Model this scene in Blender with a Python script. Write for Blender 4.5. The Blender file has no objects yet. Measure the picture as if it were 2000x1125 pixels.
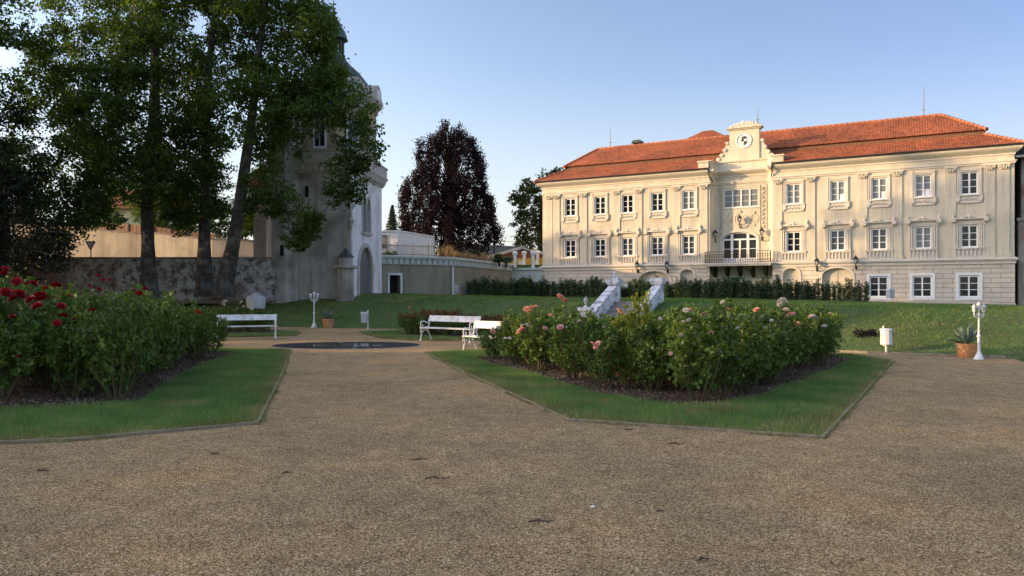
import bpy, math, random
import numpy as np
from mathutils import Vector, Matrix

# ------------------------------------------------------------------ camera, world, sun, exposure
SC = bpy.context.scene
COL = SC.collection
FPX, HOR, HC = 1428.0, 572.0, 1.65          # focal length and horizon in 2000 px units, eye height
cam_d = bpy.data.cameras.new('camera')
cam = bpy.data.objects.new('camera', cam_d)
COL.objects.link(cam)
cam.location = (0, 0, HC)
cam.rotation_euler = (math.radians(90), 0, 0)
cam_d.sensor_width = 36.0
cam_d.lens = 36.0 * FPX / 2000.0
cam_d.shift_y = (HOR - 562.5) / 2000.0
cam_d.clip_start = 0.05
cam_d.clip_end = 6000
SC.camera = cam

SUN_AZ = math.radians(269.0)                # clockwise from +Y
SUN_EL = math.radians(10.5)
world = bpy.data.worlds.new('World')
SC.world = world
world.use_nodes = True
wn = world.node_tree
for n in list(wn.nodes):
    wn.nodes.remove(n)
w_out = wn.nodes.new('ShaderNodeOutputWorld')
w_bg = wn.nodes.new('ShaderNodeBackground')
w_sky = wn.nodes.new('ShaderNodeTexSky')
w_sky.sky_type = 'NISHITA'
w_sky.sun_disc = False
w_sky.sun_elevation = SUN_EL
w_sky.sun_rotation = SUN_AZ
w_sky.altitude = 300
w_sky.air_density = 1.0
w_sky.dust_density = 1.2
w_sky.ozone_density = 2.2
w_bg.inputs['Strength'].default_value = 0.15
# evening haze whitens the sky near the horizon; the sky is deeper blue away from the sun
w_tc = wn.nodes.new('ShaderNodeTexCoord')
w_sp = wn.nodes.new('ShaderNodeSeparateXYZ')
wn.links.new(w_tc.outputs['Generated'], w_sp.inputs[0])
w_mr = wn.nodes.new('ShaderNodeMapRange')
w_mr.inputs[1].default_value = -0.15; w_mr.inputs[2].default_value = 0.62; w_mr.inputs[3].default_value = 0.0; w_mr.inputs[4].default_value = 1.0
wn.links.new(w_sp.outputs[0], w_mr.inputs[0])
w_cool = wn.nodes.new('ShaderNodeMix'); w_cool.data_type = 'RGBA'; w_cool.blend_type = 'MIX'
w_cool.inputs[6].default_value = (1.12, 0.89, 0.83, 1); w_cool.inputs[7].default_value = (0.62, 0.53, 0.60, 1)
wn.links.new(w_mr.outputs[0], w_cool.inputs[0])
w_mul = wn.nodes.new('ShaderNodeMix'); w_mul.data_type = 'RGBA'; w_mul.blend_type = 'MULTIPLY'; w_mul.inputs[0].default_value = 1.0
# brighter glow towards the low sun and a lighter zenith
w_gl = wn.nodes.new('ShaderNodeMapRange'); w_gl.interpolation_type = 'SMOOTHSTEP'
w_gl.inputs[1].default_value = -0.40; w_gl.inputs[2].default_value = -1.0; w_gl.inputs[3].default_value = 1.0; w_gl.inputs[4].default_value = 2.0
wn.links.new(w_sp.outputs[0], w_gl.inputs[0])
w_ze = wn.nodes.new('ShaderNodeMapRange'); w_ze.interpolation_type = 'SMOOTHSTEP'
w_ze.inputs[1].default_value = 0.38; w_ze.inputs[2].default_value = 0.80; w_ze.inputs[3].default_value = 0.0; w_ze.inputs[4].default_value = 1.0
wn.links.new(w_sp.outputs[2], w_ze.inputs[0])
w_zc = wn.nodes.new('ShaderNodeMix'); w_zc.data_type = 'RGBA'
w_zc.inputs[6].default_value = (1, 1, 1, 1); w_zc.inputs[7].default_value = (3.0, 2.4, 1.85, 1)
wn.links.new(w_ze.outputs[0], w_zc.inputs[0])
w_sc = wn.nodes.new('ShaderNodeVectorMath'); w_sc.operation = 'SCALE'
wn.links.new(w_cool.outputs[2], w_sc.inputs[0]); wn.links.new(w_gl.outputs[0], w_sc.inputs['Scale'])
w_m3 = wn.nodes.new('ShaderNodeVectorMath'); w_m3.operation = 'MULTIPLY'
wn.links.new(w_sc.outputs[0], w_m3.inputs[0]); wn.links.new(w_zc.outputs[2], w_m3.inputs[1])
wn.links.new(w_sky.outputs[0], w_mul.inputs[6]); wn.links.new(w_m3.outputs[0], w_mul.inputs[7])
w_hz = wn.nodes.new('ShaderNodeMapRange'); w_hz.interpolation_type = 'SMOOTHSTEP'
w_hz.inputs[1].default_value = 0.0; w_hz.inputs[2].default_value = 0.30; w_hz.inputs[3].default_value = 0.85; w_hz.inputs[4].default_value = 0.0
wn.links.new(w_sp.outputs[2], w_hz.inputs[0])
w_haze = wn.nodes.new('ShaderNodeMix'); w_haze.data_type = 'RGBA'; w_haze.blend_type = 'MIX'
wn.links.new(w_hz.outputs[0], w_haze.inputs[0]); wn.links.new(w_mul.outputs[2], w_haze.inputs[6]); w_haze.inputs[7].default_value = (2.0, 2.08, 2.05, 1)
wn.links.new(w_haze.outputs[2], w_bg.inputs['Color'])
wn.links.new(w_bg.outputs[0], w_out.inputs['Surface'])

sun_d = bpy.data.lights.new('sun', 'SUN')
sun_d.energy = 2.3
sun_d.angle = math.radians(0.6)
sun_d.color = (1.0, 0.67, 0.33)
sun = bpy.data.objects.new('sun', sun_d)
COL.objects.link(sun)
_sd = Vector((math.sin(SUN_AZ) * math.cos(SUN_EL), math.cos(SUN_AZ) * math.cos(SUN_EL), math.sin(SUN_EL)))
sun.rotation_euler = _sd.to_track_quat('Z', 'Y').to_euler()
sun.location = (-40, 0, 40)

SC.view_settings.view_transform = 'Standard'
SC.view_settings.look = 'None'
SC.view_settings.exposure = 1.55
SC.view_settings.gamma = 1
SC.view_settings.use_curve_mapping = False
SC.render.engine = 'CYCLES'
SC.cycles.max_bounces = 6
SC.cycles.diffuse_bounces = 4
SC.cycles.glossy_bounces = 3
SC.cycles.transmission_bounces = 4
SC.cycles.use_denoising = True

random.seed(7)
RNG = np.random.default_rng(11)
pi = math.pi

# ------------------------------------------------------------------ helpers
def at(px, py, Y):
    """world point of photo pixel at depth Y"""
    return Vector(((px - 1000) / FPX * Y, Y, HC + (HOR - py) / FPX * Y))

def gp(px, py, z=0.0):
    Y = FPX * (HC - z) / (py - HOR)
    return ((px - 1000) / FPX * Y, Y)

def smooth(t):
    t = min(1.0, max(0.0, t))
    return t * t * (3 - 2 * t)

def interp(x, pts):
    return float(np.interp(x, [p[0] for p in pts], [p[1] for p in pts]))

class MB:
    def __init__(self):
        self.v, self.f, self.m, self.uv = [], [], [], []
        self.has_uv = False
    def poly(self, pts, mi=0, uv=None):
        b = len(self.v)
        self.v += [tuple(p) for p in pts]
        self.f.append(tuple(range(b, b + len(pts))))
        self.m.append(mi)
        if uv is not None:
            self.has_uv = True
            self.uv.append(uv)
        else:
            self.uv.append([(0, 0)] * len(pts))
    def mesh(self, vs, fs, mi=0):
        b = len(self.v)
        self.v += [tuple(p) for p in vs]
        for f in fs:
            self.f.append(tuple(b + i for i in f))
            self.m.append(mi)
            self.uv.append([(0, 0)] * len(f))
    def box(self, x0, x1, y0, y1, z0, z1, mi=0):
        vs = [(x0, y0, z0), (x1, y0, z0), (x1, y1, z0), (x0, y1, z0), (x0, y0, z1), (x1, y0, z1), (x1, y1, z1), (x0, y1, z1)]
        fs = [(3, 2, 1, 0), (4, 5, 6, 7), (0, 1, 5, 4), (1, 2, 6, 5), (2, 3, 7, 6), (3, 0, 4, 7)]
        self.mesh(vs, fs, mi)
    def beam(self, p, q, w, h, mi=0, up=(0, 0, 1)):
        p, q = Vector(p), Vector(q)
        d = (q - p)
        if d.length < 1e-6:
            return
        d.normalize()
        s = d.cross(Vector(up))
        if s.length < 1e-4:
            s = d.cross(Vector((0, 1, 0)))
        s.normalize()
        t = s.cross(d)
        vs = []
        for e in (p, q):
            for a, b_ in ((-1, -1), (1, -1), (1, 1), (-1, 1)):
                vs.append(e + s * (a * w / 2) + t * (b_ * h / 2))
        self.mesh(vs, [(3, 2, 1, 0), (4, 5, 6, 7), (0, 1, 5, 4), (1, 2, 6, 5), (2, 3, 7, 6), (3, 0, 4, 7)], mi)
    def tube(self, pts, rad, seg=6, mi=0, cap=True):
        pts = [Vector(p) for p in pts]
        if not hasattr(rad, '__len__'):
            rad = [rad] * len(pts)
        rings = []
        ref = None
        for i, p in enumerate(pts):
            d = (pts[min(i + 1, len(pts) - 1)] - pts[max(i - 1, 0)])
            if d.length < 1e-7:
                d = Vector((0, 0, 1))
            d.normalize()
            if ref is None:
                ref = Vector((1, 0, 0)) if abs(d.x) < 0.9 else Vector((0, 1, 0))
            s = (ref - d * ref.dot(d))
            if s.length < 1e-5:
                s = d.orthogonal()
            s.normalize()
            ref = s
            t = d.cross(s)
            rings.append([p + (s * math.cos(2 * pi * k / seg) + t * math.sin(2 * pi * k / seg)) * rad[i] for k in range(seg)])
        vs = [p for r in rings for p in r]
        fs = []
        for i in range(len(pts) - 1):
            for k in range(seg):
                a, b = i * seg + k, i * seg + (k + 1) % seg
                fs.append((a, b, b + seg, a + seg))
        if cap:
            fs.append(tuple(reversed(range(seg))))
            n = (len(pts) - 1) * seg
            fs.append(tuple(range(n, n + seg)))
        self.mesh(vs, fs, mi)
    def lathe(self, prof, c=(0, 0, 0), seg=16, mi=0, a0=0.0):
        vs, fs = [], []
        for r, z in prof:
            for k in range(seg):
                a = a0 + 2 * pi * k / seg
                vs.append((c[0] + max(r, 1e-4) * math.cos(a), c[1] + max(r, 1e-4) * math.sin(a), c[2] + z))
        for i in range(len(prof) - 1):
            for k in range(seg):
                a, b = i * seg + k, i * seg + (k + 1) % seg
                fs.append((a, b, b + seg, a + seg))
        fs.append(tuple(reversed(range(seg))))
        n = (len(prof) - 1) * seg
        fs.append(tuple(range(n, n + seg)))
        self.mesh(vs, fs, mi)
    def prism_y(self, poly, y0, y1, mi=0):
        """polygon in (x,z), extruded along y"""
        n = len(poly)
        vs = [(x, y0, z) for x, z in poly] + [(x, y1, z) for x, z in poly]
        fs = [tuple(range(n)), tuple(reversed(range(n, 2 * n)))]
        for i in range(n):
            j = (i + 1) % n
            fs.append((i, i + n, j + n, j))
        self.mesh(vs, fs, mi)
    def prism_z(self, poly, z0, z1, mi=0):
        n = len(poly)
        vs = [(x, y, z0) for x, y in poly] + [(x, y, z1) for x, y in poly]
        fs = [tuple(reversed(range(n))), tuple(range(n, 2 * n))]
        for i in range(n):
            j = (i + 1) % n
            fs.append((i, j, j + n, i + n))
        self.mesh(vs, fs, mi)
    def sweep(self, path, prof, mi=0, closed=False):
        n = len(path)
        P2 = [Vector((p[0], p[1])) for p in path]
        offs = []
        for i in range(n):
            if closed:
                d0 = (P2[i] - P2[i - 1]).normalized(); d1 = (P2[(i + 1) % n] - P2[i]).normalized()
            else:
                d0 = (P2[i] - P2[i - 1]).normalized() if i > 0 else (P2[1] - P2[0]).normalized()
                d1 = (P2[i + 1] - P2[i]).normalized() if i < n - 1 else d0
            n0 = Vector((d0.y, -d0.x)); n1 = Vector((d1.y, -d1.x))
            m = n0 + n1
            if m.length < 1e-5:
                m = n0
            m.normalize()
            c = max(0.35, m.dot(n0))
            offs.append(m / c)
        vs = []
        for i in range(n):
            for o, z in prof:
                q = P2[i] + offs[i] * o
                vs.append((q.x, q.y, z))
        k = len(prof)
        fs = []
        for i in range(n if closed else n - 1):
            j = (i + 1) % n
            for a in range(k - 1):
                fs.append((i * k + a, j * k + a, j * k + a + 1, i * k + a + 1))
        if not closed:
            fs.append(tuple(range(k)))
            fs.append(tuple(reversed(range((n - 1) * k, n * k))))
        self.mesh(vs, fs, mi)
    def make(self, name, mats, smooth_=False):
        me = bpy.data.meshes.new(name)
        me.from_pydata(self.v, [], self.f)
        if not isinstance(mats, (list, tuple)):
            mats = [mats]
        for m in mats:
            me.materials.append(m)
        me.polygons.foreach_set('material_index', self.m)
        if self.has_uv:
            ul = me.uv_layers.new(name='UVMap')
            flat = [c for f in self.uv for p in f for c in p]
            ul.data.foreach_set('uv', flat)
        if smooth_:
            me.polygons.foreach_set('use_smooth', [True] * len(me.polygons))
        me.update()
        return me
    def build(self, name, mats, parent=None, loc=None, rotz=0.0, smooth_=False):
        return link(name, self.make(name, mats, smooth_), parent, loc, rotz)

def link(name, me, parent=None, loc=None, rotz=0.0):
    o = bpy.data.objects.new(name, me)
    COL.objects.link(o)
    if parent is not None:
        o.parent = parent
    if loc is not None:
        o.location = loc
    if rotz:
        o.rotation_euler = (0, 0, rotz)
    return o

def tag(o, label=None, cat=None, group=None, kind=None):
    if label: o['label'] = label
    if cat: o['category'] = cat
    if group: o['group'] = group
    if kind: o['kind'] = kind
    return o

def empty(name, loc, label=None, cat=None, group=None, rotz=0.0):
    o = link(name, None, None, loc, rotz)
    o.empty_display_size = 0.2
    return tag(o, label, cat, group)

def dup_tree(o, parent=None):
    c = o.copy()
    COL.objects.link(c)
    if parent is not None:
        c.parent = parent
    for ch in list(o.children):
        dup_tree(ch, c)
    return c

def quads_mesh(name, V, mats, k=4, mat_idx=None, smooth_=False):
    """V: (N*k,3) array, N faces of k verts"""
    n = len(V) // k
    me = bpy.data.meshes.new(name)
    me.vertices.add(n * k)
    me.vertices.foreach_set('co', np.asarray(V, dtype=np.float32).ravel())
    me.loops.add(n * k)
    me.loops.foreach_set('vertex_index', np.arange(n * k, dtype=np.int32))
    me.polygons.add(n)
    me.polygons.foreach_set('loop_start', np.arange(0, n * k, k, dtype=np.int32))
    me.polygons.foreach_set('loop_total', np.full(n, k, dtype=np.int32))
    if not isinstance(mats, (list, tuple)):
        mats = [mats]
    for m in mats:
        me.materials.append(m)
    if mat_idx is not None:
        me.polygons.foreach_set('material_index', np.asarray(mat_idx, dtype=np.int32))
    me.update(calc_edges=True)
    return me

def unit(a):
    return a / np.maximum(np.linalg.norm(a, axis=1, keepdims=True), 1e-9)

def leaf_quads(C, size, up=0.0, aspect=0.6, axis=None, jitter=0.35):
    """diamond leaves with a fold: returns (N*4,3)"""
    C = np.asarray(C, dtype=float)
    n = len(C)
    nrm = unit(RNG.normal(size=(n, 3)) + np.array([0, 0, up]))
    if axis is None:
        a = RNG.normal(size=(n, 3))
    else:
        a = np.asarray(axis, float) + RNG.normal(size=(n, 3)) * jitter
    a = unit(a - nrm * np.sum(a * nrm, axis=1, keepdims=True))
    b = np.cross(nrm, a)
    s = size * RNG.uniform(0.65, 1.35, size=(n, 1)) / 2
    L, W = a * s, b * s * aspect
    bend = nrm * s * RNG.uniform(-0.3, 0.3, size=(n, 1))
    V = np.stack([C - L, C + W + bend * 0.5, C + L, C - W + bend * 0.5], axis=1)
    return V.reshape(-1, 3)

def inpoly(x, y, poly):
    x = np.asarray(x); y = np.asarray(y)
    r = np.zeros(x.shape, bool)
    n = len(poly)
    for i in range(n):
        x0, y0 = poly[i]; x1, y1 = poly[(i + 1) % n]
        c = ((y0 > y) != (y1 > y)) & (x < (x1 - x0) * (y - y0) / (y1 - y0 + 1e-12) + x0)
        r ^= c
    return r

# ------------------------------------------------------------------ materials
def nodes_of(name):
    m = bpy.data.materials.new(name)
    m.use_nodes = True
    nt = m.node_tree
    b = nt.nodes['Principled BSDF']
    return m, nt, b

def N(nt, typ, **kw):
    n = nt.nodes.new(typ)
    for k, v in kw.items():
        setattr(n, k, v)
    return n

def ramp(nt, src, stops):
    r = N(nt, 'ShaderNodeValToRGB')
    e = r.color_ramp.elements
    while len(e) < len(stops):
        e.new(0.5)
    for i, (p, c) in enumerate(stops):
        e[i].position = p
        e[i].color = (c[0], c[1], c[2], 1)
    nt.links.new(src, r.inputs[0])
    return r.outputs[0]

def mixc(nt, fac, a, b, mode='MIX'):
    m = N(nt, 'ShaderNodeMix', data_type='RGBA', blend_type=mode)
    for s, val in ((m.inputs[0], fac), (m.inputs[6], a), (m.inputs[7], b)):
        if hasattr(val, 'links'):
            nt.links.new(val, s)
        elif isinstance(val, (int, float)):
            s.default_value = val
        else:
            s.default_value = (val[0], val[1], val[2], 1)
    return m.outputs[2]

def streaks(nt, tc, col, amt=0.22):
    mp = N(nt, 'ShaderNodeMapping'); mp.inputs['Scale'].default_value = (2.2, 2.2, 0.16)
    nt.links.new(tc.outputs['Object'], mp.inputs[0])
    ns = N(nt, 'ShaderNodeTexNoise'); ns.inputs['Scale'].default_value = 1.0; ns.inputs['Detail'].default_value = 6; ns.inputs['Roughness'].default_value = 0.7
    nt.links.new(mp.outputs[0], ns.inputs['Vector'])
    g = ramp(nt, ns.outputs[0], [(0.30, (1 - amt, 1 - amt * 1.05, 1 - amt * 1.15)), (0.50, (1, 1, 1)), (0.75, (1.04, 1.03, 1.0))])
    return mixc(nt, 1.0, col, g, 'MULTIPLY')

def pmat(name, c1, c2=None, scale=3.0, rough=0.8, streak=0.0, bump=0.0, bscale=None, detail=6, spec=0.3, metal=0.0, lo=0.35, hi=0.65, third=None, tscale=0.4):
    m, nt, b = nodes_of(name)
    tc = N(nt, 'ShaderNodeTexCoord')
    col = None
    if c2 is not None:
        nz = N(nt, 'ShaderNodeTexNoise')
        nz.inputs['Scale'].default_value = scale
        nz.inputs['Detail'].default_value = detail
        nz.inputs['Roughness'].default_value = 0.65
        nt.links.new(tc.outputs['Object'], nz.inputs['Vector'])
        col = ramp(nt, nz.outputs[0], [(lo, c1), (hi, c2)])
        if third is not None:
            n3 = N(nt, 'ShaderNodeTexNoise')
            n3.inputs['Scale'].default_value = tscale
            n3.inputs['Detail'].default_value = 5
            nt.links.new(tc.outputs['Object'], n3.inputs['Vector'])
            f3 = ramp(nt, n3.outputs[0], [(0.48, (0, 0, 0)), (0.66, (1, 1, 1))])
            col = mixc(nt, f3, col, third)
        if streak:
            col = streaks(nt, tc, col, streak)
        nt.links.new(col, b.inputs['Base Color'])
    else:
        b.inputs['Base Color'].default_value = (c1[0], c1[1], c1[2], 1)
    b.inputs['Roughness'].default_value = rough
    b.inputs['Metallic'].default_value = metal
    b.inputs['Specular IOR Level'].default_value = spec
    if bump:
        nb = N(nt, 'ShaderNodeTexNoise')
        nb.inputs['Scale'].default_value = bscale or scale * 4
        nb.inputs['Detail'].default_value = 5
        nt.links.new(tc.outputs['Object'], nb.inputs['Vector'])
        bp = N(nt, 'ShaderNodeBump')
        bp.inputs['Strength'].default_value = 1.0
        bp.inputs['Distance'].default_value = bump
        nt.links.new(nb.outputs[0], bp.inputs['Height'])
        nt.links.new(bp.outputs[0], b.inputs['Normal'])
    return m

def leafmat(name, stops, trans=0.35, rough=0.45, tint=(1.6, 1.5, 0.5), spec=0.35, clump=0.6):
    m, nt, b = nodes_of(name)
    geo = N(nt, 'ShaderNodeNewGeometry')
    tc = N(nt, 'ShaderNodeTexCoord')
    nz = N(nt, 'ShaderNodeTexNoise')
    nz.inputs['Scale'].default_value = clump
    nz.inputs['Detail'].default_value = 2
    nt.links.new(tc.outputs['Object'], nz.inputs['Vector'])
    mx = N(nt, 'ShaderNodeMath', operation='MULTIPLY_ADD')
    nt.links.new(geo.outputs['Random Per Island'], mx.inputs[0])
    mx.inputs[1].default_value = 0.55
    sub = N(nt, 'ShaderNodeMath', operation='MULTIPLY_ADD')
    nt.links.new(nz.outputs[0], sub.inputs[0]); sub.inputs[1].default_value = 1.3; sub.inputs[2].default_value = -0.42
    nt.links.new(sub.outputs[0], mx.inputs[2])
    col = ramp(nt, mx.outputs[0], stops)
    nt.links.new(col, b.inputs['Base Color'])
    b.inputs['Roughness'].default_value = rough
    b.inputs['Specular IOR Level'].default_value = spec
    if trans > 0:
        tr = N(nt, 'ShaderNodeBsdfTranslucent')
        tcol = mixc(nt, 1.0, col, tint, 'MULTIPLY')
        nt.links.new(tcol, tr.inputs['Color'])
        ms = N(nt, 'ShaderNodeMixShader')
        ms.inputs[0].default_value = trans
        nt.links.new(b.outputs[0], ms.inputs[1])
        nt.links.new(tr.outputs[0], ms.inputs[2])
        nt.links.new(ms.outputs[0], nt.nodes['Material Output'].inputs['Surface'])
    return m

M = {}
M['white'] = pmat('white_paint', (0.76, 0.77, 0.77), (0.66, 0.67, 0.66), 6, 0.5, spec=0.4, third=(0.52, 0.51, 0.47), tscale=4.5, bump=0.001, bscale=50)
M['iron_white'] = pmat('white_cast_iron', (0.76, 0.77, 0.78), (0.62, 0.62, 0.60), 14, 0.5, bump=0.001, bscale=60)
M['black_iron'] = pmat('black_iron', (0.02, 0.02, 0.022), (0.035, 0.03, 0.028), 10, 0.5)
M['dark_grey'] = pmat('grey_metal', (0.10, 0.105, 0.11), (0.16, 0.165, 0.17), 5, 0.5)
M['cream'] = pmat('cream_plaster', (0.58, 0.525, 0.40), (0.655, 0.595, 0.46), 1.1, 0.9, streak=0.24, bump=0.004, bscale=25, third=(0.51, 0.465, 0.37), tscale=0.35, detail=9)
M['trim'] = pmat('stone_trim_paint', (0.68, 0.62, 0.52), (0.60, 0.55, 0.46), 4, 0.85, bump=0.004, bscale=30)
M['whiteframe'] = pmat('white_window_paint', (0.80, 0.80, 0.78), None, rough=0.5)
M['plinth'] = pmat('grey_plinth', (0.25, 0.24, 0.22), (0.36, 0.34, 0.30), 3, 0.95, bump=0.01)
M['lamp_glass'] = pmat('lamp_glass', (0.55, 0.56, 0.55), None, rough=0.15, spec=0.5)
M['bark'] = pmat('bark', (0.028, 0.025, 0.021), (0.085, 0.075, 0.062), 6, 0.95, bump=0.06, bscale=14, third=(0.14, 0.135, 0.12), tscale=2.2)
M['darkbark'] = pmat('dark_bark', (0.02, 0.016, 0.014), (0.045, 0.036, 0.03), 5, 0.95, bump=0.02)
M['stem'] = pmat('green_stem', (0.06, 0.07, 0.02), (0.12, 0.09, 0.045), 9, 0.7)
M['terracotta'] = pmat('terracotta', (0.46, 0.21, 0.085), (0.56, 0.29, 0.13), 5, 0.85, bump=0.003, third=(0.50, 0.32, 0.19), tscale=4)
M['woodedge'] = pmat('weathered_edging', (0.24, 0.20, 0.15), (0.40, 0.33, 0.25), 9, 0.9, bump=0.006)
M['dirtywhite'] = pmat('weathered_white_plaster', (0.72, 0.73, 0.74), (0.80, 0.81, 0.82), 2, 0.9, bump=0.006, third=(0.56, 0.56, 0.55), tscale=0.8)
M['stairwhite'] = pmat('lichened_white_plaster', (0.66, 0.67, 0.70), (0.74, 0.75, 0.78), 3, 0.9, bump=0.006, third=(0.30, 0.31, 0.30), tscale=3.5)
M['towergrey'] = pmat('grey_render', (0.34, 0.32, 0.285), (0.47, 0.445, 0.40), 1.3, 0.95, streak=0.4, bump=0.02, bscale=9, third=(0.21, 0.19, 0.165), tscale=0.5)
M['towerwarm'] = pmat('ochre_render', (0.40, 0.31, 0.20), (0.50, 0.40, 0.27), 1.2, 0.95, bump=0.012, third=(0.27, 0.21, 0.15), tscale=0.5)
M['towertrim'] = pmat('tower_trim', (0.40, 0.38, 0.34), (0.52, 0.49, 0.44), 3, 0.9, bump=0.006)
M['slate'] = pmat('dark_sheet_roof', (0.045, 0.055, 0.055), (0.075, 0.085, 0.08), 3, 0.6)
M['copper'] = pmat('green_copper', (0.05, 0.095, 0.075), (0.08, 0.13, 0.10), 3, 0.6)
M['retain'] = pmat('olive_render', (0.26, 0.24, 0.175), (0.33, 0.31, 0.23), 0.8, 0.95, streak=0.25, bump=0.006, third=(0.23, 0.21, 0.16), tscale=0.3)
M['retaintrim'] = pmat('pale_green_grey_trim', (0.46, 0.48, 0.44), (0.54, 0.56, 0.51), 3, 0.9)
M['farwall'] = pmat('beige_render_wall', (0.40, 0.35, 0.27), (0.50, 0.44, 0.35), 0.35, 0.95, streak=0.3, third=(0.33, 0.29, 0.23), tscale=0.5)
M['dark'] = pmat('dark_opening', (0.012, 0.012, 0.014), None, rough=0.9)
M['yellow'] = pmat('yellow_house_paint', (0.72, 0.45, 0.10), (0.66, 0.40, 0.09), 1, 0.9)
M['brickred'] = pmat('red_brick_gable', (0.24, 0.09, 0.055), (0.34, 0.15, 0.09), 8, 0.9)
M['container'] = pmat('container_white', (0.66, 0.67, 0.68), (0.74, 0.75, 0.75), 1.5, 0.55)
M['greyblind'] = pmat('steel_shutter', (0.12, 0.13, 0.135), None, rough=0.5)
M['sheet'] = pmat('window_light_white', (0.8, 0.8, 0.8), None, rough=0.7)
M['concrete'] = pmat('concrete', (0.3, 0.29, 0.27), (0.4, 0.38, 0.35), 4, 0.9)
M['grave_dark'] = pmat('dark_granite', (0.010, 0.011, 0.014), (0.03, 0.032, 0.038), 7, 0.75, spec=0.15)
M['palegranite'] = pmat('pale_joint', (0.34, 0.34, 0.34), (0.46, 0.46, 0.45), 7, 0.6)
M['twig'] = pmat('dry_twig', (0.05, 0.035, 0.025), (0.10, 0.075, 0.05), 20, 0.9)
M['tank'] = pmat('white_plastic', (0.66, 0.68, 0.70), (0.58, 0.60, 0.62), 3, 0.5)
M['brownwood'] = pmat('brown_wood', (0.14, 0.075, 0.045), (0.22, 0.12, 0.07), 6, 0.8)
M['quarry'] = pmat('grey_stone_old', (0.20, 0.18, 0.16), (0.36, 0.32, 0.28), 2.2, 0.95, bump=0.04, bscale=6, third=(0.20, 0.11, 0.085), tscale=0.4)

def glassmat(name, base, rough=0.06, bump=0.006, spec=0.5):
    m, nt, b = nodes_of(name)
    b.inputs['Base Color'].default_value = (*base, 1)
    b.inputs['Roughness'].default_value = rough
    b.inputs['Specular IOR Level'].default_value = spec
    tc = N(nt, 'ShaderNodeTexCoord')
    nb = N(nt, 'ShaderNodeTexNoise'); nb.inputs['Scale'].default_value = 1.6; nb.inputs['Detail'].default_value = 2
    nt.links.new(tc.outputs['Object'], nb.inputs['Vector'])
    bp = N(nt, 'ShaderNodeBump'); bp.inputs['Distance'].default_value = bump
    nt.links.new(nb.outputs[0], bp.inputs['Height']); nt.links.new(bp.outputs[0], b.inputs['Normal'])
    return m
M['glass_dark'] = glassmat('window_glass_dark', (0.012, 0.014, 0.018))
M['glass_grey'] = glassmat('window_glass_with_blind', (0.16, 0.175, 0.18), 0.12)
M['glass_mid'] = glassmat('window_glass_dim', (0.05, 0.065, 0.08), 0.08)
M['water'] = glassmat('pond_water', (0.008, 0.011, 0.013), 0.03, 0.002)

def rusticated():
    m, nt, b = nodes_of('rusticated_plaster')
    tc = N(nt, 'ShaderNodeTexCoord')
    sp = N(nt, 'ShaderNodeSeparateXYZ'); nt.links.new(tc.outputs['Object'], sp.inputs[0])
    cb = N(nt, 'ShaderNodeCombineXYZ'); nt.links.new(sp.outputs[0], cb.inputs[0]); nt.links.new(sp.outputs[2], cb.inputs[1])
    br = N(nt, 'ShaderNodeTexBrick')
    br.inputs['Scale'].default_value = 1.0
    br.inputs['Brick Width'].default_value = 1.15
    br.inputs['Row Height'].default_value = 0.335
    br.inputs['Mortar Size'].default_value = 0.018
    br.inputs['Mortar Smooth'].default_value = 0.2
    br.inputs['Color1'].default_value = (0.62, 0.56, 0.47, 1)
    br.inputs['Color2'].default_value = (0.68, 0.60, 0.48, 1)
    br.inputs['Mortar'].default_value = (0.36, 0.32, 0.27, 1)
    nt.links.new(cb.outputs[0], br.inputs['Vector'])
    nz = N(nt, 'ShaderNodeTexNoise'); nz.inputs['Scale'].default_value = 0.9; nz.inputs['Detail'].default_value = 6
    nt.links.new(tc.outputs['Object'], nz.inputs['Vector'])
    g = ramp(nt, nz.outputs[0], [(0.3, (0.82, 0.82, 0.82)), (0.7, (1.08, 1.06, 1.02))])
    nt.links.new(mixc(nt, 1.0, br.outputs['Color'], g, 'MULTIPLY'), b.inputs['Base Color'])
    b.inputs['Roughness'].default_value = 0.9
    bp = N(nt, 'ShaderNodeBump'); bp.inputs['Distance'].default_value = 0.03; bp.invert = True
    nt.links.new(br.outputs['Fac'], bp.inputs['Height']); nt.links.new(bp.outputs[0], b.inputs['Normal'])
    return m
M['rust'] = rusticated()

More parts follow.
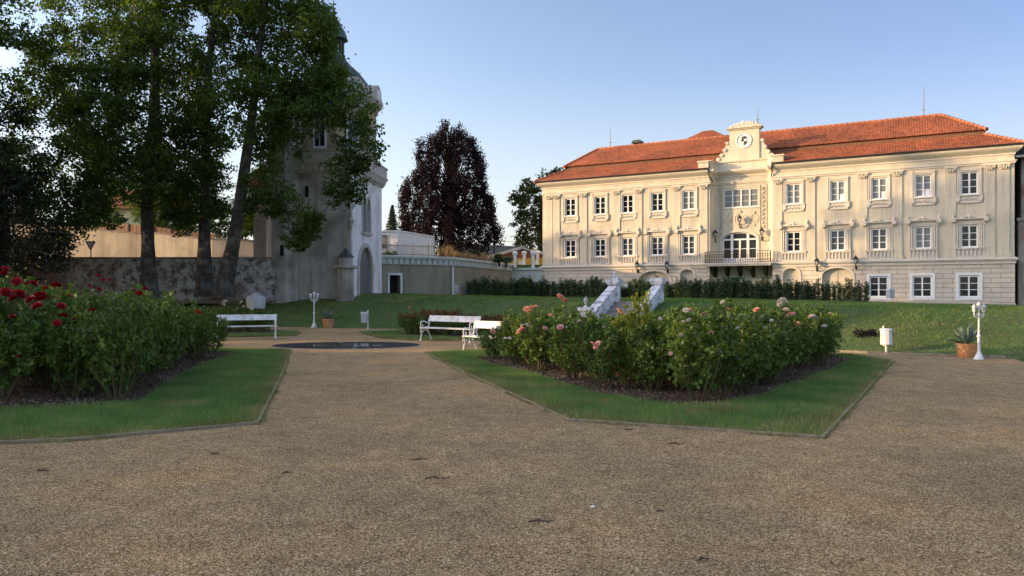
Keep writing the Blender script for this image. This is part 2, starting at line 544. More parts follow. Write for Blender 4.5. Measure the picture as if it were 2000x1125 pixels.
def rooftile():
    m, nt, b = nodes_of('red_clay_tiles')
    uv = N(nt, 'ShaderNodeUVMap')
    fl = N(nt, 'ShaderNodeVectorMath', operation='FLOOR'); nt.links.new(uv.outputs[0], fl.inputs[0])
    wn_ = N(nt, 'ShaderNodeTexWhiteNoise', noise_dimensions='2D'); nt.links.new(fl.outputs[0], wn_.inputs['Vector'])
    c = ramp(nt, wn_.outputs['Value'], [(0.0, (0.22, 0.062, 0.028)), (0.5, (0.31, 0.092, 0.037)), (0.9, (0.38, 0.13, 0.052)), (1.0, (0.17, 0.06, 0.035))])
    tc = N(nt, 'ShaderNodeTexCoord')
    nz = N(nt, 'ShaderNodeTexNoise'); nz.inputs['Scale'].default_value = 0.5; nz.inputs['Detail'].default_value = 7
    nt.links.new(tc.outputs['Object'], nz.inputs['Vector'])
    g = ramp(nt, nz.outputs[0], [(0.3, (0.62, 0.64, 0.66)), (0.5, (0.95, 0.95, 0.95)), (0.7, (1.15, 1.15, 1.12))])
    nt.links.new(mixc(nt, 1.0, c, g, 'MULTIPLY'), b.inputs['Base Color'])
    b.inputs['Roughness'].default_value = 0.85
    sp = N(nt, 'ShaderNodeSeparateXYZ'); nt.links.new(uv.outputs[0], sp.inputs[0])
    mm = N(nt, 'ShaderNodeMath', operation='PINGPONG'); nt.links.new(sp.outputs[0], mm.inputs[0]); mm.inputs[1].default_value = 0.5
    bp = N(nt, 'ShaderNodeBump'); bp.inputs['Distance'].default_value = 0.02
    nt.links.new(mm.outputs[0], bp.inputs['Height']); nt.links.new(bp.outputs[0], b.inputs['Normal'])
    return m
M['tile'] = rooftile()

def gravelmat():
    m, nt, b = nodes_of('gravel')
    tc = N(nt, 'ShaderNodeTexCoord')
    vo = N(nt, 'ShaderNodeTexVoronoi'); vo.inputs['Scale'].default_value = 105
    nt.links.new(tc.outputs['Object'], vo.inputs['Vector'])
    vs = N(nt, 'ShaderNodeSeparateColor'); nt.links.new(vo.outputs['Color'], vs.inputs[0])
    c = ramp(nt, vs.outputs[0], [(0.0, (0.055, 0.036, 0.019)), (0.4, (0.31, 0.208, 0.092)), (0.8, (0.53, 0.385, 0.20)), (1.0, (0.80, 0.67, 0.45))])
    n1 = N(nt, 'ShaderNodeTexNoise'); n1.inputs['Scale'].default_value = 0.55; n1.inputs['Detail'].default_value = 5
    nt.links.new(tc.outputs['Object'], n1.inputs['Vector'])
    p1 = ramp(nt, n1.outputs[0], [(0.33, (0.80, 0.82, 0.82)), (0.52, (1.0, 1.0, 0.98)), (0.68, (1.20, 1.08, 0.94))])
    n2 = N(nt, 'ShaderNodeTexNoise'); n2.inputs['Scale'].default_value = 3.2; n2.inputs['Detail'].default_value = 8; n2.inputs['Roughness'].default_value = 0.7
    nt.links.new(tc.outputs['Object'], n2.inputs['Vector'])
    p2 = ramp(nt, n2.outputs[0], [(0.32, (0.74, 0.72, 0.70)), (0.62, (1.1, 1.1, 1.08))])
    nt.links.new(mixc(nt, 1.0, mixc(nt, 1.0, c, p1, 'MULTIPLY'), p2, 'MULTIPLY'), b.inputs['Base Color'])
    b.inputs['Roughness'].default_value = 0.9
    b.inputs['Specular IOR Level'].default_value = 0.2
    bp = N(nt, 'ShaderNodeBump'); bp.inputs['Distance'].default_value = 0.012; bp.invert = True
    nt.links.new(vo.outputs['Distance'], bp.inputs['Height'])
    bp.inputs['Strength'].default_value = 1.0
    b2 = N(nt, 'ShaderNodeBump'); b2.inputs['Distance'].default_value = 0.05
    nt.links.new(n2.outputs[0], b2.inputs['Height']); nt.links.new(b2.outputs[0], bp.inputs['Normal'])
    nt.links.new(bp.outputs[0], b.inputs['Normal'])
    return m
M['gravel'] = gravelmat()
M['grasssoil'] = pmat('lawn_soil', (0.022, 0.038, 0.010), (0.05, 0.075, 0.02), 5, 0.95, bump=0.03, bscale=18, third=(0.075, 0.07, 0.03), tscale=1.1)
M['bankgrass'] = pmat('bank_turf', (0.045, 0.085, 0.020), (0.095, 0.145, 0.038), 2.2, 0.95, bump=0.06, bscale=7, third=(0.085, 0.095, 0.035), tscale=0.6)
M['mulch'] = pmat('bark_mulch', (0.034, 0.024, 0.016), (0.14, 0.102, 0.068), 26, 0.95, bump=0.03, bscale=40)
M['chip'] = leafmat('bark_chips', [(0.0, (0.03, 0.02, 0.013)), (0.5, (0.12, 0.086, 0.056)), (1.0, (0.30, 0.235, 0.17))], trans=0, rough=0.9)
M['pebble'] = leafmat('loose_pebbles', [(0.0, (0.12, 0.08, 0.045)), (0.5, (0.34, 0.24, 0.13)), (0.9, (0.54, 0.42, 0.26)), (1.0, (0.82, 0.72, 0.55))], trans=0, rough=0.85)
M['blade'] = leafmat('grass_blades', [(0.0, (0.075, 0.155, 0.045)), (0.5, (0.135, 0.245, 0.07)), (0.85, (0.20, 0.29, 0.09)), (1.0, (0.34, 0.32, 0.14))], trans=0.3, rough=0.5, clump=1.2, tint=(1.3, 1.4, 0.6))
M['bladedry'] = leafmat('dry_grass_blades', [(0.0, (0.13, 0.11, 0.055)), (0.5, (0.27, 0.22, 0.12)), (1.0, (0.42, 0.35, 0.21))], trans=0.25, rough=0.6, clump=1.2)
M['bankblade'] = leafmat('bank_grass_blades', [(0.0, (0.055, 0.12, 0.035)), (0.5, (0.105, 0.195, 0.05)), (0.85, (0.19, 0.25, 0.07)), (1.0, (0.31, 0.30, 0.11))], trans=0.48, rough=0.5, clump=0.5, tint=(1.3, 1.4, 0.6))
M['maple'] = leafmat('broad_leaves', [(0.0, (0.024, 0.044, 0.011)), (0.4, (0.054, 0.090, 0.021)), (0.8, (0.098, 0.138, 0.031)), (1.0, (0.17, 0.185, 0.045))], trans=0.48, clump=0.35, spec=0.2, rough=0.55, tint=(1.2, 1.5, 0.5))
M['yew'] = leafmat('yew_needles', [(0.0, (0.010, 0.017, 0.008)), (0.6, (0.020, 0.030, 0.012)), (1.0, (0.03, 0.04, 0.015))], trans=0.12)
M['beech'] = leafmat('copper_beech_leaves', [(0.0, (0.010, 0.007, 0.010)), (0.5, (0.021, 0.013, 0.017)), (1.0, (0.045, 0.024, 0.026))], trans=0.12, spec=0.08, rough=0.75, tint=(1.3, 0.9, 0.8), clump=0.4)
M['oak'] = leafmat('mid_green_leaves', [(0.0, (0.022, 0.038, 0.012)), (0.5, (0.045, 0.07, 0.02)), (1.0, (0.085, 0.105, 0.03))], trans=0.3)
M['spruce'] = leafmat('spruce_needles', [(0.0, (0.018, 0.032, 0.02)), (0.6, (0.035, 0.055, 0.03)), (1.0, (0.055, 0.075, 0.04))], trans=0.15)
M['roseleaf'] = leafmat('rose_leaves', [(0.0, (0.034, 0.072, 0.018)), (0.45, (0.085, 0.15, 0.032)), (0.85, (0.16, 0.23, 0.05)), (1.0, (0.27, 0.29, 0.065))], trans=0.3, rough=0.5, spec=0.28, clump=1.6)
M['hedge'] = leafmat('dark_narrow_leaves', [(0.0, (0.024, 0.052, 0.022)), (0.5, (0.062, 0.104, 0.042)), (1.0, (0.14, 0.19, 0.08))], trans=0.2, clump=1.5)
M['yellowleaf'] = leafmat('yellow_green_leaves', [(0.0, (0.10, 0.14, 0.025)), (0.6, (0.26, 0.29, 0.05)), (1.0, (0.48, 0.46, 0.07))], trans=0.4, clump=1.5)
M['russet'] = leafmat('russet_rose_tops', [(0.0, (0.10, 0.03, 0.018)), (0.5, (0.19, 0.06, 0.035)), (1.0, (0.26, 0.13, 0.055))], trans=0.25, clump=1.5)
M['drygrass'] = leafmat('dry_ornamental_grass', [(0.0, (0.16, 0.10, 0.06)), (0.5, (0.30, 0.20, 0.12)), (1.0, (0.42, 0.30, 0.18))], trans=0.3)
M['agave'] = leafmat('agave_leaves', [(0.0, (0.09, 0.14, 0.11)), (0.6, (0.16, 0.22, 0.17)), (1.0, (0.26, 0.31, 0.22))], trans=0.05, rough=0.5)
M['red'] = leafmat('red_petals', [(0.0, (0.16, 0.004, 0.008)), (0.6, (0.34, 0.008, 0.016)), (1.0, (0.46, 0.016, 0.026))], trans=0.25, tint=(1.3, 1, 1), clump=3)
M['peach'] = leafmat('peach_petals', [(0.0, (0.62, 0.28, 0.17)), (0.6, (0.76, 0.42, 0.29)), (1.0, (0.83, 0.56, 0.42))], trans=0.25, tint=(1.1, 1, 1), clump=3)
M['pink'] = leafmat('pink_petals', [(0.0, (0.62, 0.29, 0.27)), (0.6, (0.76, 0.46, 0.42)), (1.0, (0.84, 0.64, 0.58))], trans=0.25, tint=(1.1, 1, 1), clump=3)
M['ivory'] = leafmat('ivory_petals', [(0.0, (0.60, 0.52, 0.44)), (0.6, (0.74, 0.68, 0.60)), (1.0, (0.82, 0.78, 0.72))], trans=0.25, tint=(1, 1, 1), clump=3)

def oldwall():
    m, nt, b = nodes_of('crumbling_stone_wall')
    tc = N(nt, 'ShaderNodeTexCoord')
    n1 = N(nt, 'ShaderNodeTexNoise'); n1.inputs['Scale'].default_value = 2.6; n1.inputs['Detail'].default_value = 9; n1.inputs['Roughness'].default_value = 0.75
    nt.links.new(tc.outputs['Object'], n1.inputs['Vector'])
    c = ramp(nt, n1.outputs[0], [(0.36, (0.06, 0.05, 0.045)), (0.45, (0.15, 0.13, 0.115)), (0.52, (0.38, 0.365, 0.34)), (0.7, (0.54, 0.52, 0.49))])
    n2 = N(nt, 'ShaderNodeTexNoise'); n2.inputs['Scale'].default_value = 0.25; n2.inputs['Detail'].default_value = 4
    nt.links.new(tc.outputs['Object'], n2.inputs['Vector'])
    f = ramp(nt, n2.outputs[0], [(0.46, (0, 0, 0)), (0.6, (1, 1, 1))])
    br = N(nt, 'ShaderNodeTexBrick'); br.inputs['Scale'].default_value = 1.0; br.inputs['Brick Width'].default_value = 0.4; br.inputs['Row Height'].default_value = 0.13
    br.inputs['Color1'].default_value = (0.15, 0.07, 0.05, 1); br.inputs['Color2'].default_value = (0.09, 0.06, 0.05, 1); br.inputs['Mortar'].default_value = (0.12, 0.10, 0.09, 1)
    sp = N(nt, 'ShaderNodeSeparateXYZ'); nt.links.new(tc.outputs['Object'], sp.inputs[0])
    cb = N(nt, 'ShaderNodeCombineXYZ'); nt.links.new(sp.outputs[0], cb.inputs[0]); nt.links.new(sp.outputs[2], cb.inputs[1])
    nt.links.new(cb.outputs[0], br.inputs['Vector'])
    nt.links.new(mixc(nt, f, c, br.outputs['Color']), b.inputs['Base Color'])
    b.inputs['Roughness'].default_value = 0.95
    bp = N(nt, 'ShaderNodeBump'); bp.inputs['Distance'].default_value = 0.05
    nt.links.new(n1.outputs[0], bp.inputs['Height']); nt.links.new(bp.outputs[0], b.inputs['Normal'])
    return m
M['oldwall'] = oldwall()

# ------------------------------------------------------------------ terrain
FOOT = [(-70, 43), (-20, 38.5), (-9.4, 34.9), (-5.0, 33.6), (2.6, 28.3), (9.1, 20.4), (12.6, 18.5), (22, 12), (60, -12)]
TX = [(-60, 1.75), (-12, 1.68), (-5, 1.45), (4, 1.27), (14, 1.2), (20, 1.05), (27, 0.86), (34, 0.70), (60, 0.6)]
WX = [(-20, 12), (-8, 11), (-2, 7), (2, 3.6), (6, 3.4), (11, 5.0), (20, 7), (60, 8)]
_fx = [p[0] for p in FOOT]; _fy = [p[1] for p in FOOT]
_fp = np.array(FOOT, float)

def foot_dist(x, y):
    """signed distance behind the foot of the bank (vectorised)"""
    x = np.asarray(x, float); y = np.asarray(y, float)
    best = np.full(x.shape, 1e9)
    for i in range(len(_fp) - 1):
        a, b = _fp[i], _fp[i + 1]
        ab = b - a
        t = np.clip(((x - a[0]) * ab[0] + (y - a[1]) * ab[1]) / (ab @ ab), 0, 1)
        d = np.hypot(x - a[0] - t * ab[0], y - a[1] - t * ab[1])
        best = np.minimum(best, d)
    s = np.where(y > np.interp(x, _fx, _fy), 1.0, -1.0)
    return best * s

def gz(x, y):
    x = np.asarray(x, float); y = np.asarray(y, float)
    d = foot_dist(x, y)
    T = np.interp(x, [p[0] for p in TX], [p[1] for p in TX])
    W = np.interp(x, [p[0] for p in WX], [p[1] for p in WX])
    t = np.clip(d / W, 0, 1)
    s = 0.35 * t + 0.65 * t * t * (3 - 2 * t)
    bumps = 0.035 * np.sin(x * 1.3 + 0.7 * y) * np.sin(y * 1.1 - 0.4 * x) * np.clip(d, 0, 1)
    return T * s + bumps + np.where(d > 0, 0.0, -0.03)

def gzf(x, y):
    return float(gz(np.array([x]), np.array([y]))[0])

def make_ground():
    xs = np.concatenate([[-3000, -800, -250, -120], np.arange(-70, 60.1, 0.8), [90, 150, 300, 900, 3000]])
    ys = np.concatenate([[-3000, -500, -100, -40, -15], np.arange(0, 92.1, 0.8), [110, 160, 300, 900, 3000]])
    X, Y = np.meshgrid(xs, ys)
    Z = gz(X.ravel(), Y.ravel()).reshape(X.shape)
    Z = np.where((Y < -1) & (np.abs(X) > 80), -0.03, Z)
    nx, ny = len(xs), len(ys)
    idx = np.arange(nx * ny).reshape(ny, nx)
    F_ = np.stack([idx[:-1, :-1], idx[:-1, 1:], idx[1:, 1:], idx[1:, :-1]], axis=-1).reshape(-1, 4)
    me = bpy.data.meshes.new('ground')
    me.from_pydata(np.stack([X.ravel(), Y.ravel(), Z.ravel()], 1).tolist(), [], F_.tolist())
    me.materials.append(M['bankgrass'])
    me.polygons.foreach_set('use_smooth', [True] * len(me.polygons))
    tag(link('ground', me), kind='structure')
make_ground()

# gravel sheet in front of the bank
gv = MB()
gpoly = [(-26, -14), (20, -14), (20, 3), (13.2, 8), (11.2, 15.2), (12.6, 18.35)] + [(9.1, 20.3), (2.6, 28.15), (-5.0, 33.45), (-9.4, 34.75), (-20, 38.3), (-26, 38.8)]
gv.poly([(x, y, 0.0) for x, y in gpoly])
gro = gv.build('gravel_path', M['gravel']); tag(gro, kind='structure')

# lawns and beds of the rose garden (plan polygons)
LAWN_R = [(-2.38, 20.0), (-1.0, 15.1), (0.73, 9.42), (3.52, 8.28), (5.6, 11.7), (9.1, 17.5), (8.8, 19.0), (4, 20.8), (-0.6, 21.0)]
BED_R = [(-1.0, 18.3), (-0.5, 16.8), (0.3, 14.9), (0.62, 14.2), (1.46, 11.7), (2.3, 10.6), (2.95, 10.55), (4.0, 11.6), (5.4, 13.6), (8.25, 17.7), (8.2, 19.3), (4, 19.9), (1.7, 18.9)]
LAWN_L = [(-6.3, 20.7), (-4.6, 14.6), (-3.2, 9.2), (-4.9, 8.15), (-6.2, 7.85), (-9, 7.2), (-20, 6.2), (-20, 21.5), (-9, 21.5)]
BED_L = [(-7.55, 20.0), (-7.2, 18.0), (-6.5, 14.0), (-5.55, 10.9), (-6.4, 10.35), (-8.6, 10.2), (-18, 9.6), (-18, 20.6)]
LAWN_BL = [gp(588, 650), gp(580, 656), gp(455, 659), (-16, 27.6), (-16, 33.5), gp(470, 640)]
LAWN_BR = [gp(700, 650), gp(745, 661), gp(800, 665), gp(960, 665), (2.5, 23.6), (2.0, 27.2), (-4.6, 32.2)]
BED_BL = [(-9.6, 29.0), (-14.5, 29.2), (-14.5, 32.4), (-10.2, 32.0)]
BED_BR = [(-4.9, 29.6), (-3.8, 27.6), (1.5, 25.4), (1.4, 26.6), (-3.0, 31.0)]
LAWN_RR = [(12.8, 18.4), (11.3, 15.3), (13.3, 8.2), (20, 3.1), (30, 3), (30, 7)]
for nm, pl, zz, mt in (('lawn', LAWN_R, .012, 'grasssoil'), ('lawn', LAWN_L, .012, 'grasssoil'), ('lawn', LAWN_BL, .012, 'grasssoil'), ('lawn', LAWN_BR, .012, 'grasssoil'), ('lawn', LAWN_RR, .012, 'grasssoil'),
                       ('mulch_bed', BED_R, .03, 'mulch'), ('mulch_bed', BED_L, .03, 'mulch'), ('mulch_bed', BED_BL, .03, 'mulch'), ('mulch_bed', BED_BR, .03, 'mulch')):
    b = MB(); b.prism_z(pl, zz - 0.04, zz); tag(b.build(nm, M[mt]), kind='structure')

def edging(pts, label, h=0.035):
    b = MB()
    for p, q in zip(pts[:-1], pts[1:]):
        b.beam((p[0], p[1], h / 2), (q[0], q[1], h / 2), 0.03, h)
    tag(b.build('lawn_edging', M['woodedge']), label, 'edging', 'wooden lawn edgings')
edging([LAWN_R[0], LAWN_R[1], LAWN_R[2], LAWN_R[3], LAWN_R[4], LAWN_R[5], LAWN_R[6]], 'thin weathered edging board round the lawn of the pink rose bed')
edging([LAWN_L[0], LAWN_L[1], LAWN_L[2], LAWN_L[3], LAWN_L[4], LAWN_L[5]], 'thin weathered edging board round the lawn of the red rose bed')
edging([(9.1, 20.3), (10.4, 19.5), (12.5, 18.5)], 'pale edging board along the foot of the sunlit grass bank', 0.06)

# ---- grass blades, chips and pebbles (uncountable)
def scatter(poly, dens, hole=None):
    xs = [p[0] for p in poly]; ys = [p[1] for p in poly]
    a = (max(xs) - min(xs)) * (max(ys) - min(ys))
    n = int(a * dens)
    x = RNG.uniform(min(xs), max(xs), n); y = RNG.uniform(min(ys), max(ys), n)
    k = inpoly(x, y, poly)
    if hole is not None:
        k &= ~inpoly(x, y, hole)
    return x[k], y[k]

def infront(x, y, margin=1.08):
    return (y > 2) & (np.abs(x) < y * 1000 / FPX * margin)

def blades(x, y, z, h, w, lean=0.5):
    n = len(x)
    ang = RNG.uniform(0, 2 * pi, n)
    hh = h * RNG.uniform(0.5, 1.25, n)
    la = RNG.uniform(0, 2 * pi, n); ll = hh * RNG.uniform(0, lean, n)
    base = np.stack([x, y, z], 1)
    s = np.stack([np.cos(ang), np.sin(ang), np.zeros(n)], 1) * (w * RNG.uniform(0.7, 1.3, n))[:, None] / 2
    tip = base + np.stack([np.cos(la) * ll, np.sin(la) * ll, hh], 1)
    return np.stack([base - s, base + s, tip], 1).reshape(-1, 3)

def edge_dist(x, y, poly):
    best = np.full(x.shape, 1e9)
    P_ = np.array(poly + [poly[0]], float)
    for a, b in zip(P_[:-1], P_[1:]):
        ab = b - a
        t = np.clip(((x - a[0]) * ab[0] + (y - a[1]) * ab[1]) / (ab @ ab + 1e-9), 0, 1)
        best = np.minimum(best, np.hypot(x - a[0] - t * ab[0], y - a[1] - t * ab[1]))
    return best

def lawn_grass(poly, hole, dens, h, w):
    x, y = scatter(poly, dens, hole)
    k = infront(x, y)
    x, y = x[k], y[k]
    e = edge_dist(x, y, poly)
    dry = (RNG.uniform(size=len(x)) < 0.75 * np.exp(-e / 0.16)) | (RNG.uniform(size=len(x)) < 0.03)
    dry |= (np.sin(x * 2.1 + 1.3 * np.sin(y * 1.7)) * np.sin(y * 2.6 - x) > 0.55) & (RNG.uniform(size=len(x)) < 0.35)
    keep = RNG.uniform(size=len(x)) > 0.45 * np.exp(-e / 0.10)
    x, y, dry = x[keep], y[keep], dry[keep]
    V = blades(x, y, np.full(len(x), 0.008), h * (1 + 0.35 * np.sin(x * 1.7) * np.sin(y * 1.3 + x)), w, 0.8)
    me = quads_mesh('grass', V, [M['blade'], M['bladedry']], 3, dry.astype(int))
    tag(link('grass', me), 'short green grass on the lawns around the rose beds', 'grass', kind='stuff')
def fringe(poly, n_per_m, label):
    X, Y = [], []
    for (x0, y0), (x1, y1) in zip(poly, poly[1:] + poly[:1]):
        L = math.hypot(x1 - x0, y1 - y0); n = int(L * n_per_m)
        t = RNG.uniform(0, 1, n)
        amp = 0.018 + 0.016 * np.sin(t * L * 2.3 + x0) + 0.012 * np.sin(t * L * 7.1 + y0)
        o = RNG.normal(size=n) * np.maximum(amp, 0.008)
        X.append(x0 + (x1 - x0) * t - (y1 - y0) / L * o); Y.append(y0 + (y1 - y0) * t + (x1 - x0) / L * o)
    x = np.concatenate(X); y = np.concatenate(Y)
    k = infront(x, y) & (y < 24); x, y = x[k], y[k]
    V = blades(x, y, np.full(len(x), 0.0), 0.055, 0.007, 1.1)
    dry = (RNG.uniform(size=len(x)) < 0.62).astype(int)
    tag(link('grass', quads_mesh('grass', V, [M['blade'], M['bladedry']], 3, dry)), label, 'grass', kind='stuff')
fringe(LAWN_R, 650, 'ragged dry grass along the lawn edge of the pink rose bed')
fringe(LAWN_L, 650, 'ragged dry grass along the lawn edge of the red rose bed')
lawn_grass(LAWN_R, BED_R, 4200, 0.075, 0.009)
lawn_grass(LAWN_L, BED_L, 3600, 0.075, 0.009)
lawn_grass(LAWN_BL, BED_BL, 900, 0.08, 0.016)
lawn_grass(LAWN_BR, BED_BR, 900, 0.08, 0.016)
lawn_grass(LAWN_RR, None, 900, 0.08, 0.016)

def bank_grass():
    n = 520000
    Y = RNG.uniform(17, 60, n)
    keepd = RNG.uniform(size=n) < np.clip(26.0 / Y, 0, 1) ** 1.6
    Y = Y[keepd]
    X = RNG.uniform(-0.72, 0.76, len(Y)) * Y
    d = foot_dist(X, Y)
    k = d > 0.02
    X, Y, d = X[k], Y[k], d[k]
    # stop at the walls: keep only in front of castle line and retaining wall
    front = (Y < 66.2 - 0.539 * (X - 2.8) * 1.0) & (Y < 54)
    X, Y, d = X[front], Y[front], d[front]
    Z = gz(X, Y) - 0.01
    V = blades(X, Y, Z, (0.07 + 0.03 * np.sin(X * 0.9) * np.sin(Y * 0.8)) * (0.7 + Y / 60), 0.008 + 0.0006 * Y, 0.9)
    dry = RNG.uniform(size=len(X)) < (0.05 + 0.6 * np.exp(-d / 0.3))
    me = quads_mesh('bank_grass', V, [M['bankblade'], M['bladedry']], 3, dry.astype(int))
    tag(link('bank_grass', me), 'mown grass on the bank and terrace below the castle', 'grass', kind='stuff')
bank_grass()

def chips():
    X, Y, = [], []
    for pl, d in ((BED_R, 420), (BED_L, 420)):
        x, y = scatter(pl, d); X.append(x); Y.append(y)
    x = np.concatenate(X); y = np.concatenate(Y)
    k = infront(x, y); x, y = x[k], y[k]
    C = np.stack([x, y, RNG.uniform(0.033, 0.055, len(x))], 1)
    V = leaf_quads(C, 0.055, up=2.2, aspect=0.45)
    tag(link('bark_mulch', quads_mesh('bark_mulch', V, M['chip'])), 'loose dark bark mulch under the rose bushes', 'mulch', kind='stuff')
chips()

def pebbles():
    n = 42000
    Y = 3.6 + 12 * RNG.uniform(size=n) ** 1.6
    X = RNG.uniform(-0.75, 0.75, n) * Y
    k = ~(inpoly(X, Y, LAWN_R) | inpoly(X, Y, LAWN_L))
    X, Y = X[k], Y[k]
    n = len(X)
    r = RNG.uniform(0.003, 0.0075, n) * np.where(RNG.uniform(size=n) > 0.985, 1.8, 1)
    base = np.array([[1, 0, -.2], [-.5, .87, -.2], [-.5, -.87, -.2], [0.1, 0, .8]])
    ang = RNG.uniform(0, 2 * pi, n)
    c, s = np.cos(ang), np.sin(ang)
    P_ = base[None] * r[:, None, None] * RNG.uniform(0.7, 1.3, (n, 4, 1))
    px = P_[..., 0] * c[:, None] - P_[..., 1] * s[:, None] + X[:, None]
    py = P_[..., 0] * s[:, None] + P_[..., 1] * c[:, None] + Y[:, None]
    pz = P_[..., 2] + 0.002
    Q = np.stack([px, py, pz], -1)
    T = np.stack([Q[:, [0, 1, 3]], Q[:, [1, 2, 3]], Q[:, [2, 0, 3]]], 1).reshape(-1, 3)
    me = bpy.data.meshes.new('loose_gravel')
    fi = (np.arange(n)[:, None, None] * 4 + np.array([[0, 1, 3], [1, 2, 3], [2, 0, 3]])[None]).reshape(-1, 3)
    me.vertices.add(n * 4); me.vertices.foreach_set('co', Q.reshape(-1).astype(np.float32))
    me.loops.add(n * 9); me.loops.foreach_set('vertex_index', fi.ravel().astype(np.int32))
    me.polygons.add(n * 3); me.polygons.foreach_set('loop_start', np.arange(0, n * 9, 3, dtype=np.int32)); me.polygons.foreach_set('loop_total', np.full(n * 3, 3, np.int32))
    me.materials.append(M['pebble']); me.update(calc_edges=True)
    tag(link('loose_gravel', me), 'loose pebbles on the gravel path', 'gravel', kind='stuff')
pebbles()
def litter():
    n = 520
    Y = 3.8 + 16 * RNG.uniform(size=n) ** 1.3
    X = RNG.uniform(-0.75, 0.75, n) * Y
    cl = RNG.uniform(size=n) < 0.5
    X = np.where(cl, np.round(X * 0.45) / 0.45 + RNG.normal(size=n) * 0.16, X); Y = np.where(cl, np.round(Y * 0.45) / 0.45 + RNG.normal(size=n) * 0.16 + 0.5 * np.sin(X * 2), Y)
    k = (Y > 3.6) & (Y < 20) & ~(inpoly(X, Y, LAWN_R) | inpoly(X, Y, LAWN_L))
    C = np.stack([X[k], Y[k], RNG.uniform(0.008, 0.016, k.sum())], 1)
    V = leaf_quads(C, 0.026, up=3, aspect=0.4)
    tag(link('leaf_litter', quads_mesh('leaf_litter', V, M['chip'])), 'small bits of bark and leaf litter on the gravel', 'litter', kind='stuff')
litter()

# ------------------------------------------------------------------ castle (facade frame: x right along facade, y into building, z up)
CX0, CY0 = 2.8, 67.0
CA, CB = 0.880, 0.4744
CROT = math.atan2(-CB, CA)
CL = 35.85
def fu(px, yl=0.0):
    k = (px - 1000) / FPX
    return (k * (CY0 + CA * yl) - CX0 - CB * yl) / (CA + k * CB)
def cw(u, yl, z):
    return Vector((CX0 + CA * u + CB * yl, CY0 - CB * u + CA * yl, z))
castle = empty('castle', (CX0, CY0, 0), 'long cream three storey castle with red tiled roof and crested central gable', 'castle', rotz=CROT)

ZB, ZG, ZE = 0.3, 3.95, 11.62          # base, top of ground floor, eave
UC0, UC1 = fu(1386), fu(1509)
RC, DC = 0.55, 0.95
UA, UB = UC0 + RC, UC1 - RC
arcL = [(UC0 + RC * (1 - math.cos(t)), DC * math.sin(t)) for t in np.linspace(0, pi / 2, 7)]
arcR = [(UC1 - RC * (1 - math.cos(t)), DC * math.sin(t)) for t in np.linspace(pi / 2, 0, 7)]
FPATH = [(0, 11.8), (0, 0)] + arcL + arcR + [(CL, 0), (CL, 11.8)]

WU_L = [1114, 1172, 1226, 1284, 1345]
WU_R = [1550, 1636, 1717, 1803, 1893]
WU = [fu(p, 0) for p in WU_L + WU_R]
WW = 1.02
UPZ = (8.55, 10.12)
FIZ = (4.84, 6.40)
GRZ = (1.33, 2.87)
GW = [fu(1716), fu(1801), fu(1892)]
ARCH = [(fu(1278), 1.35, 2.75, 'wide'), (fu(1342), 0.55, 3.15, 'niche'), (fu(1545), 0.58, 3.1, 'niche'), (fu(1635), 1.05, 2.95, 'wide')]

def arch_pts(c, r, zs, rise, n=10):
    return [(c - r * math.cos(t), zs + rise * math.sin(t)) for t in np.linspace(0, pi, n + 1)]

def wall_holes(mb, u0, u1, z0, z1, y, holes, depth, mi=0):
    us = sorted({u0, u1, *[min(max(a, u0), u1) for h in holes for a in (h[0], h[1])]})
    zs = sorted({z0, z1, *[min(max(a, z0), z1) for h in holes for a in (h[2], h[3])]})
    for i in range(len(us) - 1):
        for j in range(len(zs) - 1):
            cu, cz = (us[i] + us[i + 1]) / 2, (zs[j] + zs[j + 1]) / 2
            if any(h[0] < cu < h[1] and h[2] < cz < h[3] for h in holes):
                continue
            mb.poly([(us[i], y, zs[j]), (us[i + 1], y, zs[j]), (us[i + 1], y, zs[j + 1]), (us[i], y, zs[j + 1])], mi)
    for a, b, c, d in [h[:4] for h in holes]:
        mb.poly([(a, y, c), (a, y, d), (a, y + depth, d), (a, y + depth, c)], mi)
        mb.poly([(b, y, c), (b, y + depth, c), (b, y + depth, d), (b, y, d)], mi)
        mb.poly([(a, y, c), (a, y + depth, c), (b, y + depth, c), (b, y, c)], mi)
        mb.poly([(a, y, d), (b, y, d), (b, y + depth, d), (a, y + depth, d)], mi)

# upper walls
mb = MB()
holes = [(u - WW / 2, u + WW / 2, *UPZ) for u in WU] + [(u - WW / 2, u + WW / 2, *FIZ) for u in WU]
wall_holes(mb, 0, UC0, ZG, ZE, 0, [h for h in holes if h[1] < UC0], 0.22)
wall_holes(mb, UC1, CL, ZG, ZE, 0, [h for h in holes if h[0] > UC1], 0.22)
for arc in (arcL, arcR):
    for p, q in zip(arc[:-1], arc[1:]):
        mb.poly([(p[0], p[1], ZB), (q[0], q[1], ZB), (q[0], q[1], ZE), (p[0], p[1], ZE)])
CWIN = (fu(1414, DC), fu(1481, DC), 8.62, 10.12)          # four part window
CDU = (fu(1411, DC), fu(1479, DC))
CDZ = (4.07, 6.05, 6.62)                                    # door: sill, spring, crown
wall_holes(mb, UA, UB, ZB, ZE, DC, [CWIN, (CDU[0], CDU[1], CDZ[0], CDZ[2]), (fu(1428, DC), fu(1444, DC), ZB, 2.9)], 0.25)
# spandrels of balcony door
dc_, dr_ = (CDU[0] + CDU[1]) / 2, (CDU[1] - CDU[0]) / 2
ap = arch_pts(dc_, dr_, CDZ[1], CDZ[2] - CDZ[1])
half = len(ap) // 2
mb.poly([(x, DC, z) for x, z in ap[:half + 1]] + [(CDU[0], DC, CDZ[2])])
mb.poly([(x, DC, z) for x, z in ap[half:]] + [(CDU[1], DC, CDZ[2])])
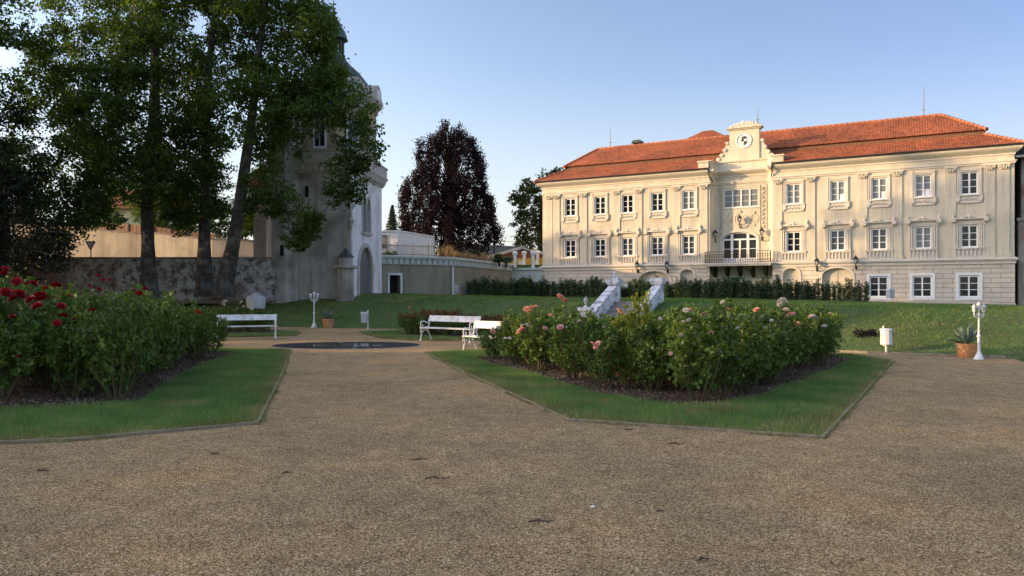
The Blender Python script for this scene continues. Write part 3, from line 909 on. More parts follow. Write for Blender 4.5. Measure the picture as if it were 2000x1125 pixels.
# end and rear walls
for u in (0, CL):
    mb.poly([(u, 0, ZB), (u, 11.8, ZB), (u, 11.8, ZE), (u, 0, ZE)])
mb.poly([(0, 11.8, ZB), (CL, 11.8, ZB), (CL, 11.8, ZE), (0, 11.8, ZE)])
mb.build('wall', M['cream'], castle)

# ground floor, rusticated, stands 6 cm proud
mb = MB()
YG = -0.06
gholes = [(u - 0.62, u + 0.62, GRZ[0] - 0.02, GRZ[1] + 0.02) for u in GW]
u_lw = fu(1222)
gholes.append((u_lw - 0.5, u_lw + 0.5, 1.4, 2.55))
for c, r, zs, k in ARCH:
    rise = r * (0.55 if k == 'wide' else 0.8)
    gholes.append((c - r, c + r, ZB, zs + rise if zs + rise < ZG else ZG - 0.05))
wall_holes(mb, -0.02, UC0, ZB, ZG, YG, [h for h in gholes if h[1] < UC0], 0.30)
mbr = MB(); wall_holes(mbr, UC1, CL + 0.02, ZB, ZG, YG, [h for h in gholes if h[0] > UC1], 0.30)
mb.poly([(UC0, YG, ZB), (UC0, 0.3, ZB), (UC0, 0.3, ZG), (UC0, YG, ZG)])
mbr.poly([(UC1, YG, ZB), (UC1, 0.3, ZB), (UC1, 0.3, ZG), (UC1, YG, ZG)])
mb.poly([(-0.02, YG, ZB), (-0.02, YG, ZG), (-0.02, 11.0, ZG), (-0.02, 11.0, ZB)])
mbr.poly([(CL + 0.02, YG, ZB), (CL + 0.02, 11.0, ZB), (CL + 0.02, 11.0, ZG), (CL + 0.02, YG, ZG)])
for c, r, zs, k in ARCH:
    rise = min(r * (0.55 if k == 'wide' else 0.8), ZG - 0.05 - zs)
    ap = arch_pts(c, r, zs, rise); half = len(ap) // 2
    top = zs + rise
    tgt = mb if c < UC0 else mbr
    tgt.poly([(x, YG, z) for x, z in ap[:half + 1]] + [(c - r, YG, top)])
    tgt.poly([(x, YG, z) for x, z in ap[half:]] + [(c + r, YG, top)])
mb.build('ground_floor_wall', M['rust'], castle); mbr.build('ground_floor_wall', M['rust'], castle)
for c, r, zs, k in ARCH:
    rise = min(r * (0.55 if k == 'wide' else 0.8), ZG - 0.05 - zs)
    b = MB()
    ip = [(c - r, ZB)] + arch_pts(c, r, zs, rise) + [(c + r, ZB)]
    op = [(c - r - 0.16, ZB)] + arch_pts(c, r + 0.16, zs, rise + 0.16) + [(c + r + 0.16, ZB)]
    for i in range(len(ip) - 1):
        b.poly([(op[i][0], YG - 0.05, op[i][1]), (op[i + 1][0], YG - 0.05, op[i + 1][1]), (ip[i + 1][0], YG - 0.05, ip[i + 1][1]), (ip[i][0], YG - 0.05, ip[i][1])])
        b.poly([(op[i][0], YG - 0.05, op[i][1]), (op[i][0], YG, op[i][1]), (op[i + 1][0], YG, op[i + 1][1]), (op[i + 1][0], YG - 0.05, op[i + 1][1])])
        b.poly([(ip[i][0], YG - 0.05, ip[i][1]), (ip[i + 1][0], YG - 0.05, ip[i + 1][1]), (ip[i + 1][0], 0.24, ip[i + 1][1]), (ip[i][0], 0.24, ip[i][1])])
    o = b.build('arch_surround', M['trim'], castle)
    b = MB()
    b.prism_y([(c - r, ZB)] + arch_pts(c, r, zs, rise) + [(c + r, ZB)], 0.2, 0.26)
    if k == 'wide':
        b.box(c - 0.02, c + 0.02, 0.17, 0.2, zs - 0.6, zs + rise - 0.02)
        b.box(c - r, c + r, 0.17, 0.2, zs - 0.45, zs - 0.40)
    b.build('arch_infill', M['cream'], castle)
b = MB(); b.box(fu(1297), fu(1304), 0.13, 0.17, 0.5, 2.65); b.build('dark_doorway', M['dark'], castle)
b = MB(); b.box(fu(1428, DC), fu(1444, DC), DC + 0.2, DC + 0.24, ZB, 2.9); b.build('cellar_opening', M['dark'], castle)
# plinth
b = MB(); b.sweep([(-0.02, 11), (-0.02, YG), (UC0, YG)], [(0, 0.1), (0.07, 0.1), (0.07, 0.86), (0.02, 0.92), (0, 0.92)])
b.sweep([(UC1, YG), (CL + 0.02, YG), (CL + 0.02, 11)], [(0, 0.1), (0.07, 0.1), (0.07, 0.86), (0.02, 0.92), (0, 0.92)])
b.build('plinth', M['plinth'], castle)

# string course, architrave, main cornice
def band(name, prof, path=FPATH, mt='trim'):
    b = MB(); b.sweep(path, prof); b.build(name, M[mt], castle)
band('string_course', [(0, ZG - 0.28), (0.08, ZG - 0.28), (0.08, ZG - 0.12), (0.16, ZG - 0.06), (0.20, ZG + 0.03), (0.20, ZG + 0.08), (0.05, ZG + 0.16), (0, ZG + 0.16)], [(0, 11.8), (0, YG), (UC0, YG)])
band('string_course', [(0, ZG - 0.28), (0.08, ZG - 0.28), (0.08, ZG - 0.12), (0.16, ZG - 0.06), (0.20, ZG + 0.03), (0.20, ZG + 0.08), (0.05, ZG + 0.16), (0, ZG + 0.16)], [(UC1, YG), (CL, YG), (CL, 11.8)])
band('architrave', [(0, 10.56), (0.07, 10.56), (0.07, 10.64), (0.13, 10.68), (0.13, 10.75), (0, 10.78)])
band('cornice', [(0, 11.12), (0.06, 11.14), (0.06, 11.24), (0.22, 11.36), (0.34, 11.44), (0.44, 11.55), (0.46, 11.66), (0.46, 11.70), (0, 11.74)])
b = MB()
for pth in ([(-0.05, 11.8), (-0.05, -0.05), (UC0, -0.05)], [(UC1, -0.05), (CL + 0.05, -0.05), (CL + 0.05, 11.8)]):
    b.sweep(pth, [(0.44, 11.705), (0.56, 11.705), (0.58, 11.80), (0.44, 11.80)])
b.tube([(UC0 - 0.02, -0.55, 11.7), (UC0 + 0.02, -0.2, 11.1), (UC0 + 0.22, 0.1, 10.75)], 0.05, 6)
b.tube([(UC1 + 0.02, -0.55, 11.7), (UC1 - 0.02, -0.2, 11.1), (UC1 - 0.1, 0.02, 10.75)], 0.05, 6)
b.build('gutter', M['black_iron'], castle)

# pilasters
PIL = [1073, 1087, 1140, 1204, 1247, 1321, 1374, 1519, 1583, 1684, 1752, 1856, 1932, 1960]
def pil_mesh(w=0.66, o=0.07):
    b = MB()
    z0, z1 = ZG + 0.17, 10.555
    b.box(-w / 2 - 0.06, w / 2 + 0.06, -o - 0.05, 0, z0, z0 + 0.22)
    b.box(-w / 2, w / 2, -o, 0, z0 + 0.22, z1 - 0.42)
    b.box(-w / 2 + 0.0, w / 2 - 0.0, -o - 0.015, 0, z1 - 0.42, z1 - 0.10)
    b.box(-w / 2 - 0.07, w / 2 + 0.07, -o - 0.08, 0, z1 - 0.10, z1 - 0.002)
    for s in (-1, 1):   # volutes
        for r_, d_ in ((0.10, 0.07), (0.055, 0.11)):
            b.tube([(s * (w / 2 - 0.06), -o - d_, z1 - 0.2), (s * (w / 2 - 0.06), 0, z1 - 0.2)], r_, 10)
        b.tube([(s * 0.14, -o - 0.06, z1 - 0.40), (s * 0.12, -o - 0.07, z1 - 0.28), (s * 0.18, -o - 0.09, z1 - 0.17)], [0.05, 0.06, 0.03], 6)
    b.tube([(0, -o - 0.04, z1 - 0.40), (0, -o - 0.07, z1 - 0.25), (0, -o - 0.11, z1 - 0.12)], [0.06, 0.07, 0.04], 6)
    return b.make('pilaster', M['cream'])
pm = pil_mesh()
pil0 = None
for px in PIL:
    if pil0 is None:
        pil0 = link('pilaster', pm, castle, (fu(px), 0, 0))
    else:
        c = pil0.copy(); c.location = (fu(px), 0, 0); c.parent = castle; COL.objects.link(c)

# windows ---------------------------------------------------------------
def win_frame(w, h, rows=3, fr=0.085, mul=0.10):
    b = MB()
    b.box(-w / 2, w / 2, 0.06, 0.16, 0, fr); b.box(-w / 2, w / 2, 0.06, 0.16, h - fr, h)
    b.box(-w / 2, -w / 2 + fr, 0.063, 0.16, fr, h - fr); b.box(w / 2 - fr, w / 2, 0.063, 0.16, fr, h - fr)
    b.box(-mul / 2, mul / 2, 0.055, 0.16, fr, h - fr)
    for i in range(1, rows):
        z = fr + (h - 2 * fr) * i / rows
        for s in (-1, 1):
            b.box(min(s * mul / 2, s * (w / 2 - fr)), max(s * mul / 2, s * (w / 2 - fr)), 0.10, 0.15, z - 0.02, z + 0.02)
    b.box(-w / 2 - 0.0, w / 2 + 0.0, -0.05, 0.06, -0.03, 0.02)
    return b.make('window', M['whiteframe'])
def win_pane(w, h, mt):
    b = MB(); b.box(-w / 2 + 0.02, w / 2 - 0.02, 0.13, 0.135, 0.02, h - 0.02)
    return b.make('pane', mt)

def up_surround():
    b = MB(); w = WW; h = UPZ[1] - UPZ[0]
    for s in (-1, 1):
        b.box(*sorted((s * (w / 2 + 0.02), s * (w / 2 + 0.15))), -0.05, 0, -0.02, h + 0.02)
        b.box(*sorted((s * (w / 2 + 0.15), s * (w / 2 + 0.21))), -0.085, 0, -0.1, h + 0.18)
        b.box(*sorted((s * (w / 2 + 0.05), s * (w / 2 + 0.30))), -0.12, 0, -0.42, -0.05)     # consoles
        b.lathe([(0.02, -0.18), (0.07, -0.12), (0.09, -0.02), (0.10, 0.0)], (s * (w / 2 + 0.175), -0.06, -0.42), 8)
        b.lathe([(0.05, 0), (0.08, 0.03), (0.03, 0.09), (0.01, 0.14)], (s * (w / 2 + 0.18), -0.06, h + 0.18), 8)
    b.box(-w / 2 - 0.15, w / 2 + 0.15, -0.05, 0, h + 0.02, h + 0.13)
    b.box(-w / 2 - 0.21, w / 2 + 0.21, -0.10, 0, h + 0.13, h + 0.2)
    b.box(-w / 2 - 0.32, w / 2 + 0.32, -0.14, 0, -0.10, -0.032)
    for i in range(6):
        x = (i - 2.5) * 0.17
        b.lathe([(0.05, 0), (0.045, 0.03), (0.005, 0.05)], (x, -0.02, h + 0.2), 6)
    return b.make('surround', M['trim'])
def up_apron():
    b = MB(); w = WW
    b.box(-w / 2 - 0.05, w / 2 + 0.05, -0.05, 0, -0.55, -0.11)
    b.box(-w / 2 - 0.10, w / 2 + 0.10, -0.09, 0, -0.60, -0.545)
    for i in range(7):   # carved ornament
        x = (i - 3) * 0.135
        z = -0.33 + (0.03 if i % 2 else -0.02)
        b.tube([(x - 0.05, -0.065, z - 0.05), (x, -0.085, z + 0.05), (x + 0.05, -0.065, z - 0.03)], [0.015, 0.032, 0.015], 5)
        b.lathe([(0.03, -0.02), (0.035, 0.0), (0.01, 0.03)], (x, -0.07, z - 0.07), 6)
    return b.make('apron', M['trim'])
def fi_surround():
    b = MB(); w = WW; h = FIZ[1] - FIZ[0]
    for s in (-1, 1):
        b.box(*sorted((s * (w / 2 + 0.02), s * (w / 2 + 0.13))), -0.05, 0, 0, h + 0.05)
        for d in (0.21, 0.34):
            b.tube([(s * (w / 2 + d), -0.06, 0.06), (s * (w / 2 + d), -0.06, h + 0.05)], 0.05, 8)
        b.box(*sorted((s * (w / 2 + 0.15), s * (w / 2 + 0.42))), -0.14, 0, -0.02, 0.06)
        b.box(*sorted((s * (w / 2 + 0.15), s * (w / 2 + 0.42))), -0.14, 0, h + 0.05, h + 0.13)
    b.box(-w / 2 - 0.13, w / 2 + 0.13, -0.05, 0, h + 0.05, h + 0.16)
    b.box(-w / 2 - 0.42, w / 2 + 0.42, -0.06, 0, h + 0.16, h + 0.34)
    return b.make('surround', M['trim'])
def fi_hood():
    b = MB(); w = WW; h = FIZ[1] - FIZ[0] + 0.34
    W2 = w / 2 + 0.46
    b.prism_z([(-W2, 0), (-W2, -0.13), (W2, -0.13), (W2, 0)], h, h + 0.07)
    b.prism_z([(-W2 - .1, 0), (-W2 - .1, -0.26), (W2 + .1, -0.26), (W2 + .1, 0)], h + 0.07, h + 0.15)
    for s in (-1, 1):
        b.box(*sorted((s * (W2 - 0.14), s * (W2 + 0.13))), -0.29, 0, h - 0.1, h + 0.172)
        b.lathe([(0.02, -0.13), (0.07, -0.05), (0.09, 0.0)], (s * W2, -0.12, h - 0.1), 8)
        b.lathe([(0.10, 0), (0.10, 0.05), (0.05, 0.08), (0.085, 0.16), (0.07, 0.22), (0.02, 0.30), (0.03, 0.33), (0.005, 0.42)], (s * W2, -0.14, h + 0.17), 8)
        pts = [(s * (W2 - 0.2), -0.1, h + 0.19), (s * 0.35, -0.1, h + 0.26), (s * 0.18, -0.1, h + 0.30), (s * 0.06, -0.1, h + 0.36)]
        b.tube(pts, [0.03, 0.045, 0.06, 0.05], 6)
        for k in range(4):
            b.lathe([(0.05, -0.04), (0.06, 0), (0.015, 0.05)], (s * (0.15 + 0.12 * k), -0.12, h + 0.25 - 0.02 * k), 6)
    b.lathe([(0.07, 0.0), (0.10, 0.10), (0.08, 0.2), (0.02, 0.28)], (0, -0.11, h + 0.17), 8)
    return b.make('hood', M['trim'])
def fi_apron():
    b = MB(); w = WW / 2 + 0.40
    z0, z1 = ZG + 0.17 - FIZ[0], -0.03
    b.box(-w, w, -0.15, 0, z1 - 0.08, z1)
    b.box(-w, w, -0.13, 0, z0, z0 + 0.08)
    b.box(-w, w, -0.03, 0, z0 + 0.08, z1 - 0.08)
    n = 8
    for i in range(n):
        x = -w + 0.055 + (2 * w - 0.11) * i / (n - 1)
        b.box(x - 0.042, x + 0.042, -0.11, -0.03, z0 + 0.08, z1 - 0.08)
        if i < n - 1:
            xn = -w + 0.055 + (2 * w - 0.11) * (i + 1) / (n - 1)
            m_ = (x + xn) / 2; r = (xn - x) / 2 - 0.042
            zs = z1 - 0.08 - r - 0.03
            ap_ = arch_pts(m_, r, zs, r, 6)
            b.poly([(px_, -0.11, pz) for px_, pz in ap_[:4]] + [(m_, -0.11, z1 - 0.08), (m_ - r, -0.11, z1 - 0.08)])
            b.poly([(px_, -0.11, pz) for px_, pz in ap_[3:]] + [(m_ + r, -0.11, z1 - 0.08), (m_, -0.11, z1 - 0.08)])
    return b.make('balustrade', M['trim'])

hU, hF, hG = UPZ[1] - UPZ[0], FIZ[1] - FIZ[0], GRZ[1] - GRZ[0]
mWU, mWF, mWG = win_frame(WW, hU), win_frame(WW, hF), win_frame(1.24, hG, fr=0.1)
PANE = {(k, t): win_pane(w, h, M[t]) for k, w, h in (('u', WW, hU), ('f', WW, hF), ('g', 1.24, hG)) for t in ('glass_dark', 'glass_grey', 'glass_mid')}
mUS, mUA, mFS, mFH, mFA = up_surround(), up_apron(), fi_surround(), fi_hood(), fi_apron()
ut = ['glass_dark', 'glass_dark', 'glass_dark', 'glass_dark', 'glass_grey', 'glass_grey', 'glass_grey', 'glass_grey', 'glass_grey', 'glass_dark']
ft = ['glass_dark', 'glass_dark', 'glass_mid', 'glass_dark', 'glass_mid', 'glass_dark', 'glass_mid', 'glass_mid', 'glass_grey', 'glass_dark']
for i, u in enumerate(WU):
    w = link('window', mWU, castle, (u, 0, UPZ[0]))
    link('pane', PANE['u', ut[i]], w); link('surround', mUS, w); link('apron', mUA, w)
    if i in (6, 7, 8):
        b = MB(); b.box(0.12 if i < 8 else 0.06, 0.40, 0.122, 0.127, 0.10, 0.52); b.build('window_light_patch', M['sheet'], w)  # white card standing in for light from the windows opposite
    w = link('window', mWF, castle, (u, 0, FIZ[0]))
    link('pane', PANE['f', ft[i]], w); link('surround', mFS, w); link('hood', mFH, w); link('balustrade', mFA, w)
gs = MB()
for s in (-1, 1):
    gs.box(*sorted((s * 0.62, s * 0.80)), -0.04, 0.0, -0.18, hG + 0.18)
gs.box(-0.62, 0.62, -0.04, 0, hG + 0.02, hG + 0.18); gs.box(-0.62, 0.62, -0.04, 0, -0.18, -0.031)
mGS = gs.make('surround', M['whiteframe'])
for u in GW:
    w = link('window', mWG, castle, (u, YG, GRZ[0])); link('pane', PANE['g', 'glass_dark'], w); link('surround', mGS, w)
b = MB(); b.box(u_lw - 0.5, u_lw + 0.5, 0.1, 0.2, 1.4, 2.55); b.build('blind_window', M['whiteframe'], castle)

# central four part window
b = MB()
a0, a1, z0, z1 = CWIN
fr = 0.08
b.box(a0, a1, DC + 0.06, DC + 0.16, z0, z0 + fr); b.box(a0, a1, DC + 0.06, DC + 0.16, z1 - fr, z1)
for i in range(5):
    x = a0 + (a1 - a0) * i / 4
    b.box(max(a0, x - 0.05), min(a1, x + 0.05), DC + 0.055, DC + 0.165, z0 + fr, z1 - fr)
for k in (1, 2):
    z = z0 + (z1 - z0) * k / 3
    b.box(a0, a1, DC + 0.10, DC + 0.15, z - 0.015, z + 0.015)
b.box(a0 - 0.1, a1 + 0.1, DC - 0.07, DC + 0.06, z0 - 0.06, z0)
w4 = b.build('wide_window', M['whiteframe'], castle)
b = MB(); b.box(a0 + 0.02, a1 - 0.02, DC + 0.13, DC + 0.135, z0 + 0.02, z1 - 0.02); b.build('pane', M['glass_grey'], w4)
# central ornaments
b = MB()
for x0, x1 in ((UA + 0.04, a0 - 0.10), (a1 + 0.10, UB - 0.04)):
    b.box(x0, x0 + 0.05, DC - 0.05, DC, 6.3, 10.35); b.box(x1 - 0.05, x1, DC - 0.05, DC, 6.3, 10.35)
    xm = (x0 + x1) / 2
    for k in range(11):
        zz = 6.6 + k * 0.34
        b.tube([(xm - 0.13, DC - 0.02, zz - 0.08), (xm, DC - 0.06, zz + 0.05), (xm + 0.13, DC - 0.02, zz - 0.08)], [0.02, 0.045, 0.02], 5)
        b.lathe([(0.05, -0.05), (0.07, 0.0), (0.03, 0.05)], (xm + (0.05 if k % 2 else -0.05), DC - 0.03, zz + 0.14), 6)
def ring(bb, cx_, cz_, r, t, y, n=20):
    pts = [(cx_ + r * math.cos(2 * pi * k / n), y, cz_ + r * math.sin(2 * pi * k / n)) for k in range(n + 1)]
    bb.tube(pts, t, 6, cap=False)
for cx_, r in ((fu(1422, DC), 0.28), (fu(1446, DC), 0.48), (fu(1473, DC), 0.34)):
    ring(b, cx_, 7.65, r, 0.04, DC); ring(b, cx_, 7.65, r * 0.6, 0.03, DC)
    for k in range(8):
        a = 2 * pi * k / 8
        b.lathe([(0.03, -0.04), (0.05, 0), (0.02, 0.04)], (cx_ + r * 0.82 * math.cos(a), DC, 7.65 + r * 1.05 * math.sin(a)), 6)
    for s in (-1, 1):
        b.lathe([(0.02, -0.12), (0.08, -0.02), (0.02, 0.12)], (cx_, DC - 0.03, 7.65 + s * (r + 0.16)), 6)
b.build('relief_ornament', M['cream'], castle)
# balcony door
b = MB()
x0, x1 = CDU
yd = DC + 0.08
op = [(x0, CDZ[0])] + arch_pts(dc_, dr_, CDZ[1], CDZ[2] - CDZ[1]) + [(x1, CDZ[0])]
ip = [(x0 + 0.11, CDZ[0])] + arch_pts(dc_, dr_ - 0.11, CDZ[1], CDZ[2] - CDZ[1] - 0.10) + [(x1 - 0.11, CDZ[0])]
for i in range(len(ip) - 1):
    b.poly([(op[i][0], yd, op[i][1]), (op[i + 1][0], yd, op[i + 1][1]), (ip[i + 1][0], yd, ip[i + 1][1]), (ip[i][0], yd, ip[i][1])])
    b.poly([(ip[i][0], yd, ip[i][1]), (ip[i + 1][0], yd, ip[i + 1][1]), (ip[i + 1][0], yd + .1, ip[i + 1][1]), (ip[i][0], yd + .1, ip[i][1])])
b.box(x0 + 0.11, x1 - 0.11, yd - 0.01, yd + 0.1, CDZ[1] - 0.10, CDZ[1] + 0.03)
W_ = x1 - x0
for f, hw, top in ((0.27, 0.10, CDZ[2] - 0.16), (0.73, 0.10, CDZ[2] - 0.16), (0.5, 0.07, CDZ[1] - 0.1)):
    b.box(x0 + W_ * f - hw, x0 + W_ * f + hw, yd - 0.02, yd + 0.1, CDZ[0], top)
b.box(x0 + 0.11, x1 - 0.11, yd + 0.002, yd + 0.1, CDZ[0], CDZ[0] + 0.42)
b.box(x0 + 0.11, x1 - 0.11, yd + 0.03, yd + 0.09, CDZ[0] + 1.15, CDZ[0] + 1.2)
door = b.build('balcony_door', M['whiteframe'], castle)
b = MB(); b.prism_y([(x0 + 0.02, CDZ[0])] + arch_pts(dc_, dr_ - 0.02, CDZ[1], CDZ[2] - CDZ[1] - 0.02) + [(x1 - 0.02, CDZ[0])], yd + 0.07, yd + 0.075); b.build('pane', M['glass_dark'], door)
b = MB()
op2 = [(x0 - 0.16, CDZ[0])] + arch_pts(dc_, dr_ + 0.16, CDZ[1], CDZ[2] - CDZ[1] + 0.16) + [(x1 + 0.16, CDZ[0])]
for i in range(len(op) - 1):
    b.poly([(op2[i][0], DC - 0.06, op2[i][1]), (op2[i + 1][0], DC - 0.06, op2[i + 1][1]), (op[i + 1][0], DC - 0.06, op[i + 1][1]), (op[i][0], DC - 0.06, op[i][1])])
    b.poly([(op2[i][0], DC - 0.06, op2[i][1]), (op2[i][0], DC, op2[i][1]), (op2[i + 1][0], DC, op2[i + 1][1]), (op2[i + 1][0], DC - 0.06, op2[i + 1][1])])
b.build('surround', M['trim'], door)
# balcony
BU0, BU1 = fu(1379), fu(1507)
b = MB()
b.box(BU0, BU1, -0.55, DC, ZG - 0.14, ZG + 0.06); b.box(BU0 - 0.05, BU1 + 0.05, -0.60, -0.2, ZG - 0.02, ZG + 0.11)
balc = b.build('balcony', M['trim'], castle)
b = MB()
nb_ = 27
zt = ZG + 1.02
for p, q in (((BU0 + 0.03, -0.55), (BU1 - 0.03, -0.55)), ((BU0 + 0.03, -0.55), (BU0 + 0.03, 0.0)), ((BU1 - 0.03, -0.55), (BU1 - 0.03, 0.0))):
    for z in (ZG + 0.16, zt, ZG + 0.78):
        b.beam((p[0], p[1], z), (q[0], q[1], z), 0.035, 0.035)
for i in range(nb_ + 1):
    x = BU0 + 0.03 + (BU1 - BU0 - 0.06) * i / nb_
    b.tube([(x, -0.55, ZG + 0.11), (x, -0.55, zt)], 0.016, 5)
    if i < nb_:
        ring(b, x + (BU1 - BU0) / nb_ / 2, ZG + 0.62, 0.07, 0.012, -0.55, 8)
        ring(b, x + (BU1 - BU0) / nb_ / 2, ZG + 0.34, 0.07, 0.012, -0.55, 8)
for y in (-0.36, -0.18):
    for x in (BU0 + 0.03, BU1 - 0.03):
        b.tube([(x, y, ZG + 0.11), (x, y, zt)], 0.016, 5)
b.build('railing', M['black_iron'], balc)
for px in (1394, 1418, 1443, 1468, 1494):
    u = fu(px, 0)
    b = MB()
    b.prism_y([(0, 0), (0, 0)], 0, 0) if False else None
    poly = [(-0.5, ZG - 0.15), (-0.45, ZG - 0.32), (-0.2, ZG - 0.42), (0.15, ZG - 0.75), (0.6, ZG - 1.0), (0.95, ZG - 1.05), (0.95, ZG - 0.15)]
    n_ = len(poly)
    vs = [(u - 0.10, y, z) for y, z in poly] + [(u + 0.10, y, z) for y, z in poly]
    b.mesh(vs, [tuple(range(n_)), tuple(reversed(range(n_, 2 * n_)))] + [(i, i + n_, (i + 1) % n_ + n_, (i + 1) % n_) for i in range(n_)])
    b.build('bracket', M['darkbark'], balc)

# roof -----------------------------------------------------------------
def slope(mb, bl, br, tr, tl, row=0.25):
    bl, br, tr, tl = map(Vector, (bl, br, tr, tl))
    nrm = (br - bl).cross(tl - bl)
    if nrm.length < 1e-6:
        nrm = (br - bl).cross(tr - bl)
    nrm.normalize()
    if nrm.z < 0: nrm = -nrm
    ln = max((tl - bl).length, (tr - br).length)
    n = max(2, int(ln / row))
    ex = (br - bl).normalized()
    for i in range(n):
        a, b = i / n, (i + 1) / n
        p0, p1 = bl.lerp(tl, a) + nrm * 0.035, br.lerp(tr, a) + nrm * 0.035
        q0, q1 = bl.lerp(tl, b), br.lerp(tr, b)
        r0, r1 = bl.lerp(tl, a) - nrm * 0.01, br.lerp(tr, a) - nrm * 0.01
        U = lambda p: (p - bl).dot(ex) / 0.18
        mb.poly([p0, p1, q1, q0], 0, [(U(p0), i + 0.1), (U(p1), i + 0.1), (U(q1), i + 0.9), (U(q0), i + 0.9)])
        mb.poly([r0, r1, p1, p0], 0, [(U(p0), i + 0.1), (U(p1), i + 0.1), (U(p1), i + 0.2), (U(p0), i + 0.2)])
def ridge(mb, p, q, r=0.13, st=0.42):
    p, q = Vector(p), Vector(q)
    n = max(1, int((q - p).length / st))
    for i in range(n):
        a, b = p.lerp(q, i / n), p.lerp(q, (i + 1.08) / n)
        mb.tube([a, b], [r * 0.8, r * 1.15], 7)
E = -0.55; ER = CL + 0.55; D_ = 12.35
zE, zB, zB2, zR = 11.78, 13.12, 13.44, 15.55
bx0, bx1, by0, by1 = 1.25, CL - 1.55, 2.35, 9.45
cx0, cx1, cy0, cy1 = bx0 - 0.12, bx1 + 0.12, by0 - 0.12, by1 + 0.12
rx0, rx1, ry = 3.1, 31.75, 5.9
mb = MB()
slope(mb, (E, -0.55, zE), (UC0 + 0.05, -0.55, zE), (UC0 + 0.05, by0, zB), (bx0, by0, zB))
slope(mb, (UC1 - 0.05, -0.55, zE), (ER, -0.55, zE), (bx1, by0, zB), (UC1 - 0.05, by0, zB))
slope(mb, (UC0 + 0.05, 1.35, 12.62), (UC1 - 0.05, 1.35, 12.62), (UC1 - 0.05, by0, zB), (UC0 + 0.05, by0, zB))
slope(mb, (E, D_, zE), (E, -0.55, zE), (bx0, by0, zB), (bx0, by1, zB))
slope(mb, (ER, -0.55, zE), (ER, D_, zE), (bx1, by1, zB), (bx1, by0, zB))
slope(mb, (ER, D_, zE), (E, D_, zE), (bx0, by1, zB), (bx1, by1, zB))
slope(mb, (cx0, cy0, zB2), (cx1, cy0, zB2), (rx1, ry, zR), (rx0, ry, zR))
slope(mb, (cx1, cy1, zB2), (cx0, cy1, zB2), (rx0, ry, zR), (rx1, ry, zR))
slope(mb, (cx0, cy1, zB2), (cx0, cy0, zB2), (rx0, ry, zR), (rx0, ry, zR))
slope(mb, (cx1, cy0, zB2), (cx1, cy1, zB2), (rx1, ry, zR), (rx1, ry, zR))
mb.poly([(cx0, cy0, zB2 - 0.03), (cx0, cy1, zB2 - 0.03), (cx1, cy1, zB2 - 0.03), (cx1, cy0, zB2 - 0.03)])
for a, b in (((rx0, ry, zR), (rx1, ry, zR)), ((rx0, ry, zR), (cx0, cy0, zB2)), ((rx1, ry, zR), (cx1, cy0, zB2)), ((bx0, by0, zB), (E, -.55, zE)), ((bx1, by0, zB), (ER, -.55, zE))):
    ridge(mb, a, b)
# small pyramid roof of the rear wing seen over the ridge
pu = fu(1378, 9.0)
slope(mb, (pu - 3.2, 7.2, 15.3), (pu + 3.2, 7.2, 15.3), (pu + 0.4, 10, 17.15), (pu - 0.4, 10, 17.15))
slope(mb, (pu + 3.2, 7.2, 15.3), (pu + 3.2, 12.8, 15.3), (pu + 0.4, 10, 17.15), (pu + 0.4, 10, 17.15))
slope(mb, (pu - 3.2, 12.8, 15.3), (pu - 3.2, 7.2, 15.3), (pu - 0.4, 10, 17.15), (pu - 0.4, 10, 17.15))
roof = mb.build('roof', M['tile'], castle)
b = MB(); b.box(bx0 + 0.03, bx1 - 0.03, by0 + 0.05, by1 - 0.05, zB - 0.05, zB2 - 0.035); b.build('roof_step', M['brownwood'], roof)
uch = fu(1246, 7.0)
b = MB(); b.box(uch - 0.42, uch + 0.42, 6.6, 7.4, 14.6, 15.72); ch = b.build('chimney', M['cream'], roof)
b = MB(); b.box(uch - 0.4, uch - 0.28, 6.65, 7.35, 15.722, 15.95); b.box(uch + 0.28, uch + 0.4, 6.65, 7.35, 15.722, 15.95)
b.prism_y([(uch - 0.52, 15.95), (uch + 0.52, 15.95), (uch + 0.34, 16.2), (uch - 0.34, 16.2)], 6.5, 7.5)
b.build('chimney_cap', M['slate'], ch)

# parapet and crested gable
b = MB()
b.sweep([(UC0 - 0.35, -0.02)] + [(x, y) for x, y in arcL] + [(x, y) for x, y in arcR] + [(UC1 + 0.35, -0.02)],
        [(-0.35, 11.745), (0.12, 11.745), (0.12, 11.95), (0.10, 12.25), (0.20, 12.36), (0.20, 12.46), (-0.35, 12.50)])
for s, u in ((-1, UC0), (1, UC1)):
    b.box(*sorted((u + s * 0.02, u + s * 0.85)), -0.42, 0.4, 11.81, 12.30)
    b.box(*sorted((u - s * 0.03, u + s * 0.92)), -0.50, 0.45, 12.30, 12.42)
b.build('parapet', M['cream'], castle)
GU0, GU1 = fu(1425, 1.0), fu(1483, 1.0)
GM = (GU0 + GU1) / 2
b = MB()
b.box(GU0, GU1, 0.95, 1.55, 12.45, 14.95)
b.box(GU0 - 0.12, GU1 + 0.12, 0.85, 1.65, 14.95, 15.05); b.box(GU0 - 0.22, GU1 + 0.22, 0.75, 1.75, 15.05, 15.16)
for s, u in ((-1, GU0), (1, GU1)):
    pl = [(u, 12.45), (u + s * 1.05, 12.45), (u + s * 1.0, 12.7), (u + s * 0.72, 12.85), (u + s * 0.62, 13.15), (u + s * 0.40, 13.3), (u + s * 0.36, 13.7), (u + s * 0.2, 14.0), (u, 14.1)]
    if s > 0: pl = pl[::-1]
    b.prism_y(pl, 1.05, 1.45)
    for (du, z_, r_) in ((0.95, 12.68, .16), (0.68, 13.0, .15), (0.42, 13.4, .15), (0.22, 13.95, .13)):
        b.tube([(u + s * du, 0.95, z_), (u + s * du, 1.5, z_)], r_, 10)
gable = b.build('gable', M['cream'], castle)
b = MB()
random.seed(3)
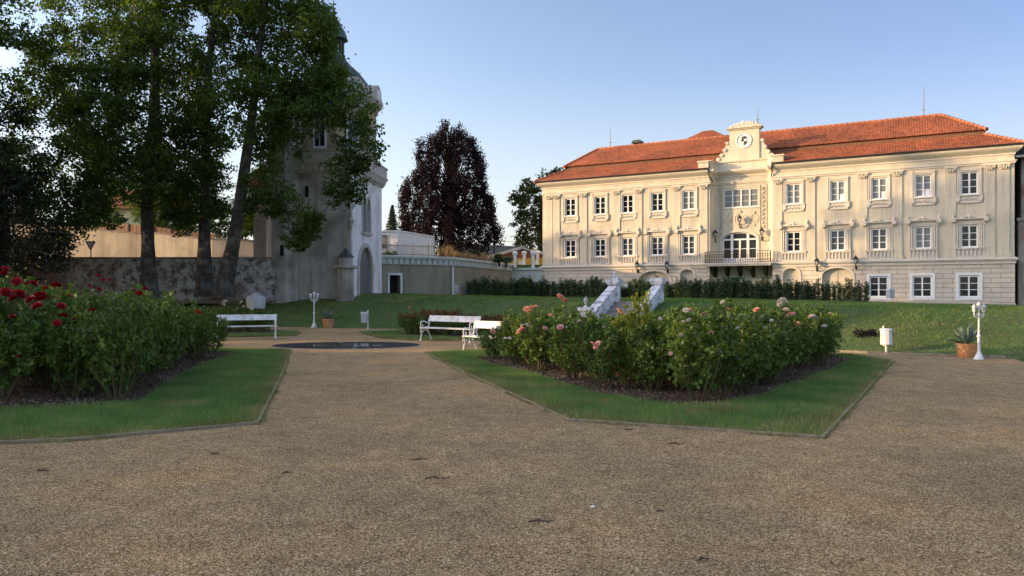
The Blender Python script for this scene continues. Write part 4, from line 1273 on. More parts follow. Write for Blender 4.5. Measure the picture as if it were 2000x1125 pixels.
for k in range(26):
    x = GU0 + 0.05 + (GU1 - GU0 - 0.1) * k / 25
    hh = 0.18 + 0.28 * math.sin(pi * k / 25) + random.uniform(-0.05, 0.06)
    b.tube([(x, 1.1, 15.16), (x + random.uniform(-.08, .08), 1.0, 15.16 + hh * 0.6), (x + random.uniform(-.1, .1), 1.15, 15.16 + hh)], [0.11, 0.10, 0.05], 6)
b.build('acroterion', M['trim'], gable)
CU, CZc, CR = fu(1453, 0.95), 14.02, 0.58
b = MB()
n = 28
ring(b, CU, CZc, CR, 0.06, 0.94, n)
b.prism_y([(CU + CR * math.cos(2 * pi * k / n), CZc + CR * math.sin(2 * pi * k / n)) for k in range(n)], 0.93, 0.97)
crest = b.build('crest_roundel', M['white'], gable)
b = MB()
sh = 0.20; zt_ = CZc + 0.14
def q(x0, x1, z0, z1, mi): b.box(CU + x0, CU + x1, 0.895, 0.925, z0, z1, mi)
q(-sh, 0, zt_ - 0.2, zt_, 0); q(0, sh, zt_ - 0.2, zt_, 1)
q(-sh, 0, zt_ - 0.42, zt_ - 0.2, 1)
b.prism_y([(CU, zt_ - 0.2), (CU, zt_ - 0.50), (CU + 0.13, zt_ - 0.43), (CU + sh, zt_ - 0.3), (CU + sh, zt_ - 0.2)], 0.893, 0.925, 0)
b.box(CU - 0.15, CU + 0.15, 0.89, 0.925, zt_ + 0.03, zt_ + 0.10, 2)
for k in range(5):
    x = (k - 2) * 0.075
    b.prism_y([(CU + x - 0.035, zt_ + 0.10), (CU + x + 0.035, zt_ + 0.10), (CU + x * 1.15, zt_ + 0.24 - abs(k - 2) * 0.02)], 0.89, 0.925, 2)
b.build('crest_shield', [M['black_iron'], M['white'], M['black_iron']], crest)
# rods
for px, py0, py1, yl, zb in ((1192, 252, 297, 5.9, 15.5), (1480, 213, 243, 1.2, 15.1), (1804, 170, 226, 5.9, 15.5)):
    u = fu(px, yl); Yw = CY0 - CB * u + CA * yl
    zt2 = HC + (HOR - py0) / FPX * Yw
    b = MB(); b.tube([(u, yl, zb), (u, yl, zt2)], [0.035, 0.018], 5)
    b.box(u - 0.12, u + 0.12, yl - 0.02, yl + 0.02, zb + 0.55, zb + 0.6)
    b.build('lightning_rod', M['dark_grey'], castle)

# lanterns on the castle wall
def lantern_parts(root):
    b = MB()
    b.box(-0.06, 0.06, -0.03, 0, -0.62, -0.28)
    b.tube([(0, -0.02, -0.55), (0, -0.14, -0.62), (0, -0.30, -0.50), (0, -0.36, -0.34), (0, -0.36, -0.22)], [0.05, 0.045, 0.04, 0.035, 0.03], 6)
    b.tube([(0, -0.02, -0.32), (0, -0.2, -0.38), (0, -0.28, -0.47)], 0.022, 5)
    b.build('bracket', M['black_iron'], root)
    b = MB()
    b.lathe([(0.05, -0.22), (0.10, -0.20), (0.10, -0.17)], (0, -0.36, 0), 6)
    for k in range(6):
        a = 2 * pi * k / 6
        b.tube([(0.10 * math.cos(a), -0.36 + 0.10 * math.sin(a), -0.18), (0.16 * math.cos(a), -0.36 + 0.16 * math.sin(a), 0.14)], 0.014, 4)
    b.lathe([(0.20, 0.14), (0.21, 0.17), (0.12, 0.27), (0.07, 0.30), (0.09, 0.33), (0.03, 0.38), (0.025, 0.44), (0.005, 0.50)], (0, -0.36, 0), 6)
    b.build('lantern_cage', M['black_iron'], root)
    b = MB(); b.lathe([(0.085, -0.165), (0.145, 0.138)], (0, -0.36, 0), 6); b.build('glass', M['lamp_glass'], root)
LN = [(1247, 519, 0, 'black wall lantern left of the wide arch in the left wing'), (1305, 519, 0, 'black wall lantern right of the wide arch in the left wing'),
      (1596, 514, 0, 'black wall lantern left of the wide arch in the right wing'), (1672, 510, 0, 'black wall lantern right of the wide arch in the right wing'),
      (1399, 459, DC, 'black wall lantern at the left of the balcony door'), (1489, 455, DC, 'black wall lantern at the right of the balcony door'), (1446, 430, DC, 'black wall lantern above the balcony door')]
ln0 = None
for px, py, yl, lab in LN:
    u = fu(px, yl); p = cw(u, yl if yl else YG, 0); Yw = p.y
    z = HC + (HOR - py) / FPX * Yw
    if ln0 is None:
        ln0 = empty('wall_lantern', (p.x, p.y, z), lab, 'lantern', 'black wall lanterns', CROT)
        lantern_parts(ln0); o = ln0
    else:
        o = dup_tree(ln0); o.location = (p.x, p.y, z); o['label'] = lab

# neighbour building at the right edge
nb = empty('stone_house', cw(CL + 0.28, 0.5, 0), 'dark old stone house right of the castle, cut by the frame', 'house', rotz=CROT)
b = MB(); b.box(0, 14, 0, 9, 0.2, 6.6); b.box(0.2, 14, 0.25, 9, 6.6, 11.0); b.box(-0.1, 14, -0.12, 0.1, 6.6, 6.8); b.build('wall', M['quarry'], nb)
b = MB(); slope(b, (-0.5, -0.5, 11), (14.5, -0.5, 11), (12, 4.5, 14), (2, 4.5, 14)); slope(b, (-0.5, 9.5, 11), (-0.5, -0.5, 11), (2, 4.5, 14), (2, 4.5, 14)); b.box(-0.4, 14.4, -0.4, 9.4, 10.9, 10.98); b.build('roof', M['slate'], nb)
b = MB(); b.box(0.9, 2.0, 0.2, 0.245, 8.0, 9.6); b.build('window', M['glass_dark'], nb)

# ------------------------------------------------------------------ stairs
SA = Vector((CB, CA, 0)); SP = Vector((CA, -CB, 0))
def sw(s, t, z, o=Vector((4.27, 30.5, 0))):       # s: along stair upward from top post, t: to the right
    p = o + SA * s + SP * t
    return (p.x, p.y, z)
stairs = empty('garden_stairs', (4.27, 30.5, 0.6), 'white plastered garden stairs with sloping side walls up to the castle terrace', 'stairs')
def local(b):
    b.v = [(x - 4.27, y - 30.5, z - 0.6) for x, y, z in b.v]
    return b
SW = 1.87
def sbox(b, s0, s1, t0, t1, z0, z1, mi=0):
    c = [sw(s0, t0, 0), sw(s0, t1, 0), sw(s1, t1, 0), sw(s1, t0, 0)]
    b.mesh([(x, y, z0) for x, y, _ in c] + [(x, y, z1) for x, y, _ in c], [(3, 2, 1, 0), (4, 5, 6, 7), (0, 1, 5, 4), (1, 2, 6, 5), (2, 3, 7, 6), (3, 0, 4, 7)], mi)
b = MB()
for k in range(8):
    s0 = -2.95 + k * 0.36
    sbox(b, s0, 0.4, 0.16, SW - 0.16, -0.1 if k == 0 else (k) * 0.158, (k + 1) * 0.158 - 0.0)
    sbox(b, s0 - 0.03, s0 + 0.36, 0.16, SW - 0.16, (k + 1) * 0.158 - 0.0 + 0.002, (k + 1) * 0.158 + 0.03)
local(b).build('steps', M['concrete'], stairs)
for t in (0.0, SW):
    b = MB()
    w = 0.13
    prof = [(-2.9, -0.1), (-2.9, 0.72), (-0.15, 1.86), (0.16, 1.86), (0.16, 0.2)]
    n_ = len(prof)
    vs = [sw(s, t - w, z) for s, z in prof] + [sw(s, t + w, z) for s, z in prof]
    b.mesh(vs, [tuple(range(n_)), tuple(reversed(range(n_, 2 * n_)))] + [(i, i + n_, (i + 1) % n_ + n_, (i + 1) % n_) for i in range(n_)])
    local(b).build('side_wall', M['stairwhite'], stairs)
    b = MB()
    prof = [(-2.95, 0.725), (-2.95, 0.80), (-0.2, 1.94), (-0.2, 1.865)]
    vs = [sw(s, t - w - 0.05, z) for s, z in prof] + [sw(s, t + w + 0.05, z) for s, z in prof]
    b.mesh(vs, [(0, 1, 2, 3), (7, 6, 5, 4)] + [(i, i + 4, (i + 1) % 4 + 4, (i + 1) % 4) for i in range(4)])
    local(b).build('coping', M['stairwhite'], stairs)
    b = MB()
    sbox(b, -0.19, 0.19, t - 0.19, t + 0.19, 0.3, 2.0); sbox(b, -0.25, 0.25, t - 0.25, t + 0.25, 2.0, 2.08); sbox(b, -0.29, 0.29, t - 0.29, t + 0.29, 2.08, 2.2)
    sbox(b, -0.24, 0.24, t - 0.24, t + 0.24, 2.2, 2.24)
    local(b).build('post', M['stairwhite'], stairs)
    if t > 0: continue
    b = MB()
    sbox(b, -3.22, -2.96, t - 0.19, t + 0.19, -0.1, 0.98); sbox(b, -3.30, -2.90, t - 0.26, t + 0.26, 0.98, 1.1)
    local(b).build('newel', M['stairwhite'], stairs)
    c_ = sw(-3.1, t, 0)
    b = MB(); b.lathe([(0.09, 1.1), (0.09, 1.13), (0.03, 1.17), (0.03, 1.22), (0.085, 1.33), (0.08, 1.40), (0.03, 1.46), (0.005, 1.54)], (c_[0], c_[1], 0), 10)
    local(b).build('finial', M['stairwhite'], stairs)
c_ = sw(0, 0, 0)
b = MB(); b.lathe([(0.12, 2.24), (0.05, 2.30), (0.06, 2.36), (0.02, 2.44), (0.055, 2.48), (0.005, 2.54)], (c_[0], c_[1], 0), 10)
for k in range(10):
    a = 2 * pi * k / 10
    b.tube([(c_[0] + 0.2 * math.cos(a), c_[1] + 0.2 * math.sin(a), 2.24), (c_[0] + 0.21 * math.cos(a), c_[1] + 0.21 * math.sin(a), 2.38)], [0.02, 0.004], 5)
local(b).build('post_top', M['stairwhite'], stairs)

# ------------------------------------------------------------------ pond
PCX, PCY, PRX, PRY = -5.2, 23.0, 2.3, 1.55
pond = empty('pond', (PCX, PCY, 0), 'round sunken pond with dark granite panelled rim in the gravel', 'pond')
b = MB(); n = 24
for k in range(n):
    a0, a1 = 2 * pi * (k + 0.05) / n, 2 * pi * (k + 0.95) / n
    o0 = (PRX * math.cos(a0), PRY * math.sin(a0)); o1 = (PRX * math.cos(a1), PRY * math.sin(a1))
    i0 = (o0[0] * .55, o0[1] * .55); i1 = (o1[0] * .55, o1[1] * .55)
    b.prism_z([o0, o1, i1, i0], 0.004, 0.014)
b.build('rim', M['grave_dark'], pond)
b = MB(); b.prism_z([(PRX * 1.005 * math.cos(2 * pi * k / 48), PRY * 1.005 * math.sin(2 * pi * k / 48)) for k in range(48)], -0.02, 0.006); b.build('kerb_bed', M['palegranite'], pond)
b = MB(); b.prism_z([(PRX * .56 * math.cos(2 * pi * k / 48), PRY * .56 * math.sin(2 * pi * k / 48)) for k in range(48)], 0.006, 0.012); b.build('water', M['water'], pond)

# ------------------------------------------------------------------ benches
def spiral(cx_, cz_, r0, r1, a0, turns, n=14):
    return [(cx_ + (r0 + (r1 - r0) * k / n) * math.cos(a0 + turns * 2 * pi * k / n), cz_ + (r0 + (r1 - r0) * k / n) * math.sin(a0 + turns * 2 * pi * k / n)) for k in range(n + 1)]
def bench_end():
    """cast iron end in the (y,z) plane; front is -y"""
    b = MB()
    def t(pts, r): b.tube([(0, y, z) for y, z in pts], r, 6)
    t([(0.28, 0.0), (0.23, 0.12), (0.13, 0.28), (0.10, 0.38)], [0.022, 0.02, 0.022, 0.025])       # rear leg
    t([(-0.30, 0.0), (-0.28, 0.14), (-0.22, 0.28), (-0.24, 0.40)], [0.022, 0.02, 0.022, 0.022])   # front leg
    t([(-0.25, 0.24), (-0.14, 0.33), (0.0, 0.36), (0.10, 0.30), (0.17, 0.20)], 0.016)             # brace arch
    t([(-0.27, 0.40), (0.10, 0.39)], 0.024)
    t([(0.10, 0.38), (0.15, 0.55), (0.22, 0.74), (0.27, 0.86)], [0.026, 0.022, 0.02, 0.024])      # back post
    t([(0.17, 0.60), (0.05, 0.61), (-0.10, 0.66), (-0.24, 0.66), (-0.30, 0.58), (-0.28, 0.48), (-0.20, 0.47), (-0.17, 0.53), (-0.21, 0.56)], [0.02, 0.02, 0.022, 0.022, 0.022, 0.02, 0.017, 0.015, 0.014])
    t(spiral(-0.26, 0.31, 0.075, 0.02, 0.6, 1.3), 0.013)
    t([(-0.28, 0.48), (-0.30, 0.42), (-0.24, 0.40)], 0.02)
    t(spiral(0.02, 0.45, 0.05, 0.015, 2.5, 1.2), 0.011)
    for y in (0.28, -0.30):
        b.lathe([(0.045, 0), (0.045, 0.015), (0.02, 0.03)], (0, y, 0), 8)
    return b.make('end_frame', M['iron_white'])
mEnd = bench_end()
def bench(loc, ang, L=1.9, label=''):
    r = empty('park_bench', (loc[0], loc[1], 0.01), label, 'bench', 'white garden benches round the pond', ang)
    for x in (-L / 2 + 0.06, L / 2 - 0.06):
        link('end_frame', mEnd, r, (x, 0, 0))
    b = MB()
    for y0, y1 in ((-0.29, -0.17), (-0.15, -0.03), (-0.01, 0.11)):
        b.box(-L / 2, L / 2, y0, y1, 0.425, 0.46)
    b.build('seat', M['white'], r)
    b = MB()
    b.mesh([(-L / 2, 0.185, 0.655), (L / 2, 0.185, 0.655), (L / 2, 0.255, 0.855), (-L / 2, 0.255, 0.855), (-L / 2, 0.215, 0.645), (L / 2, 0.215, 0.645), (L / 2, 0.285, 0.845), (-L / 2, 0.285, 0.845)],
           [(0, 1, 2, 3), (7, 6, 5, 4), (0, 4, 5, 1), (1, 5, 6, 2), (2, 6, 7, 3), (3, 7, 4, 0)])
    b.build('backrest', M['white'], r)
    return r
# A: right of pond, facing the camera; B: seen from its end; C: left
bench((-2.1, 24.75), math.radians(-33), 2.2, 'white garden bench facing the camera right of the pond, in front of russet roses')
bench((-0.42, 19.85), math.radians(-38), 2.0, 'white garden bench standing on the lawn, half behind the pink roses')
bench((-9.55, 26.3), math.radians(20), 2.1, 'white garden bench left of the pond, half behind the red roses')

# ------------------------------------------------------------------ lamp posts, bins, agaves
def lamp_post(base, H, label):
    r = empty('lamp_post', base, label, 'lamp post', 'white three armed lamp posts', 0.15)
    k = H / 1.45
    b = MB(); b.lathe([(0.13 * k, 0), (0.13 * k, 0.02), (0.10 * k, 0.05), (0.055 * k, 0.16 * k), (0.036 * k, 0.2 * k), (0.031 * k, 0.55 * k), (0.05 * k, 0.57 * k), (0.05 * k, 0.60 * k), (0.027 * k, 0.62 * k), (0.022 * k, 1.1 * k), (0.045 * k, 1.12 * k), (0.02 * k, 1.16 * k), (0.018 * k, 1.26 * k)], seg=12)
    b.build('post', M['white'], r)
    b = MB()
    for s in (-1, 1):
        b.tube([(0, 0, 1.06 * k), (s * 0.07 * k, 0, 1.05 * k), (s * 0.125 * k, 0, 1.09 * k), (s * 0.14 * k, 0, 1.16 * k), (s * 0.135 * k, 0, 1.2 * k)], 0.011 * k, 6)
        b.tube([(0, 0, 1.14 * k), (s * 0.16 * k, 0, 1.15 * k)], 0.010 * k, 6)
        b.tube([(x * k, 0, z * k) for x, z in spiral(s * 0.07, 1.10, 0.03, 0.008, 0, 1.2, 8)], 0.006 * k, 4)
    b.build('arm', M['white'], r)
    for x, z in ((-0.135, 1.20), (0, 1.26), (0.135, 1.20)):
        b = MB()
        b.lathe([(0.03 * k, 0), (0.035 * k, 0.015 * k)], (x * k, 0, z * k), 6)
        for q_ in range(6):
            a = 2 * pi * q_ / 6
            b.tube([(x * k + 0.033 * k * math.cos(a), 0.033 * k * math.sin(a), (z + 0.015) * k), (x * k + 0.047 * k * math.cos(a), 0.047 * k * math.sin(a), (z + 0.13) * k)], 0.005 * k, 4)
        b.lathe([(0.062 * k, 0.13 * k), (0.062 * k, 0.14 * k), (0.02 * k, 0.175 * k), (0.012 * k, 0.19 * k), (0.003 * k, 0.205 * k)], (x * k, 0, z * k), 6)
        ln = b.build('lantern', M['white'], r)
        b = MB(); b.lathe([(0.032 * k, 0.016 * k), (0.044 * k, 0.129 * k)], (x * k, 0, z * k), 6); b.build('glass', M['lamp_glass'], ln)
x_, y_ = gp(1912, 702); lamp_post((x_, y_, 0), 1.42, 'white lamp post with three lanterns beside the right agave pot')
x_, y_ = gp(613.5, 639.5); lamp_post((x_, y_, 0), 1.70, 'white lamp post with three lanterns at the foot of the left bank')

def bin_round(base, label, ang=0.0, s=1.0):
    r = empty('litter_bin', base, label, 'litter bin', 'white litter bins on posts', ang)
    b = MB(); b.lathe([(0.055 * s, 0), (0.05 * s, 0.02), (0.028 * s, 0.03), (0.028 * s, 0.10), (0.036 * s, 0.14), (0.036 * s, 0.2), (0.028 * s, 0.22)], seg=10); b.lathe([(0.025, 0.22), (0.025, 0.72 * s), (0.005, 0.74 * s)], (0, 0.155 * s, 0), 8); b.box(-0.02, 0.02, 0, 0.165 * s, 0.19 * s, 0.22 * s); b.build('post', M['white'], r)
    b = MB(); b.lathe([(0.14 * s, 0.225 * s), (0.15 * s, 0.235 * s), (0.148 * s, 0.57 * s), (0.143 * s, 0.60 * s)], seg=10, a0=0.3); b.build('body', M['white'], r)
    b = MB(); b.lathe([(0.155 * s, 0.60 * s), (0.165 * s, 0.615 * s), (0.165 * s, 0.65 * s), (0.15 * s, 0.66 * s)], seg=10, a0=0.3); b.build('lid', M['white'], r)
x_, y_ = gp(1731, 690); bin_round((x_, y_, gzf(x_, y_)), 'round white litter bin on a short post by the sunlit grass bank', 0, 1.0)
def bin_box(base, label, ang, s=1.0, flip=1, tone='white'):
    r = empty('litter_bin', base, label, 'litter bin', 'white litter bins on posts', ang)
    b = MB(); b.lathe([(0.05, 0), (0.045, 0.03), (0.025, 0.06), (0.03, 0.2 * s), (0.022, 0.22 * s), (0.022, 0.84 * s), (0.004, 0.88 * s)], (flip * 0.13 * s, 0, 0), 8); b.box(*sorted((flip * 0.13 * s, flip * -0.19 * s)), -0.015, 0.015, 0.76 * s, 0.785 * s); b.build('post', M['white'], r)
    b = MB(); b.box(-0.16 * s, 0.11 * s, -0.14 * s, 0.14 * s, 0.30 * s, 0.71 * s) if flip > 0 else b.box(-0.11 * s, 0.16 * s, -0.14 * s, 0.14 * s, 0.30 * s, 0.71 * s)
    b.build('body', M[tone], r)
    b = MB(); x0_, x1_ = (-0.18 * s, 0.125 * s) if flip > 0 else (-0.125 * s, 0.18 * s)
    b.box(x0_, x1_, -0.155 * s, 0.155 * s, 0.712 * s, 0.75 * s); b.build('lid', M['white'], r)
M['binpanel'] = pmat('grey_white_panel', (0.42, 0.44, 0.47), None, rough=0.5)
x_, y_ = gp(713, 643); bin_box((x_, y_, 0), 'white box litter bin with grey panel left of the pond path', 0.0, 1.0, 1, 'binpanel')
p_ = at(1738, 594, 45); bin_box((p_.x, p_.y, gzf(p_.x, p_.y)), 'grey box litter bin on a white post by the castle wall', 0.2, 1.25, -1, 'binpanel')
p_ = at(891, 577, 53.2); bin_box((p_.x, p_.y, gzf(p_.x, p_.y)), 'small grey box litter bin at the corner of the retaining wall', 0.2, 0.95, -1, 'binpanel')

def agave(base, pr, ph, R, Hh, label, seed):
    r = empty('agave_pot', base, label, 'potted agave', 'agaves in terracotta pots')
    b = MB(); b.lathe([(pr * 0.72, 0), (pr * 0.74, 0.01), (pr * 0.86, ph * 0.42), (pr * 0.89, ph * 0.44), (pr * 0.89, ph * 0.50), (pr * 0.87, ph * 0.52), (pr * 0.96, ph * 0.86), (pr, ph * 0.88), (pr * 1.0, ph), (pr * 0.9, ph), (pr * 0.88, ph * 0.9)], seg=24); b.build('pot', M['terracotta'], r, smooth_=False)
    b = MB(); b.lathe([(pr * 0.88, ph * 0.88), (0.01, ph * 0.92)], seg=16); b.build('soil', M['mulch'], r)
    rg = random.Random(seed)
    b = MB()
    for k in range(26):
        a = k * 2.399 + rg.uniform(-.2, .2)
        e = math.radians(12 + 74 * (1 - k / 26) ** 0.8 if k > 8 else rg.uniform(55, 85)) if False else math.radians(rg.uniform(70, 86) if k < 7 else (rg.uniform(45, 68) if k < 16 else rg.uniform(14, 42)))
        L = Hh * rg.uniform(0.75, 1.05) * (1.0 if k < 16 else 1.0)
        w = 0.075 * Hh / 0.55
        ca, sa = math.cos(a), math.sin(a)
        seg = 6; prev = None
        pts = []
        for i in range(seg + 1):
            t = i / seg
            bend = (0.35 if k >= 16 else 0.12) * t * t
            rr = pr * 0.15 + L * t * math.cos(e) ; zz = ph * 0.9 + L * (t * math.sin(e) - bend * 0.5)
            ww = w * (0.75 + 0.9 * t - 1.65 * t * t) if t < 0.99 else 0.002
            ww = max(ww, 0.002)
            pts.append((rr, zz, ww))
        vs = []
        for rr, zz, ww in pts:
            up = Vector((-math.sin(e) * ca, -math.sin(e) * sa, math.cos(e)))
            c = Vector((rr * ca, rr * sa, zz)); sd = Vector((-sa, ca, 0)) * ww
            vs += [c - sd + up * ww * 0.35, c - up * ww * 0.3, c + sd + up * ww * 0.35]
        fs = []
        for i in range(seg):
            o = i * 3
            fs += [(o, o + 1, o + 4, o + 3), (o + 1, o + 2, o + 5, o + 4)]
        b.mesh(vs, fs)
    b.build('agave', M['agave'], r)
x_, y_ = gp(1889, 698); agave((x_, y_, 0), 0.27, 0.36, 0.5, 0.62, 'large agave in a terracotta pot beside the right lamp post', 4)
x_, y_ = gp(641, 640); agave((x_, y_, 0), 0.29, 0.42, 0.4, 0.62, 'agave in a terracotta pot beside the left lamp post', 9)

# ------------------------------------------------------------------ vegetation makers
def clump_leaves(C, R, n_sub, n_leaf, size, flat=0.75, up=0.5, aspect=0.62):
    """leaf positions for a list of clusters"""
    out = []
    for c, r in zip(C, R):
        ns = max(4, int(n_sub * RNG.uniform(0.75, 1.25)))
        d = unit(RNG.normal(size=(ns, 3)))
        rad = r * (0.35 + 0.65 * RNG.uniform(size=(ns, 1)) ** 0.5)
        sc = np.asarray(c) + d * rad * np.array([1, 1, flat])
        for s in sc:
            nl = max(3, int(n_leaf * RNG.uniform(0.5, 1.4)))
            q_ = RNG.normal(size=(nl, 3)) * r * 0.19 * np.array([1.2, 1.2, 0.8])
            out.append(s + q_)
    P_ = np.concatenate(out)
    return leaf_quads(P_, size, up, aspect)

def tree(name, trunk, clusters, leaf, label, cat, group=None, bark='bark', mat='maple', nsub=19, nleaf=31, limbs=True, flat=0.9, seg=8):
    base = trunk[0]
    r = empty(name, (base[0], base[1], base[2]), label, cat, group)
    off = Vector(base[:3])
    b = MB()
    tp = [Vector(t[:3]) - off for t in trunk]; tr = [t[3] for t in trunk]
    # root flare
    b.tube([tp[0] + Vector((0, 0, -0.4)), tp[0] + Vector((0, 0, 0.15))] + tp[1:], [tr[0] * 1.45, tr[0] * 1.2] + tr[1:], seg)
    C = [np.array(c[:3]) - np.array(off) for c in clusters]; R = [c[3] for c in clusters]
    if limbs:
        zt0 = tp[0].z + (tp[-1].z - tp[0].z) * 0.16
        nodes = []
        for j in range(1, len(tp)):
            for f in np.linspace(0, 1, 7)[:-1]:
                p = tp[j - 1].lerp(tp[j], f); rr = tr[j - 1] + (tr[j] - tr[j - 1]) * f
                if p.z > zt0: nodes.append((p, rr, 0))
        axd = lambda c: min((Vector(c) - p).length for p, _, k in nodes[:60])
        for c, cr in sorted(zip(C, R), key=lambda q: axd(q[0])):
            c = Vector(c)
            best = None
            for p, rr, k in nodes:
                v = c - p
                s = v.length + max(0.0, -v.z) * 0.6 + (1.2 if k == 0 else 0.0) + max(0, 0.5 * math.hypot(v.x, v.y) - v.z) * 0.35
                if best is None or s < best[0]:
                    best = (s, p, rr, k)
            _, p, rr, k = best
            v = c - p
            r0 = min(rr * (0.5 if k == 0 else 0.8), 0.03 + 0.022 * v.length)
            sag = Vector((random.uniform(-.12, .12), random.uniform(-.12, .12), -0.12)) * v.length
            pts = [p, p + v * 0.33 + sag * 0.7 , p + v * 0.66 + sag * 0.8 + Vector((random.uniform(-.06, .06), random.uniform(-.06, .06), 0)) * v.length, c]
            rad = [r0, r0 * 0.8, r0 * 0.62, max(0.012, r0 * 0.45)]
            b.tube(pts, rad, 5, cap=False)
            for q, rq in list(zip(pts, rad))[1:]:
                nodes.append((q, rq, 1))
            for k2 in range(4):
                e = c + Vector((random.uniform(-1, 1), random.uniform(-1, 1), random.uniform(-.5, .9))) * cr * 0.9
                b.tube([pts[2].lerp(c, random.random()), c.lerp(e, 0.4) + Vector((0, 0, 0.08)), e], [rad[3] * 0.8, 0.016, 0.006], 4, cap=False)
    b.build('trunk', M[bark], r)
    V = clump_leaves(C, R, nsub, nleaf, leaf, flat)
    link('crown', quads_mesh('crown', V, M[mat]), r)
    return r

def poisson_px(poly, step, holes=(), tries=4000, seed=1):
    rg = random.Random(seed)
    xs = [p[0] for p in poly]; ys = [p[1] for p in poly]
    out = []
    for _ in range(tries):
        x, y = rg.uniform(min(xs), max(xs)), rg.uniform(min(ys), max(ys))
        if not bool(inpoly(np.array([x]), np.array([y]), poly)[0]): continue
        if any(math.hypot(x - hx, y - hy) < hr for hx, hy, hr in holes): continue
        if all(math.hypot(x - a, y - b_) > step for a, b_ in out):
            out.append((x, y))
    return out

def px_trunk(pts, D):
    res = []
    for px, py, wpx in pts:
        p = at(px, py, D); res.append((p.x, p.y, p.z, wpx / FPX * D / 2))
    return res

# ---- the three big trees in front of the stone wall
GAPS = [(432, 72, 26), (462, 318, 26), (30, 150, 20), (30, 280, 22), (200, 250, 14), (498, 350, 14), (360, 60, 10), (120, 300, 14), (345, 290, 12)]
def crown_clusters(poly, step, D, depth, rpx, seed, holes=GAPS, extra=()):
    cl = []
    rg = random.Random(seed)
    cx_ = sum(p[0] for p in poly) / len(poly)
    for (x, y) in poisson_px(poly, step, holes, seed=seed):
        k = max(0.25, 1 - (abs(x - cx_) / 300) ** 2)
        d = D + rg.uniform(-depth, depth) * k
        p = at(x, y, D)
        s = d / D
        r = rpx * rg.uniform(0.75, 1.25) / FPX * D
        cl.append((p.x, d, p.z, r))
    for (x, y, rp, dd) in extra:
        p = at(x, y, D + dd); cl.append((p.x, p.y, p.z, rp / FPX * D))
    return cl
t1 = tree('maple_tree', px_trunk([(291, 566, 30), (289, 480, 25), (287, 400, 23), (296, 300, 21), (302, 200, 20), (303, 100, 16), (308, 0, 12), (312, -100, 7)], 40.0),
          crown_clusters([(28, 165), (80, 30), (150, -70), (300, -150), (400, -110), (350, 40), (345, 200), (400, 280), (380, 370), (300, 330), (230, 400), (190, 450), (110, 420), (60, 350), (120, 280), (40, 230)], 26, 40, 4.0, 35, 2, extra=[(285, 330, 34, -2.5), (250, 360, 32, -3), (300, 370, 28, -2.5), (220, 300, 34, -3), (330, 350, 30, -2), (270, 280, 34, -3), (310, 230, 34, -2.5), (240, 220, 34, -3), (180, 400, 30, -2), (150, 430, 26, -2), (330, 390, 26, -1.5), (290, 150, 32, -3), (260, 90, 34, -3), (320, 60, 30, -3)]),
          0.178, 'tall broad maple with a thick pale trunk, leftmost of the three', 'tree', 'tall maples before the stone wall')
t2 = tree('maple_tree', px_trunk([(399, 566, 30), (399, 480, 25), (401, 380, 21), (402, 280, 18), (404, 180, 15), (415, 60, 12), (430, -60, 7)], 41.0),
          crown_clusters([(330, -120), (500, -140), (520, 0), (470, 90), (420, 140), (440, 240), (440, 330), (400, 420), (330, 440), (310, 370), (340, 300), (370, 160)], 26, 41, 3.4, 34, 3, extra=[(395, 230, 32, -2.5), (420, 280, 28, -2.5), (380, 320, 32, -2.5), (405, 350, 28, -2), (365, 380, 28, -2), (425, 190, 30, -2.5), (400, 130, 30, -2.5), (350, 420, 26, -1.5), (420, 410, 20, -1.5)]),
          0.178, 'tall dark maple with a straight trunk, middle of the three', 'tree', 'tall maples before the stone wall')
t3 = tree('maple_tree', px_trunk([(437, 566, 32), (455, 480, 27), (468, 400, 24), (478, 330, 22), (492, 230, 18), (503, 120, 14), (520, 0, 10), (530, -80, 6)], 39.5),
          crown_clusters([(460, -110), (590, -70), (630, 30), (672, 110), (650, 200), (640, 250), (560, 260), (490, 290), (470, 200), (520, 150), (440, 110), (480, 40)], 27, 39.5, 3.0, 35, 4,
                         extra=[(628, 30, 30, -0.5), (636, 62, 26, -0.5), (625, 105, 30, -1), (612, 70, 34, -1.5), (650, 150, 28, -1.5), (590, 20, 34, -1), (640, 200, 30, -2), (480, 260, 28, -2), (470, 200, 30, -2), (510, 160, 32, -2.5), (560, 180, 34, -2.5), (600, 150, 34, -2), (540, 235, 28, -2.5), (630, 90, 28, -1), (655, 150, 26, -1), (680, 185, 30, -1), (705, 210, 34, -1.5), (715, 255, 32, -1.5), (722, 295, 28, -2), (690, 240, 30, -1), (700, 320, 22, -2), (672, 290, 30, -1.5), (665, 335, 32, -2), (690, 355, 30, -2), (660, 380, 28, -2), (685, 390, 20, -2),
                                (520, 320, 30, -1), (505, 360, 30, -1.5), (540, 375, 30, -2), (560, 400, 30, -2.2), (585, 425, 28, -2.5), (600, 450, 24, -2.5), (575, 465, 22, -2.5), (612, 425, 18, -2.5), (590, 480, 14, -2.5), (530, 405, 22, -2), (495, 400, 22, -1.5)]),
          0.178, 'tall leaning maple with low hanging branches before the gate tower', 'tree', 'tall maples before the stone wall')
